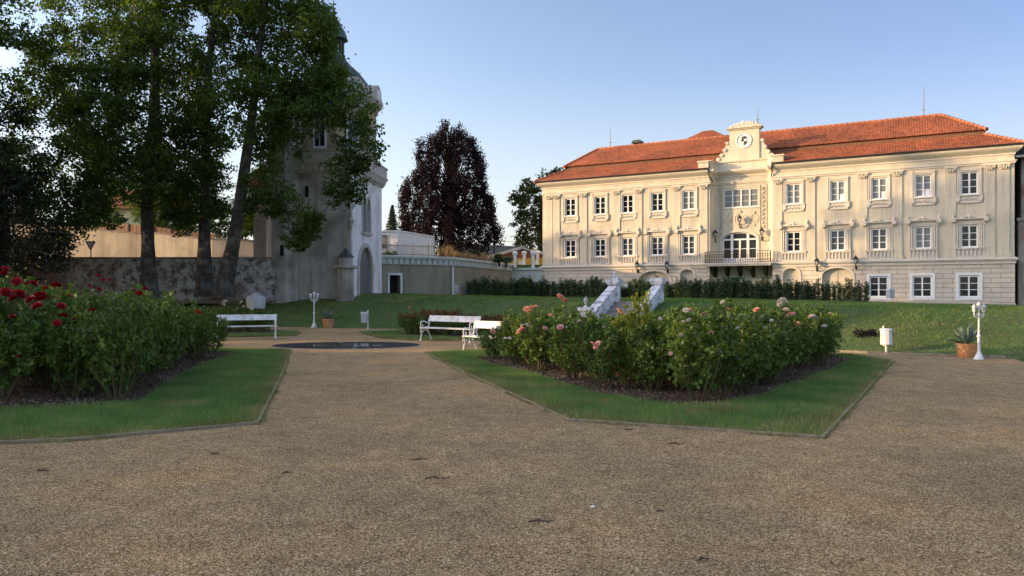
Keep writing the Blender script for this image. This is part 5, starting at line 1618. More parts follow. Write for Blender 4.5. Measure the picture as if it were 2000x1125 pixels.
# dark yew at the left edge and the tree above it
yew = tree('yew_tree', px_trunk([(-10, 566, 36), (-8, 450, 30), (-12, 300, 24), (-16, 160, 12)], 37.0),
     crown_clusters([(-150, 120), (-30, 150), (20, 230), (50, 290), (75, 330), (70, 380), (120, 450), (90, 500), (40, 530), (-150, 530)], 26, 37, 3.0, 38, 8, holes=()),
     0.16, 'very dark dense yew at the left edge', 'tree', mat='yew', bark='darkbark', nsub=18, nleaf=30)
tree('lime_tree', px_trunk([(-120, 566, 40), (-115, 400, 32), (-110, 200, 24), (-100, 0, 16), (-95, -140, 8)], 34.0),
     crown_clusters([(-330, 100), (-280, -150), (-60, -200), (-20, -60), (28, 10), (30, 60), (-5, 100), (-60, 130), (-80, 300), (-300, 300)], 40, 34, 3.0, 36, 9, holes=()),
     0.17, 'tree reaching in with loose twigs at the top left corner', 'tree', mat='maple')

# ---- trees that stand left of the frame and shade the garden
shade = [(-33, 10.5, 1.0, 0.3), (-33, 27.0, 1.0, 3.0), (-34, -1, 1.0, 4.2), (-31, -12, 0.95, 1.2), (-41, 49.2, 1.12, 5.0), (-51, 49.8, 1.12, 0.7), (-43, 27.5, 1.1, 1.6), (-46, 34.5, .95, 2.9)]
for i, (x, y, s, a) in enumerate(shade):
    c = dup_tree(t1 if i % 2 else t2)
    c.location = (x, y, gzf(x, y)); c.scale = (s, s, s); c.rotation_euler = (0, 0, a)
    c.name = 'shade_tree'
    c['label'] = 'tall leafy tree left of the frame shading the garden'; c['group'] = 'shade trees left of the frame'
for i, (x, y, s, a) in enumerate([(-27, 8, .52, 0), (-27.5, 11.5, .5, 2), (-27, 15, .5, 4), (-27.5, 18.5, .52, 1), (-28, 22.0, .45, 3), (-26, 4, .5, 1), (-30, 6.3, .6, 2), (-31, 9.5, .62, 5), (-30, 1.0, .6, 4), (-30, -4, .62, 1), (-34, 7, .78, 2), (-34, 3, .78, 3), (-34, -1.5, .75, 0), (-34, -6, .75, 5)]):
    c = dup_tree(yew)
    c.location = (x, y, gzf(x, y)); c.scale = (s, s, s); c.rotation_euler = (0, 0, a)
    c.name = 'unseen_shade_yew'  # yew copies added out of view to keep low sun off the garden
    c['label'] = 'unseen dense yew added left of the frame to block the low sun'; c['group'] = 'unseen yews added to block the sun'
for i, (x, y, s, a) in enumerate([(-32.2, 46.5, .82, 1), (-36, 42.5, .9, 3)]):
    c = dup_tree(yew)
    c.location = (x, y, gzf(x, y)); c.scale = (s, s, s); c.rotation_euler = (0, 0, a)
    c['label'] = ['dark yew standing behind the old stone wall at the left edge', 'dark yew mostly outside the left edge, near the wall end'][i]
for i, (x, y, s, a) in enumerate([(-24.5, 58.2, .34, 1), (-30, 60.5, .40, 2), (-36, 64.5, .46, 4), (-19.8, 57.5, .30, 0), (-45, 67, .5, 3)]):
    c = dup_tree(t1 if i % 2 else t2)
    c.location = (x, y, 5.5); c.scale = (s, s, s); c.rotation_euler = (0, 0, a)
    c.name = 'garden_tree'
    c['label'] = 'leafy tree in the garden above the beige wall, behind the maples'; c['group'] = 'trees above the beige wall'

# ---- weeping copper beech
def weeping(base, D, label):
    outline = [(850, 268), (885, 258), (918, 272), (938, 305), (945, 370), (958, 390), (962, 420), (975, 450), (955, 478), (935, 480), (920, 498), (800, 480), (795, 440), (790, 400), (795, 360), (820, 340), (825, 300), (845, 272)]
    b0 = at(878, 497, D)
    r = empty('weeping_beech', b0, label, 'tree')
    b = MB()
    off = b0
    top = at(880, 285, D)
    b.tube([Vector((0, 0, -1.5)), Vector((0, 0, 2)), (at(882, 400, D) - off), (at(880, 330, D) - off), top - off], [0.7, 0.55, 0.42, 0.28, 0.08], 8)
    rg = random.Random(5)
    P_ = []; A = []
    edge = []
    for i in range(len(outline)):
        p, q = outline[i], outline[(i + 1) % len(outline)]
        m_ = max(1, int(math.hypot(p[0] - q[0], p[1] - q[1]) / 9))
        edge += [(p[0] + (q[0] - p[0]) * k / m_ + rg.uniform(-3, 3), p[1] + (q[1] - p[1]) * k / m_ + rg.uniform(2, 8)) for k in range(m_)]
    edge = [e for e in edge if e[1] < 470]
    for (x, y) in edge + poisson_px(outline, 8.5, seed=6, holes=((866, 464, 9), (905, 472, 6), (935, 480, 7)), tries=9000):
        k = max(0.1, 1 - (abs(x - 880) / 110) ** 2)
        d = D + rg.uniform(-4.6, 4.6) * math.sqrt(k)
        p = at(x, y, D); p.y = d
        c = p - off
        # hanging streamer
        hl = rg.uniform(1.0, 2.2)
        n = 210
        t = RNG.uniform(0, 1, n)
        q_ = np.stack([np.full(n, c.x), np.full(n, c.y), c.z + 0.5 - hl * t], 1) + RNG.normal(size=(n, 3)) * np.array([0.30, 0.30, 0.12]) * (1.0 - 0.45 * t[:, None])
        P_.append(q_)
        if rg.random() < 0.4:
            zz = c.z + 0.6
            st = Vector((0, 0, max(3, zz - 1.5 - 0.3 * math.hypot(c.x, c.y))))
            b.tube([st, Vector((c.x * 0.5, c.y * 0.5, zz + 0.2)), Vector((c.x, c.y, zz)), Vector((c.x * 1.03, c.y * 1.03, zz - hl))], [0.09, 0.06, 0.03, 0.01], 4, cap=False)
    b.build('trunk', M['darkbark'], r)
    C = np.concatenate(P_)
    V = leaf_quads(C, 0.21, 0, 0.6, axis=np.tile([0, 0, -1.0], (len(C), 1)), jitter=0.55)
    link('crown', quads_mesh('crown', V, M['beech']), r)
weeping(None, 80.0, 'large weeping copper beech with dark purple crown behind the retaining wall')

# tree behind the castle's left end
tree('oak_tree', px_trunk([(1062, 520, 22), (1060, 440, 18), (1062, 380, 10)], 82.0),
     crown_clusters([(1060, 345), (1100, 350), (1110, 480), (1050, 490), (1018, 470), (1010, 440), (1008, 400), (1030, 375)], 15, 82, 4, 17, 12, holes=()),
     0.34, 'green leafy tree behind the left end of the castle', 'tree', mat='oak', nsub=12, nleaf=22)
# spruce and bushes behind the container
sp = at(766, 452, 100)
r = empty('spruce_tree', (sp.x, sp.y, 4.2), 'small pointed spruce behind the white container', 'tree')
b = MB(); b.tube([(0, 0, -0.5), (0, 0, 9.0)], [0.2, 0.03], 6); b.build('trunk', M['darkbark'], r)
Ps = []; Ax = []
Htop = at(766, 404, 100).z - 4.2
for k in range(22):
    t = k / 21; z = 1.5 + (Htop - 1.5) * t
    rad = 2.3 * (1 - t) + 0.12
    for a in np.linspace(0, 2 * pi, 9, endpoint=False) + RNG.uniform(0, 1):
        m_ = 34
        f = RNG.uniform(0.1, 1, m_)
        rr = rad * RNG.uniform(0.75, 1.1)
        Ps.append(np.stack([f * rr * np.cos(a), f * rr * np.sin(a), z - 0.28 * f * rr + RNG.normal(size=m_) * 0.08], 1) + RNG.normal(size=(m_, 3)) * 0.06)
C = np.concatenate(Ps)
link('crown', quads_mesh('crown', leaf_quads(C, 0.28, 0.3, 0.4), M['spruce']), r)

def shrub(px, py, D, rpx, hpx, mat, label, name='shrub', zb=None, leaf=0.2, n=9, group=None):
    p = at(px, py, D)
    z0 = p.z if zb is None else zb
    r = empty(name, (p.x, p.y, z0), label, 'shrub', group)
    R_, H_ = rpx / FPX * D, hpx / FPX * D
    b = MB()
    C, RR = [], []
    for k in range(n):
        a = random.uniform(0, 2 * pi); f = random.uniform(0.0, 0.8)
        z = H_ * random.uniform(0.25, 0.85)
        c = (R_ * f * math.cos(a), R_ * f * math.sin(a), z)
        C.append(np.array(c)); RR.append(R_ * 0.45)
        b.tube([(0, 0, -0.3), (c[0] * 0.4, c[1] * 0.4, z * 0.5), c], [0.05, 0.03, 0.01], 4, cap=False)
    b.build('stems', M['darkbark'], r)
    link('foliage', quads_mesh('foliage', clump_leaves(C, RR, 12, 16, leaf), M[mat]), r)
    return r
shrub(800, 460, 92, 26, 34, 'oak', 'rounded light green bush behind the white container', zb=4.2, leaf=0.3)
shrub(770, 468, 88, 16, 22, 'oak', 'low bright green bush between spruce and white container', zb=5.0, leaf=0.3)

# ------------------------------------------------------------------ left boundary: old wall, beige wall, sign, tank
def wall_obj(name, pts, tops, z0, th, mat, label, cat='wall', cope=None, steps=14):
    r = empty(name, (pts[0][0], pts[0][1], z0), label, cat)
    off = Vector((pts[0][0], pts[0][1], z0))
    b = MB(); c = MB()
    for i in range(len(pts) - 1):
        p, q = Vector((*pts[i], 0)), Vector((*pts[i + 1], 0))
        d = (q - p).normalized(); nn = Vector((-d.y, d.x, 0)) * th / 2
        for k in range(steps):
            a0, a1 = k / steps, (k + 1) / steps
            e0, e1 = p.lerp(q, a0), p.lerp(q, a1)
            t0 = tops[i] + (tops[i + 1] - tops[i]) * smooth(a0); t1_ = tops[i] + (tops[i + 1] - tops[i]) * smooth(a1)
            vs = []
            for e, t in ((e0, t0), (e1, t1_)):
                for s in (-1, 1):
                    vs += [Vector((e.x + s * nn.x, e.y + s * nn.y, z0)) - off, Vector((e.x + s * nn.x, e.y + s * nn.y, t)) - off]
            b.mesh(vs, [(0, 4, 5, 1), (2, 3, 7, 6), (1, 5, 7, 3), (0, 1, 3, 2), (4, 6, 7, 5)])
            if cope:
                vs = []
                for e, t in ((e0, t0), (e1, t1_)):
                    for s in (-1, 1):
                        n2 = nn * (1 + 0.12 / th)
                        vs += [Vector((e.x + s * n2.x, e.y + s * n2.y, t + 0.003)) - off, Vector((e.x + s * n2.x, e.y + s * n2.y, t + 0.11)) - off]
                c.mesh(vs, [(0, 4, 5, 1), (2, 3, 7, 6), (1, 5, 7, 3), (0, 1, 3, 2), (4, 6, 7, 5), (0, 2, 6, 4)])
    b.build('wall_body', M[mat], r)
    if cope: c.build('coping', M[cope], r)
    return r
wall_obj('stone_wall', [(-40, 43.0), (-26, 42.6), (-14.1, 43.6)], [3.7, 3.62, 3.66], 1.2, 0.5, 'oldwall', 'crumbling dark stone and brick wall behind the three big trees', cope='quarry', steps=20)
wall_obj('rendered_wall', [(-45, 62), (at(90, 440, 60).x, 60), (at(300, 452, 57).x, 57), (at(420, 467, 55).x, 55), (-17.0, 54.0)],
         [7.4, at(90, 441, 60).z, at(300, 457, 57).z, at(420, 468, 55).z, at(492, 474, 54).z], 1.2, 0.5, 'farwall', 'tall beige rendered wall beyond the old stone wall', cope='quarry')
b = MB()
b.prism_z([(-60, 63), (-38, 60.6), (-27.5, 57.8), (-21.5, 55.6), (-18, 54.6), (-14, 62), (-14, 120), (-90, 120)], 1.0, 5.6)
tag(b.build('upper_garden_terrain', M['bankgrass']), kind='structure')
b = MB(); b.prism_z([(-45, 44.5), (-14.5, 44.5), (-15.5, 53), (-26, 56), (-45, 60)], 1.0, 1.9); tag(b.build('road', M['concrete']), kind='structure')
# sign seen from the back
sg = empty('yield_sign', (at(177, 505, 46).x, 46, 1.9), 'triangular yield sign seen from behind on a thin post', 'traffic sign')
s0 = at(177, 488, 46).z - 1.9
b = MB(); b.tube([(0, 0.04, 0), (0, 0.04, s0 + 0.45)], 0.035, 8); b.build('post', M['dark_grey'], sg)
def rtri(r, n=5):
    pts = []
    for a in (-90, 30, 150):
        c = (r * 0.86 * math.cos(math.radians(a)), r * 0.86 * math.sin(math.radians(a)))
        for k in range(n):
            t = math.radians(a - 60 + 120 * k / (n - 1))
            pts.append((c[0] + 0.14 * r * math.cos(t), c[1] + 0.14 * r * math.sin(t)))
    return pts
zc = at(177, 477.5, 46).z - 1.9
b = MB(); b.prism_y([(x, zc + z) for x, z in rtri(0.36)], -0.012, 0.0); b.build('sign_plate', M['dark_grey'], sg)
b = MB(); b.prism_y([(x, zc + z) for x, z in rtri(0.24)], -0.020, -0.0125); b.build('sign_panel', pmat('sign_grey', (0.42, 0.38, 0.32), None, rough=0.6), sg)
# white tank against the wall
tk = at(500, 566, 42.3)
r = empty('water_tank', (tk.x, tk.y, gzf(tk.x, tk.y) - 0.02), 'white plastic water tank standing at the end of the stone wall', 'water tank')
b = MB(); b.lathe([(0.47, 0), (0.52, 0.04), (0.54, 0.35), (0.55, 0.62), (0.55, 0.66), (0.45, 0.76), (0.2, 0.86), (0.14, 0.88)], seg=12); b.build('body', M['tank'], r)
b = MB(); b.lathe([(0.14, 0.88), (0.16, 0.885), (0.16, 0.93), (0.1, 0.95)], seg=12); b.build('lid', M['tank'], r)
# garden beyond the beige wall
for i, (px, py, rp, hp, mt) in enumerate([(40, 470, 60, 90, 'yew'), (150, 470, 70, 110, 'oak'), (215, 465, 40, 60, 'maple'), (320, 465, 36, 50, 'oak'), (365, 470, 40, 90, 'maple'), (430, 470, 40, 110, 'oak'), (475, 478, 30, 85, 'maple'), (500, 478, 26, 100, 'oak')]):
    shrub(px, py, 66 + (i % 3) * 3, rp, hp, mt, ['dark evergreen bush above the beige wall', 'broad green bush above the beige wall at left', 'yellow green bush above the beige wall', 'green bush right of the first big trunk, above the beige wall', 'leafy bush between the first two trunks, above the beige wall', 'tall bush right of the middle trunk, above the beige wall', 'light bush behind the leaning trunk', 'tall bush between the leaning trunk and the gate tower'][i], zb=5.5, leaf=0.26, n=12, group='bushes beyond the beige wall')
fn = empty('garden_fence', (at(190, 440, 60).x, 60, 5.6), 'brown wooden garden fence on top of the beige wall', 'fence')
b = MB(); c = MB()
fp = [Vector((*at(190, 440, 61.2).xy, 0)), Vector((*at(300, 450, 58.4).xy, 0)), Vector((*at(420, 460, 56.4).xy, 0))]
zt_ = [at(190, 432, 61.2).z, at(300, 443, 58.4).z, at(420, 457, 56.4).z]
O_ = Vector((at(190, 440, 60).x, 60, 5.6))
for i in range(2):
    n_ = 14
    for k in range(n_):
        p = fp[i].lerp(fp[i + 1], k / n_); z = zt_[i] + (zt_[i + 1] - zt_[i]) * k / n_
        p2 = fp[i].lerp(fp[i + 1], (k + 0.9) / n_)
        b.beam(Vector((p.x, p.y, z - 0.35)) - O_, Vector((p2.x, p2.y, z - 0.35)) - O_, 0.03, 0.7)
        if k % 4 == 0:
            c.beam(Vector((p.x, p.y - 0.08, 5.5)) - O_, Vector((p.x, p.y - 0.08, z + 0.12)) - O_, 0.08, 0.08)
b.build('boards', M['brownwood'], fn); c.build('posts', M['palegranite'], fn)
hs = at(262, 420, 78)
r = empty('village_house', (hs.x, hs.y, 5.5), 'pale yellow house glimpsed between the trunks above the beige wall', 'house')
b = MB(); b.box(-3.2, 3.2, 0, 7, 0, 5.2); b.build('wall', pmat('pale_yellow', (0.55, 0.50, 0.30), (0.6, 0.55, 0.34), 1, .9), r)
b = MB(); slope(b, (-3.7, -0.4, 5.1), (3.7, -0.4, 5.1), (3.7, 3.5, 7.6), (-3.7, 3.5, 7.6)); slope(b, (3.7, 7.4, 5.1), (-3.7, 7.4, 5.1), (-3.7, 3.5, 7.6), (3.7, 3.5, 7.6)); b.build('roof', M['tile'], r)
b = MB(); b.box(-2.2, -1.2, -0.04, 0.0, 2.6, 4.2); b.build('window', M['glass_dark'], r)

# ------------------------------------------------------------------ gate tower (local: x right along front face, y away, z up)
TC = Vector((-9.72, 44.0, 1.55))
TROT = math.atan2(-0.085, 0.9964)        # front face direction toward +x
tower = empty('gate_tower', TC, 'old gothic gate tower with dark dome and white arched gate side', 'tower', rotz=TROT)
TW, TD = 4.55, 6.7                        # front width, depth; corner at origin, front spans x -TW..0
Zc = 7.35
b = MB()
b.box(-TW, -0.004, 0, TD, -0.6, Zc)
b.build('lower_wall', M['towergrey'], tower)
# white gate side, 12 cm proud, with pointed opening
GD0, GD1 = 1.25, 4.05        # gate opening along y
b = MB()
gz1 = 3.0; gzs = 1.7
gm = (GD0 + GD1) / 2; gr = (GD1 - GD0) / 2
def pointed(c, r, zs, zt, n=8):
    L_ = [(c - r + (r) * (1 - math.cos(t * pi / 2)) , zs + (zt - zs) * math.sin(t * pi / 2)) for t in np.linspace(0, 1, n)]
    R_ = [(2 * c - a, z) for a, z in L_[::-1]]
    return L_ + R_[1:]
gp_ = pointed(gm, gr, gzs, gz1)
X0 = 0.12
def side_wall_holes(bb, y0, y1, z0, z1, x, holes, depth):
    tmp = MB(); wall_holes(tmp, y0, y1, z0, z1, 0, holes, depth)
    bb.mesh([(x - v, u, z) for u, v, z in tmp.v], [tuple(f) for f in tmp.f])
LW = [(2.05, 2.75), (2.95, 3.65)]
LZ = (3.95, 6.2)
side_wall_holes(b, -0.02, TD + 0.02, -0.6, Zc, X0, [(GD0, GD1, -0.6, gz1)] + [(a, c, LZ[0], LZ[1]) for a, c in LW], 0.1)
half = len(gp_) // 2
b.poly([(X0, y, z) for y, z in gp_[:half + 1]] + [(X0, GD0, gz1)]); b.poly([(X0, y, z) for y, z in gp_[half:]] + [(X0, GD1, gz1)])
for a, c in LW:
    pp = pointed((a + c) / 2, (c - a) / 2, LZ[1] - 0.7, LZ[1], 6); h_ = len(pp) // 2
    b.poly([(X0, y, z) for y, z in pp[:h_ + 1]] + [(X0, a, LZ[1])]); b.poly([(X0, y, z) for y, z in pp[h_:]] + [(X0, c, LZ[1])])
b.poly([(X0, -0.02, -0.6), (X0, -0.02, Zc), (0, -0.02, Zc), (0, -0.02, -0.6)]); b.poly([(X0, TD + 0.02, -0.6), (X0, TD + 0.02, Zc), (0, TD + 0.02, Zc), (0, TD + 0.02, -0.6)])
b.build('gate_wall', M['dirtywhite'], tower)
b = MB(); b.box(0.0, 0.03, GD0, GD1, -0.6, gz1); b.build('gate', M['dark_grey'], tower)
for a, c in LW:
    b = MB(); b.box(0.0, 0.03, a, c, LZ[0], LZ[1]); b.build('lancet_window', M['glass_mid'], tower)
def surr(bb, c, r, zb, zs, zt, x, w, o):
    ip = [(c - r, zb)] + pointed(c, r, zs, zt) + [(c + r, zb)]
    op = [(c - r - w, zb)] + pointed(c, r + w, zs, zt + w) + [(c + r + w, zb)]
    for i in range(len(ip) - 1):
        bb.poly([(x + o, *op[i]), (x + o, *op[i + 1]), (x + o, *ip[i + 1]), (x + o, *ip[i])])
        bb.poly([(x + o, *op[i]), (x, *op[i]), (x, *op[i + 1]), (x + o, *op[i + 1])])
        bb.poly([(x + o, *ip[i]), (x + o, *ip[i + 1]), (x - 0.08, *ip[i + 1]), (x - 0.08, *ip[i])])
b = MB(); surr(b, gm, gr, -0.6, gzs, gz1, X0, 0.28, 0.10); b.build('gate_surround', M['towertrim'], tower)
b = MB()
for a, c in LW: surr(b, (a + c) / 2, (c - a) / 2, LZ[0], LZ[1] - 0.7, LZ[1], X0, 0.13, 0.08)
b.box(X0, X0 + 0.16, LW[0][0] - 0.2, LW[1][1] + 0.2, LZ[0] - 0.14, LZ[0]); b.build('lancet_surround', M['towertrim'], tower)
# corner turret (octagonal) with slits
TXc, TYc, TR_ = -TW + 0.35, 0.25, 1.05
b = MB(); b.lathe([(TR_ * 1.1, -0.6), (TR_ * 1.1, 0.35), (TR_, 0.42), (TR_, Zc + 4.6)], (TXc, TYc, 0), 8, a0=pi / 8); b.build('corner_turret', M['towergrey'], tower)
b = MB()
for (xx, zz) in ((-TW + 0.60, 2.3), (-TW + 0.6, 5.6), (-TW + 1.65, 2.6), (-TW + 1.85, 5.9)):
    yy = TYc - TR_ * 0.93 if xx < -TW + 1 else 0.0
    b.box(xx - 0.11, xx + 0.11, yy - 0.03, yy + 0.1, zz, zz + 0.65)
b.build('slit_window', M['dark'], tower)
# corbel cornice and parapet around lower block
RP = [(X0, TD), (X0, 0.0)]
def loop_path(e): return [(X0 + e, TD + e), (-TW - e, TD + e), (-TW - e, -e), (X0 + e, -e)]
b = MB()
pth = [(X0, TD), (-TW, TD), (-TW, 0), (X0, 0)]
b.sweep(pth, [(0, Zc), (0.10, Zc), (0.12, Zc + 0.1), (0.30, Zc + 0.5), (0.36, Zc + 0.55), (0.36, Zc + 0.68), (0, Zc + 0.68)], closed=True)
for k in range(18):
    y = 0.15 + (TD - 0.3) * k / 17; b.box(X0 + 0.02, X0 + 0.28, y - 0.1, y + 0.1, Zc + 0.12, Zc + 0.5)
for k in range(12):
    x = -TW + 0.1 + (TW - 0.2) * k / 11; b.box(x - 0.1, x + 0.1, -0.28, -0.02, Zc + 0.12, Zc + 0.5)
b.build('corbel_cornice', M['towertrim'], tower)
b = MB(); b.sweep([(X0 + 0.3, TD + .3), (-TW - .3, TD + .3), (-TW - .3, -.3), (X0 + .3, -.3)], [(-0.2, Zc + 0.683), (0, Zc + 0.683), (0, Zc + 1.25), (0.06, Zc + 1.28), (0.06, Zc + 1.38), (-0.2, Zc + 1.38)], closed=True); b.build('parapet', M['towertrim'], tower)
b = MB(); b.box(-TW - .1, X0 + .1, -.1, TD + .1, Zc + 0.5, Zc + 0.66); b.build('balcony_floor', M['concrete'], tower)
# upper storey octagon
UXc, UYc, UR = -TW / 2 + 0.1, TD / 2, 2.75
Zu0, Zu1 = Zc + 0.66, 12.15
b = MB(); b.lathe([(UR, Zu0), (UR, Zu1)], (UXc, UYc, 0), 8, a0=pi / 8); b.build('upper_wall', M['towerwarm'], tower)
b = MB(); b.lathe([(UR, Zu1 - 0.4), (UR + 0.12, Zu1 - 0.35), (UR + 0.16, Zu1 - 0.1), (UR + 0.4, Zu1 + 0.1), (UR + 0.42, Zu1 + 0.22), (UR - 0.2, Zu1 + 0.24)], (UXc, UYc, 0), 8, a0=pi / 8); b.build('upper_cornice', M['towertrim'], tower)
ap8 = UR * math.cos(pi / 8)
for k in range(8):
    a = k * pi / 4
    cx_, cy_ = UXc + ap8 * math.cos(a), UYc + ap8 * math.sin(a)
    if k in (1, 2, 3): continue
    b = MB()
    for (w_, h0, h1, o) in ((0.42, 1.1, 2.75, 0.05),):
        b.box(-w_, w_, -o, 0, h0 - 0.12, h1 + 0.12)
    wo = b.build('window', M['whiteframe'], tower, (cx_, cy_, Zu0), a + pi / 2)
    b = MB(); b.box(-0.3, -0.03, -0.07, -0.052, 1.12, 2.7); b.box(0.03, 0.3, -0.07, -0.052, 1.12, 2.7); b.build('pane', M['glass_mid'] if k % 2 else M['glass_dark'], wo)
    b = MB()   # lunette dormer above the cornice
    ap_ = arch_pts(0, 0.75, 0.35, 0.75, 12)
    b.prism_y([(-1.15, 0.0)] + [(-1.15, 0.2), (-0.85, 0.3)] + ap_ + [(0.85, 0.3), (1.15, 0.2), (1.15, 0.0)], -0.45, 0.4)
    dm = b.build('lunette_gable', M['towertrim'], tower, (cx_, cy_, Zu1 + 0.24), a + pi / 2)
    b = MB(); b.prism_y([(-0.4, 0.15)] + arch_pts(0, 0.4, 0.45, 0.4, 10) + [(0.4, 0.15)], -0.48, -0.452); b.build('lunette_panel', M['dirtywhite'], dm)
Zd = Zu1 + 0.24
b = MB(); b.lathe([(UR - 0.05, Zd), (UR - 0.1, Zd + 0.5), (UR * 0.82, Zd + 1.25), (UR * 0.62, Zd + 1.95), (UR * 0.42, Zd + 2.45), (0.85, Zd + 2.8), (0.8, Zd + 2.9)], (UXc, UYc, 0), 16, a0=pi / 8); b.build('dome', M['slate'], tower)
b = MB()
for k in range(8):
    a = k * pi / 4 + pi / 8
    b.tube([(UXc + 0.6 * math.cos(a), UYc + 0.6 * math.sin(a), Zd + 2.85), (UXc + 0.6 * math.cos(a), UYc + 0.6 * math.sin(a), Zd + 4.2)], 0.09, 6)
b.lathe([(0.30, Zd + 2.9), (0.30, Zd + 4.2)], (UXc, UYc, 0), 8)
b.lathe([(0.75, Zd + 2.85), (0.75, Zd + 3.2)], (UXc, UYc, 0), 8, a0=pi / 8)
b.build('lantern', M['copper'], tower)
b = MB(); b.lathe([(0.95, Zd + 4.15), (0.9, Zd + 4.25), (0.75, Zd + 4.75), (0.45, Zd + 5.15), (0.12, Zd + 5.4), (0.08, Zd + 5.7), (0.16, Zd + 5.8), (0.05, Zd + 5.95), (0.02, Zd + 6.9)], (UXc, UYc, 0), 8, a0=pi / 8); b.build('spire', M['copper'], tower)
# finial pendants and round pillar at the gate corner
b = MB(); b.lathe([(0.02, 3.9), (0.12, 4.2), (0.16, 4.35), (0.22, 4.45), (0.10, 4.6), (0.05, 5.1)], (0.06, -0.05, 0), 8); b.build('pendant', M['towertrim'], tower)
b = MB(); b.lathe([(0.62, -0.6), (0.50, 0.1), (0.48, 1.3), (0.50, 1.34), (0.50, 1.52), (0.56, 1.55)], (-0.15, -0.45, 0), 10); b.lathe([(0.70, 1.55), (0.74, 1.6), (0.74, 1.7), (0.45, 1.75), (0.42, 2.2)], (-0.15, -0.45, 0), 10); cp = b.build('corner_pillar', M['towergrey'], tower)
b = MB(); b.lathe([(0.52, 2.2), (0.5, 2.25), (0.05, 2.75)], (-0.15, -0.45, 0), 6); b.build('pillar_cap', M['slate'], cp)
# lower annex left of the tower
ax = empty('tower_annex', (at(495, 570, 46).x, 46, 1.2), 'plain grey annex wall left of the gate tower', 'building')
b = MB(); b.box(0, 2.6, 0, 5.0, 0, 6.9); b.build('wall', M['towergrey'], ax)
b = MB(); b.box(-0.2, 2.8, -0.25, 5.2, 6.9, 7.1); b.prism_y([(-0.4, 7.1), (3.0, 7.1), (2.2, 8.4), (0.6, 8.4)], -0.3, 5.3); b.build('roof', M['tile'], ax)

# ------------------------------------------------------------------ retaining wall, bridge, upper terrace
RA, RB_, RCc = Vector((-9.2, 51.0, 0)), Vector((-4.38, 54.2, 0)), Vector((0.0, 67.5, 0))
ZT = 4.28
rw = empty('retaining_wall', (RB_.x, RB_.y, 1.0), 'olive rendered retaining wall with pale bracketed cornice', 'wall')
Or = Vector((RB_.x, RB_.y, 1.0))
b = MB(); c = MB(); dnt = MB()
doorC = None
path = [(RA.x - Or.x, RA.y - Or.y), (0, 0), (RCc.x - Or.x, RCc.y - Or.y)]
for (p, q_) in ((RA, RB_), (RB_, RCc)):
    d = (q_ - p).normalized(); L_ = (q_ - p).length; nn = Vector((d.y, -d.x, 0))
    def W(s, o, z): v = p + d * s + nn * o; return (v.x - Or.x, v.y - Or.y, z - 1.0)
    hole = []
    if p is RA:
        # small arched door px 757-777
        sa = L_ * 0.12; sb = L_ * 0.265
        hole = [(sa, sb, 0.9, 2.95)]
    tmp = MB(); wall_holes(tmp, 0, L_, 0.9, ZT - 0.62, 0, hole, 0.5)
    b.mesh([W(u, -v, z) for u, v, z in tmp.v], tmp.f)
    if hole:
        fm = MB()
        for (s0, s1, z0, z1) in ((sa - 0.14, sa, 0.9, 3.05), (sb, sb + 0.14, 0.9, 3.05), (sa, sb, 2.9, 3.05)):
            fm.mesh([W(s0, 0, z0), W(s1, 0, z0), W(s1, 0.06, z0), W(s0, 0.06, z0), W(s0, 0, z1), W(s1, 0, z1), W(s1, 0.06, z1), W(s0, 0.06, z1)], [(3, 2, 1, 0), (4, 5, 6, 7), (0, 1, 5, 4), (1, 2, 6, 5), (2, 3, 7, 6), (3, 0, 4, 7)])
        fm.build('door_frame', M['dirtywhite'], rw)
        dm_ = MB(); dm_.mesh([W(sa, -0.48, 0.9), W(sb, -0.48, 0.9), W(sb, -0.48, 2.95), W(sa, -0.48, 2.95)], [(0, 1, 2, 3)]); dm_.build('doorway', M['dark'], rw)
    n_ = int(L_ / 0.42)
    for k in range(n_):
        s = (k + 0.5) * L_ / n_
        w_ = 0.13
        dnt.mesh([W(s - w_, 0, ZT - 0.58), W(s + w_, 0, ZT - 0.58), W(s + w_, 0.14, ZT - 0.58), W(s - w_, 0.14, ZT - 0.58), W(s - w_, 0, ZT - 0.22), W(s + w_, 0, ZT - 0.22), W(s + w_, 0.14, ZT - 0.22), W(s - w_, 0.14, ZT - 0.22)], [(3, 2, 1, 0), (4, 5, 6, 7), (0, 1, 5, 4), (1, 2, 6, 5), (2, 3, 7, 6), (3, 0, 4, 7)])
b.build('wall_body', M['retain'], rw)
c.sweep(path, [(0, ZT - 1.62), (0.08, ZT - 1.62), (0.08, ZT - 1.58), (0.03, ZT - 1.57), (0.03, ZT - 1.22), (0.2, ZT - 1.2), (0.24, ZT - 1.1), (0.24, ZT - 1.02), (0.10, ZT - 0.98), (-0.4, ZT - 0.98)])
c.build('cornice', M['retaintrim'], rw); dnt.build('dentils', M['retaintrim'], rw)
b = MB(); b.tube([(0.0, -0.12, 0), (0.0, -0.12, ZT - 1.7)], 0.07, 8); b.build('downpipe', M['dirtywhite'], rw)
up = MB()
up.prism_z([(RA.x - 2.5, RA.y + 0.3), (RB_.x, RB_.y + 0.35), (RCc.x - 0.1, RCc.y + 0.1), (2.6, 67.4), (8, 76), (60, 70), (120, 200), (-13.9, 200), (-13.9, 56)], 0.5, ZT - 0.03)
tag(up.build('upper_terrace', M['bankgrass']), kind='structure')
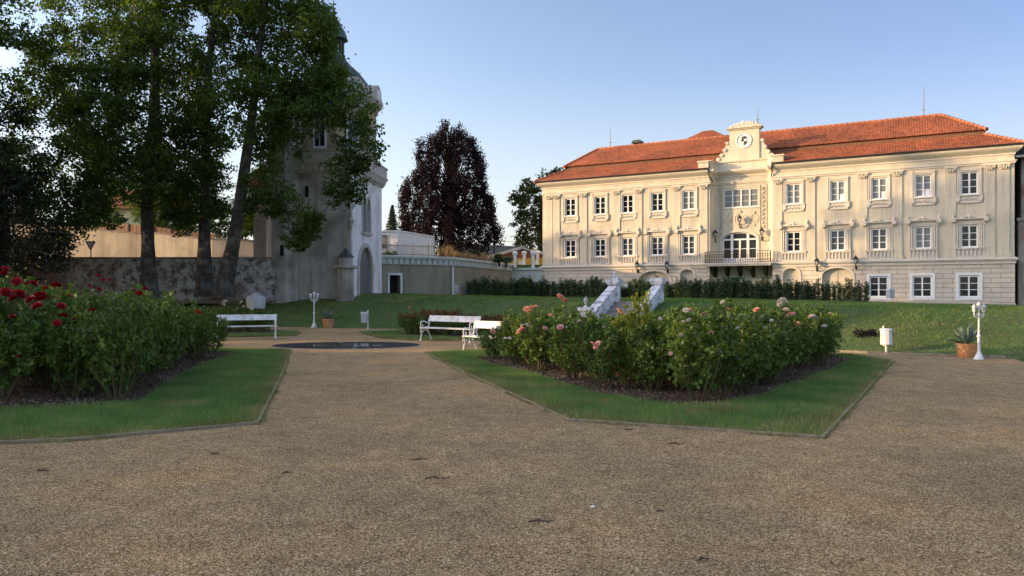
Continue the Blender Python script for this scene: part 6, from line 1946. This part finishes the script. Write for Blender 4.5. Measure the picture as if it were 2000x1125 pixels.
# bridge with arch to the castle
br = empty('arched_bridge', (0.0, 67.5, 1.0), 'short rendered bridge with an arch between retaining wall and castle', 'bridge', rotz=math.atan2(-0.5, 2.8))
b = MB(); Lb = 2.85
wall_holes(b, -0.05, Lb, 0, 2.75, -0.1, [(0.35, 2.15, 0, 2.05)], 0.6)
ap_ = arch_pts(1.25, 0.9, 1.35, 0.7); hh_ = len(ap_) // 2
b.poly([(x, -0.1, z) for x, z in ap_[:hh_ + 1]] + [(0.35, -0.1, 2.05)]); b.poly([(x, -0.1, z) for x, z in ap_[hh_:]] + [(2.15, -0.1, 2.05)])
for i in range(len(ap_) - 1):
    b.poly([(ap_[i][0], -0.1, ap_[i][1]), (ap_[i + 1][0], -0.1, ap_[i + 1][1]), (ap_[i + 1][0], 0.5, ap_[i + 1][1]), (ap_[i][0], 0.5, ap_[i][1])])
b.build('wall', M['retaintrim'], br)
b = MB(); b.box(-0.05, Lb, -0.22, 0.6, 2.752, 2.95); b.build('coping', M['retaintrim'], br)
b = MB(); b.box(0.3, 2.2, 0.52, 0.58, 0, 2.1); b.build('arch_shadow', M['retain'], br)
for k, (px, hgt) in enumerate(((1006, 1.5), (1024, 1.35), (1041, 1.55), (1050, 1.4))):
    Dk = 67.2 if k % 2 == 0 else 69.5
    p = at(px, 517, Dk)
    r = empty('stone_pedestal', (p.x, p.y, 3.955 if k % 2 == 0 else ZT - 0.03), ['white vase shaped pedestal, leftmost on the bridge', 'cream vase shaped pedestal, second from left behind the bridge', 'white vase shaped pedestal, third from left on the bridge', 'cream vase shaped pedestal nearest the castle'][k], 'pedestal', 'vase pedestals on the bridge')
    b = MB(); b.lathe([(0.22, 0), (0.22, 0.12), (0.16, 0.16), (0.15, 0.5), (0.2, hgt * 0.72)], seg=4, a0=pi / 4); b.build('shaft', M['dirtywhite'], r)
    b = MB(); b.lathe([(0.2, hgt * 0.72), (0.3, hgt * 0.82), (0.32, hgt * 0.86), (0.32, hgt * 0.96), (0.25, hgt)], seg=4, a0=pi / 4); b.build('cap', M['dirtywhite'], r)
# yellow house with gable
yh = empty('yellow_house', (at(1012, 515, 80).x, 80, ZT - 0.05), 'yellow and brick house with white gable boards left of the castle', 'house')
zr = at(1018, 482, 80).z - ZT; ze = at(957, 500, 80).z - ZT
b = MB(); b.box(-2.3, 3.4, 0.5, 9, 0, ze - 0.1); b.build('wall', M['yellow'], yh)
b = MB(); b.prism_y([(-2.6, ze - 0.1), (3.6, ze - 0.1), (0.45, zr - 0.2)], 0.4, 0.7); b.build('gable_wall', M['brickred'], yh)
b = MB()
for s, e in ((-1, (-3.3, ze - 0.1)), (1, (4.3, ze - 0.1))):
    b.beam((0.45, 0.1, zr), (e[0], 0.1, e[1]), 0.08, 0.32)
b.build('bargeboard', M['dirtywhite'], yh)
b = MB(); slope(b, (-3.4, 9.3, ze), (-3.4, 0.15, ze), (0.45, 0.15, zr + 0.15), (0.45, 9.3, zr + 0.15)); slope(b, (4.4, 0.15, ze), (4.4, 9.3, ze), (0.45, 9.3, zr + 0.15), (0.45, 0.15, zr + 0.15)); b.build('roof', M['slate'], yh)
for xx in (-1.2, 0.3, 1.8):
    b = MB(); b.box(xx - 0.3, xx + 0.3, 0.44, 0.498, 0.35, ze - 0.4); b.build('window', M['whiteframe'], yh)
# dark roofed shed
sh_ = empty('dark_roofed_house', (at(965, 500, 110).x, 110, ZT - 0.05), 'far house with a long dark roof behind the beech', 'house')
zz = at(965, 478, 110).z - ZT
b = MB(); b.box(-8, 4, 0, 6, 0, zz - 1.2); b.build('wall', M['farwall'], sh_)
b = MB(); slope(b, (-8.5, -0.5, zz - 1.3), (4.5, -0.5, zz - 1.5), (3.5, 3, zz), (-8.5, 3, zz + 0.6)); slope(b, (4.5, 6.5, zz - 1.5), (-8.5, 6.5, zz - 1.3), (-8.5, 3, zz + 0.6), (3.5, 3, zz)); b.build('roof', M['slate'], sh_)
# container
cn = empty('site_container', (at(777, 490, 60).x, 60, ZT - 0.03), 'white site office container behind the iron railing', 'container', rotz=math.atan2(6.7, 2.47) - pi / 2)
hC = at(777, 452, 60).z - ZT
b = MB(); b.box(-2.5, 0, 0, 6.6, 0.1, hC)
for xx in (-2.5, 0.0):
    for yy in (0.0, 6.6):
        b.box(xx - 0.06, xx + 0.06, yy - 0.06, yy + 0.06, 0, hC + 0.02)
b.box(-2.56, 0.06, -0.06, 6.66, hC + 0.021, hC + 0.14)
b.build('shell', M['container'], cn)
b = MB(); b.box(-1.75, -0.85, -0.05, 0.0, 1.0, 2.25); wv = b.build('window', M['whiteframe'], cn)
b = MB(); b.box(-1.68, -0.92, -0.07, -0.051, 1.06, 2.19); b.build('pane', M['greyblind'], wv)
b = MB()
b.box(0.0, 0.025, 4.9, 6.1, 0.2, hC - 0.3); b.build('door', M['container'], cn)
# iron railing
rl = empty('iron_railing', (RA.x, RA.y, ZT), 'thin black iron railing on top of the retaining wall', 'railing')
b = MB(); pb = MB()
d = (RB_ - RA).normalized(); L_ = (RB_ - RA).length * 0.86
Rr = lambda s, z: (d.x * s, d.y * s + 0.15, z)
b.beam(Rr(0, 0.12), Rr(L_, 0.12), 0.03, 0.03); b.beam(Rr(0, 0.72), Rr(L_, 0.72), 0.03, 0.03)
for k in range(41):
    s = L_ * k / 40; b.tube([Rr(s, 0.0), Rr(s, 0.82 + (0.12 if k % 10 == 0 else 0))], 0.013 if k % 10 else 0.03, 4)
b.build('bars', M['black_iron'], rl)
# dry ornamental grasses and low shrubs on the upper terrace edge
def tuft_mesh(h, n, w, mt):
    a = RNG.uniform(0, 2 * pi, n); rr = RNG.uniform(0, 0.12, n); ln = RNG.uniform(0.0, 0.45, n) * h
    base = np.stack([rr * np.cos(a), rr * np.sin(a), np.zeros(n)], 1)
    tip = base + np.stack([ln * np.cos(a), ln * np.sin(a), h * RNG.uniform(0.6, 1.0, n)], 1)
    s = np.stack([-np.sin(a), np.cos(a), np.zeros(n)], 1) * w
    return quads_mesh('grass_tuft', np.stack([base - s, base + s, tip], 1).reshape(-1, 3), M[mt], 3)
tm = [tuft_mesh(1.0, 160, 0.02, 'drygrass'), tuft_mesh(0.8, 160, 0.025, 'drygrass')]
dR = (RCc - RB_).normalized()
for i in range(16):
    s = -1.5 + i * 0.72 + random.uniform(-0.2, 0.2)
    p = RB_ + dR * s + Vector((0.0, 0.6 + random.uniform(0, 0.6), 0)) + Vector((-0.35, 0.1, 0))
    o = link('dry_grass_tuft', tm[i % 2], None, (p.x, p.y, ZT - 0.05), random.uniform(0, 6))
    k = random.uniform(0.6, 1.05); o.scale = (k, k, k * random.uniform(0.8, 1.2))
    tag(o, 'reddish dry ornamental grass tuft on the retaining wall edge', 'grass tuft', 'dry grasses along the retaining wall')
shrub(975, 512, 62, 11, 17, 'oak', 'low green shrub at the right end of the retaining wall', zb=ZT - 0.1, leaf=0.14)
shrub(988, 514, 65, 10, 14, 'hedge', 'dark low shrub beside the vase pedestals', zb=ZT - 0.1, leaf=0.14)
shrub(870, 498, 70, 14, 26, 'yew', 'dark low bush under the copper beech, left of its trunk', zb=ZT - 0.1, leaf=0.2)
shrub(925, 498, 72, 24, 34, 'yew', 'dark broad bush under the copper beech, right of its trunk', zb=ZT - 0.1, leaf=0.2)
shrub(757, 497, 56, 18, 14, 'hedge', 'low dark plants behind the iron railing', zb=ZT - 0.1, leaf=0.14)
# utility pole and wires
pp_ = at(965, 466, 100)
ul = empty('utility_pole', (pp_.x, 100, ZT - 0.1), 'wooden utility pole with crossarm behind the yellow house', 'utility pole')
hp = pp_.z - ZT
b = MB(); b.tube([(0, 0, -0.5), (0, 0, hp)], [0.14, 0.11], 6); b.beam((-0.8, 0, hp - 0.25), (0.8, 0, hp - 0.25), 0.14, 0.14); b.build('pole', M['darkbark'], ul)
b = MB()
for x0_ in (-0.7, 0.7):
    b.tube([(x0_, 0, hp - 0.15), (8, -3, hp - 1.0), (18, -6, hp - 0.6)], 0.018, 4)
b.tube([(0.3, 0, hp + 0.1), (4, -2, hp + 0.6), (14, -6, hp + 2.2)], 0.018, 4)
b.build('wire', M['dark_grey'], ul)

# ------------------------------------------------------------------ tall plants in front of the castle
def tall_plant(h, seed):
    rg = np.random.default_rng(seed)
    b = MB(); Ps, Ax = [], []
    for k in range(7):
        a = rg.uniform(0, 2 * pi); r0 = rg.uniform(0, 0.14); le = rg.uniform(0.02, 0.16)
        hh = h * rg.uniform(0.72, 1.0)
        p0 = Vector((r0 * math.cos(a), r0 * math.sin(a), -0.1)); p1 = p0 + Vector((le * math.cos(a), le * math.sin(a), hh))
        b.tube([p0, p0.lerp(p1, 0.5), p1], [0.012, 0.009, 0.004], 4, cap=False)
        m_ = 85
        t = rg.uniform(0.08, 1, m_) ; an = rg.uniform(0, 2 * pi, m_)
        rad = (0.03 + 0.13 * (1 - t * 0.5)) * rg.uniform(0.4, 1.2, m_)
        C = np.array(p0)[None] + (np.array(p1) - np.array(p0))[None] * t[:, None] + np.stack([rad * np.cos(an), rad * np.sin(an), np.zeros(m_)], 1)
        Ps.append(C); Ax.append(np.stack([np.cos(an), np.sin(an), np.full(m_, 0.7)], 1))
    V = leaf_quads(np.concatenate(Ps), 0.17, 0, 0.3, axis=np.concatenate(Ax), jitter=0.25)
    return b.make('stems', M['stem']), quads_mesh('foliage', V, M['hedge'])
TPm = [tall_plant(1.75, s) for s in range(5)]
HLINE = [(915, 56.0), (1000, 60.0), (1062, 61.5), (1130, 58.8), (1250, 54.5), (1400, 50.8), (1550, 48.6), (1640, 47.4), (1697, 46.6)]
hp_x = [h[0] for h in HLINE]; hp_d = [h[1] for h in HLINE]
first = {}
px = 917.0
i = 0
while px < 1698:
    D = float(np.interp(px, hp_x, hp_d)) + random.uniform(-0.3, 0.3)
    x, y = (px - 1000) / FPX * D, D
    z = gzf(x, y)
    gap = 1203 < px < 1232 or (1296 < px < 1312)
    sparse = px > 1585
    k = random.uniform(0.74, 1.1)
    if gap: k *= 0.62
    if sparse: k *= 0.98
    v = i % 5
    r = empty('tall_shrub', (x, y, z), 'dark narrow leaved tall plant in the long row before the castle', 'shrub', 'tall plants in a row before the castle', random.uniform(0, 6))
    st, fo = TPm[v]
    link('stems', st, r); link('foliage', fo, r)
    wsc = random.uniform(0.95, 1.35) if not sparse else random.uniform(0.75, 0.95)
    r.scale = (wsc, wsc, k)
    i += 1
    px += (0.255 if not sparse else 0.33) * FPX / D
    if 1188 < px < 1198 and False: px += 1

# ------------------------------------------------------------------ roses
def rose_bush(seed, mat='roseleaf', top=None, topf=0.0):
    """unit bush 1 m high, about 0.9 m across"""
    rg = np.random.default_rng(seed)
    b = MB(); Ps = []; tops = []
    for k in range(9):
        a = k * 2.4 + rg.uniform(-.4, .4); sp_ = rg.uniform(0.12, 0.42)
        hh = rg.uniform(0.72, 1.0)
        p0 = Vector((0.05 * math.cos(a), 0.05 * math.sin(a), -0.05))
        p3 = Vector((sp_ * math.cos(a), sp_ * math.sin(a), hh))
        p1 = p0.lerp(p3, 0.35) + Vector((0.08 * math.cos(a), 0.08 * math.sin(a), 0)); p2 = p0.lerp(p3, 0.7) + Vector((0.05 * math.cos(a + 1), 0.05 * math.sin(a + 1), 0))
        b.tube([p0, p1, p2, p3], [0.013, 0.010, 0.007, 0.004], 5, cap=False)
        tops.append(p3)
        for j in range(18):      # leaf sprays
            t = 0.24 + 0.78 * (j + rg.uniform(0, 1)) / 18
            q_ = p0.lerp(p3, min(t, 1.02)) if t < 0.3 else p1.lerp(p3, min((t - 0.25) / 0.75, 1.0))
            an = rg.uniform(0, 2 * pi); L = rg.uniform(0.06, 0.22) * (1.15 - 0.55 * t)
            d = np.array([math.cos(an), math.sin(an), rg.uniform(-0.3, 0.5)])
            m_ = rg.integers(13, 23)
            Ps.append(np.array(q_)[None] + d[None] * (L * rg.uniform(0.3, 1.15, (m_, 1))) + rg.normal(size=(m_, 3)) * 0.026)
    C = np.concatenate(Ps)
    V = leaf_quads(C, 0.056, 0.7, 0.66)
    mi = None; mats = [M[mat]]
    if top:
        mats = [M[mat], M[top]]
        mi = ((C[:, 2] > 0.72) & (RNG.uniform(size=len(C)) < topf)).astype(int)
    return b.make('stems', M['stem']), quads_mesh('foliage', V, mats, 4, mi)
RB = [rose_bush(s) for s in range(6)]
RBred = [rose_bush(20 + s, 'roseleaf', 'russet', 0.7) for s in range(3)]
RBy = rose_bush(40, 'yellowleaf')

def bloom_mesh(mt, seed):
    rg = np.random.default_rng(seed)
    b = MB()
    for ring_, (n_, r_, tilt, L) in enumerate(((5, 0.06, 0.25, 0.8), (6, 0.16, 0.7, 0.9), (7, 0.28, 1.15, 1.0), (7, 0.30, 1.55, 1.0))):
        for k in range(n_):
            a = 2 * pi * k / n_ + ring_ * 0.5 + rg.uniform(-.15, .15)
            ca, sa = math.cos(a), math.sin(a)
            out = Vector((ca * math.sin(tilt), sa * math.sin(tilt), math.cos(tilt))); sd = Vector((-sa, ca, 0))
            upv = Vector((-ca * math.cos(tilt), -sa * math.cos(tilt), math.sin(tilt)))
            base = Vector((ca * r_ * 0.35, sa * r_ * 0.35, -0.15))
            w = 0.30; L_ = 0.52 * L
            vs = [base - sd * w * 0.4, base + sd * w * 0.4, base + out * L_ * 0.6 + sd * w + upv * 0.06, base + out * L_ + sd * w * 0.6 - upv * 0.05, base + out * L_ - sd * w * 0.6 - upv * 0.05, base + out * L_ * 0.6 - sd * w + upv * 0.06, base + out * L_ * 0.6 - upv * 0.06]
            b.mesh(vs, [(0, 1, 2, 6), (0, 6, 5), (6, 2, 3), (6, 3, 4), (6, 4, 5)])
    b.mesh([(0.3 * math.cos(2 * pi * k / 6), 0.3 * math.sin(2 * pi * k / 6), 0.0) for k in range(6)] + [(0, 0, -0.3), (0, 0, 0.3)], [(k, (k + 1) % 6, 7) for k in range(6)] + [((k + 1) % 6, k, 6) for k in range(6)])
    return b.make('bloom', M[mt])
BL = {m: [bloom_mesh(m, s) for s in range(2)] for m in ('red', 'peach', 'pink', 'ivory')}

def bed_points(poly, step, seed):
    rg = random.Random(seed)
    xs = [p[0] for p in poly]; ys = [p[1] for p in poly]
    pts = []
    for _ in range(6000):
        x, y = rg.uniform(min(xs), max(xs)), rg.uniform(min(ys), max(ys))
        if not bool(inpoly(np.array([x]), np.array([y]), poly)[0]): continue
        if float(edge_dist(np.array([x]), np.array([y]), poly)[0]) < 0.32: continue
        if all((x - a) ** 2 + (y - c) ** 2 > step * step for a, c in pts):
            pts.append((x, y))
    return pts
BUSHES = []
def bush(x, y, h, w, proto, label, group):
    r = empty('rose_bush', (x, y, 0.03), label, 'rose bush', group, random.uniform(0, 6))
    link('stems', proto[0], r).scale = (w, w, h); link('foliage', proto[1], r).scale = (w, w, h)
    BUSHES.append((r, x, y, h))
    return r
def plant_bed(poly, step, seed, tops, protos, label, group, margin=1.1, wmul=1.0):
    for k, (x, y) in enumerate(bed_points(poly, step, seed)):
        if abs(x) > y * 0.7 * margin: continue
        pxx = 1000 + x / y * FPX
        py = interp(pxx, tops)
        h = (HC - (py - HOR) / FPX * y) * random.choice((0.78, 0.88, 0.94, 0.98, 1.03))
        h = max(0.6, min(1.95, h))
        bush(x, y, h, wmul * random.uniform(0.95, 1.25) * (0.75 + 0.25 * h), protos[k % len(protos)], label, group)
plant_bed(BED_R, 0.66, 5, [(940, 650), (965, 645), (1000, 622), (1040, 603), (1085, 592), (1120, 612), (1180, 625), (1230, 622), (1300, 612), (1340, 604), (1400, 600), (1500, 597), (1560, 600), (1620, 604), (1660, 625)],
          RB, 'leafy green rose bush in the pink rose bed', 'rose bushes in the pink rose bed')
plant_bed(BED_L, 0.72, 6, [(-100, 535), (0, 545), (60, 560), (150, 574), (230, 574), (300, 570), (340, 585), (400, 604), (440, 618), (470, 630)],
          RB, 'leafy green rose bush in the red rose bed', 'rose bushes in the red rose bed')
plant_bed(BED_BL, 0.8, 7, [(400, 605), (440, 598), (520, 606), (560, 625)], RB, 'distant rose bush behind the left bench', 'rose bushes behind the left bench')
plant_bed(BED_BR, 0.72, 8, [(755, 620), (780, 605), (850, 606), (1000, 618), (1100, 618)], RBred, 'russet topped rose bush behind the right bench', 'russet rose bushes behind the right bench')
# yellow leaved rose in the right bed
yx, yy = (1222 - 1000) / FPX * 13.5, 13.5
yb = bush(yx, yy - 0.9, HC - (578 - HOR) / FPX * yy, 0.8, RBy, 'yellow leaved rose shoot rising before the garden stairs', 'rose bushes in the pink rose bed')

BLOOMS = []
def add_bloom(px, py, mt, size_px, beds, i):
    best = None
    for (r, x, y, h) in BUSHES:
        bp_ = 1000 + x / y * FPX
        z = HC + (HOR - py) / FPX * y
        rad_px = 0.7 / y * FPX
        if abs(bp_ - px) > rad_px or z > h + 0.42 or z < 0.45 * h: continue
        gl = r.get('group', '')
        if beds not in gl: continue
        s = y * 0.28 + abs(bp_ - px) / rad_px * 0.4 + max(0, z - h) * 2.5
        # blooms below a front bush's outline must sit on its front
        if best is None or s < best[0]: best = (s, r, x, y, h, z)
    if best is None: return False
    _, r, x, y, h, z = best
    yy_ = y - (0.50 if z < h * 0.9 else 0.12)
    zz_ = HC + (HOR - py) / FPX * yy_
    wx = (px - 1000) / FPX * yy_
    o = link('bloom', BL[mt][i % 2], r)
    mi_ = r.matrix_basis.inverted() if False else (Matrix.Translation(r.location) @ r.rotation_euler.to_matrix().to_4x4() @ Matrix.Diagonal((*r.scale, 1))).inverted()
    p = mi_ @ Vector((wx, yy_, zz_))
    S = size_px / FPX * yy_ / 1.1
    o.location = p
    o.scale = (S, S, S * 0.85)
    o.rotation_euler = (random.uniform(0.2, 0.9), random.uniform(-.5, .5), random.uniform(0, 6))
    if z > h * 0.9:
        b = MB(); q0 = mi_ @ Vector((x * 0.5 + wx * 0.5, y, h * 0.75))
        b.tube([q0, q0.lerp(p, 0.5) + Vector((0.02, 0, 0)), p - Vector((0, 0, 0.01))], [0.006, 0.005, 0.004], 4)
        b.build('flower_stalk', M['stem'], r)
    return True
REDS = [(12, 524, 14), (8, 532, 13), (27, 536, 14), (32, 548, 18), (12, 569, 20), (25, 580, 20), (41, 572, 22), (53, 553, 12), (67, 552, 17), (57, 583, 18), (78, 577, 20), (85, 563, 20), (94, 581, 19), (71, 595, 20), (110, 555, 17), (122, 574, 18), (135, 577, 14), (121, 596, 16), (125, 614, 14), (147, 618, 12), (178, 606, 14), (175, 557, 9), (193, 537, 9), (202, 545, 9), (213, 546, 7), (194, 564, 9), (262, 567, 10), (272, 572, 12), (284, 563, 9), (388, 609, 11), (24, 617, 12), (112, 630, 14), (35, 695, 8)]
for i, (px, py, s) in enumerate(REDS): add_bloom(px, py, 'red', s, 'red rose bed', i)
RIGHTS = [(1028, 603, 'peach', 12), (1035, 606, 'peach', 12), (1038, 600, 'peach', 10), (1046, 598, 'peach', 10), (1096, 579, 'peach', 17), (1104, 586, 'peach', 11), (1075, 614, 'peach', 8), (1117, 616, 'ivory', 12), (1131, 627, 'ivory', 12), (1094, 638, 'pink', 13), (1015, 645, 'pink', 17), (1022, 641, 'pink', 12), (963, 646, 'pink', 11), (973, 639, 'ivory', 9), (1020, 635, 'ivory', 8), (1030, 634, 'ivory', 8),
          (1165, 673, 'pink', 17), (1158, 670, 'pink', 11), (1211, 607, 'peach', 14), (1140, 617, 'ivory', 9), (1340, 605, 'ivory', 12), (1350, 605, 'pink', 10), (1345, 624, 'ivory', 9), (1335, 628, 'ivory', 8), (1411, 589, 'ivory', 9), (1425, 602, 'pink', 13), (1477, 604, 'peach', 12), (1388, 648, 'pink', 11), (1528, 588, 'ivory', 18), (1523, 594, 'ivory', 10), (1536, 604, 'ivory', 12), (1541, 614, 'pink', 12), (1549, 612, 'pink', 9), (1585, 617, 'ivory', 15), (1593, 620, 'ivory', 9), (1493, 640, 'ivory', 8), (1488, 619, 'ivory', 7), (1507, 625, 'ivory', 7), (1465, 626, 'pink', 6), (1330, 653, 'ivory', 7), (1001, 678, 'pink', 9), (988, 660, 'ivory', 7), (996, 660, 'ivory', 6), (1250, 640, 'pink', 8), (1290, 622, 'ivory', 8), (1375, 612, 'pink', 8), (1440, 640, 'ivory', 8), (1560, 630, 'pink', 8), (1610, 636, 'ivory', 9), (1065, 640, 'pink', 9), (1180, 640, 'ivory', 8), (1310, 690, 'pink', 8), (1620, 612, 'ivory', 8)]
for i, (px, py, m, s) in enumerate(RIGHTS): add_bloom(px, py, m, s, 'pink rose bed', i)
for i, (px, py, m, s) in enumerate([(439, 588, 'ivory', 9), (437, 594, 'ivory', 8), (471, 590, 'ivory', 9), (475, 598, 'ivory', 6), (510, 602, 'ivory', 7), (463, 602, 'ivory', 5), (493, 604, 'ivory', 5)]): add_bloom(px, py, m, s, 'behind the left bench', i)
for i, (px, py, m, s) in enumerate([(985, 618, 'red', 10), (992, 621, 'red', 8), (800, 600, 'peach', 6)]): add_bloom(px, py, m, s, 'russet', i)

# dead clump on the bank
p_ = gp(1690, 668)
cx_, cy_ = (1690 - 1000) / FPX * 21.6, 21.6
r = empty('withered_clump', (cx_, cy_, gzf(cx_, cy_)), 'dark withered plant clump on the sunlit bank', 'plant')
V = clump_leaves([np.array((-0.12, 0, 0.1)), np.array((0.15, 0, 0.1))], [0.16, 0.15], 10, 16, 0.08, 0.7)
link('foliage', quads_mesh('foliage', V, M['darkbark']), r)
# twigs and a white stone on the gravel
TW_ = [(855, 935, 50), (1060, 1020, 55), (820, 898, 30), (1320, 868, 30), (85, 920, 26), (420, 888, 22), (1230, 840, 20), (560, 925, 16), (1290, 1000, 14), (1375, 1095, 20), (1480, 770, 10)]
rg = random.Random(2)
for i, (px, py, L) in enumerate(TW_):
    x, y = gp(px, py)
    ln = L / FPX * y
    o = empty('twig', (x, y, 0.006), 'small dry twig lying on the gravel path', 'twig', 'twigs on the gravel', rg.uniform(-0.3, 0.3))
    b = MB(); pts = [(-ln / 2, 0, 0), (-ln / 5, rg.uniform(-.02, .03), 0.006), (ln / 6, rg.uniform(-.03, .02), 0.004), (ln / 2, rg.uniform(-.02, .05), 0.003)]
    b.tube(pts, [0.006, 0.007, 0.005, 0.003], 5); b.tube([pts[1], (ln / 8, 0.05, 0.01)], [0.004, 0.002], 4)
    # a twig has one mesh: make it the thing itself
    me = b.make('twig', M['twig'])
    bpy.data.objects.remove(o)
    o = link('twig', me, None, (x, y, 0.006), rg.uniform(-0.3, 0.3))
    tag(o, 'small dry twig lying on the gravel path', 'twig', 'twigs on the gravel')
x, y = gp(1158, 992)
b = MB(); b.lathe([(0.006, 0), (0.016, 0.004), (0.018, 0.011), (0.008, 0.018)], seg=7); tag(b.build('white_stone', M['white'], None, (x, y, 0.0)), 'single bright white stone on the gravel path', 'stone')
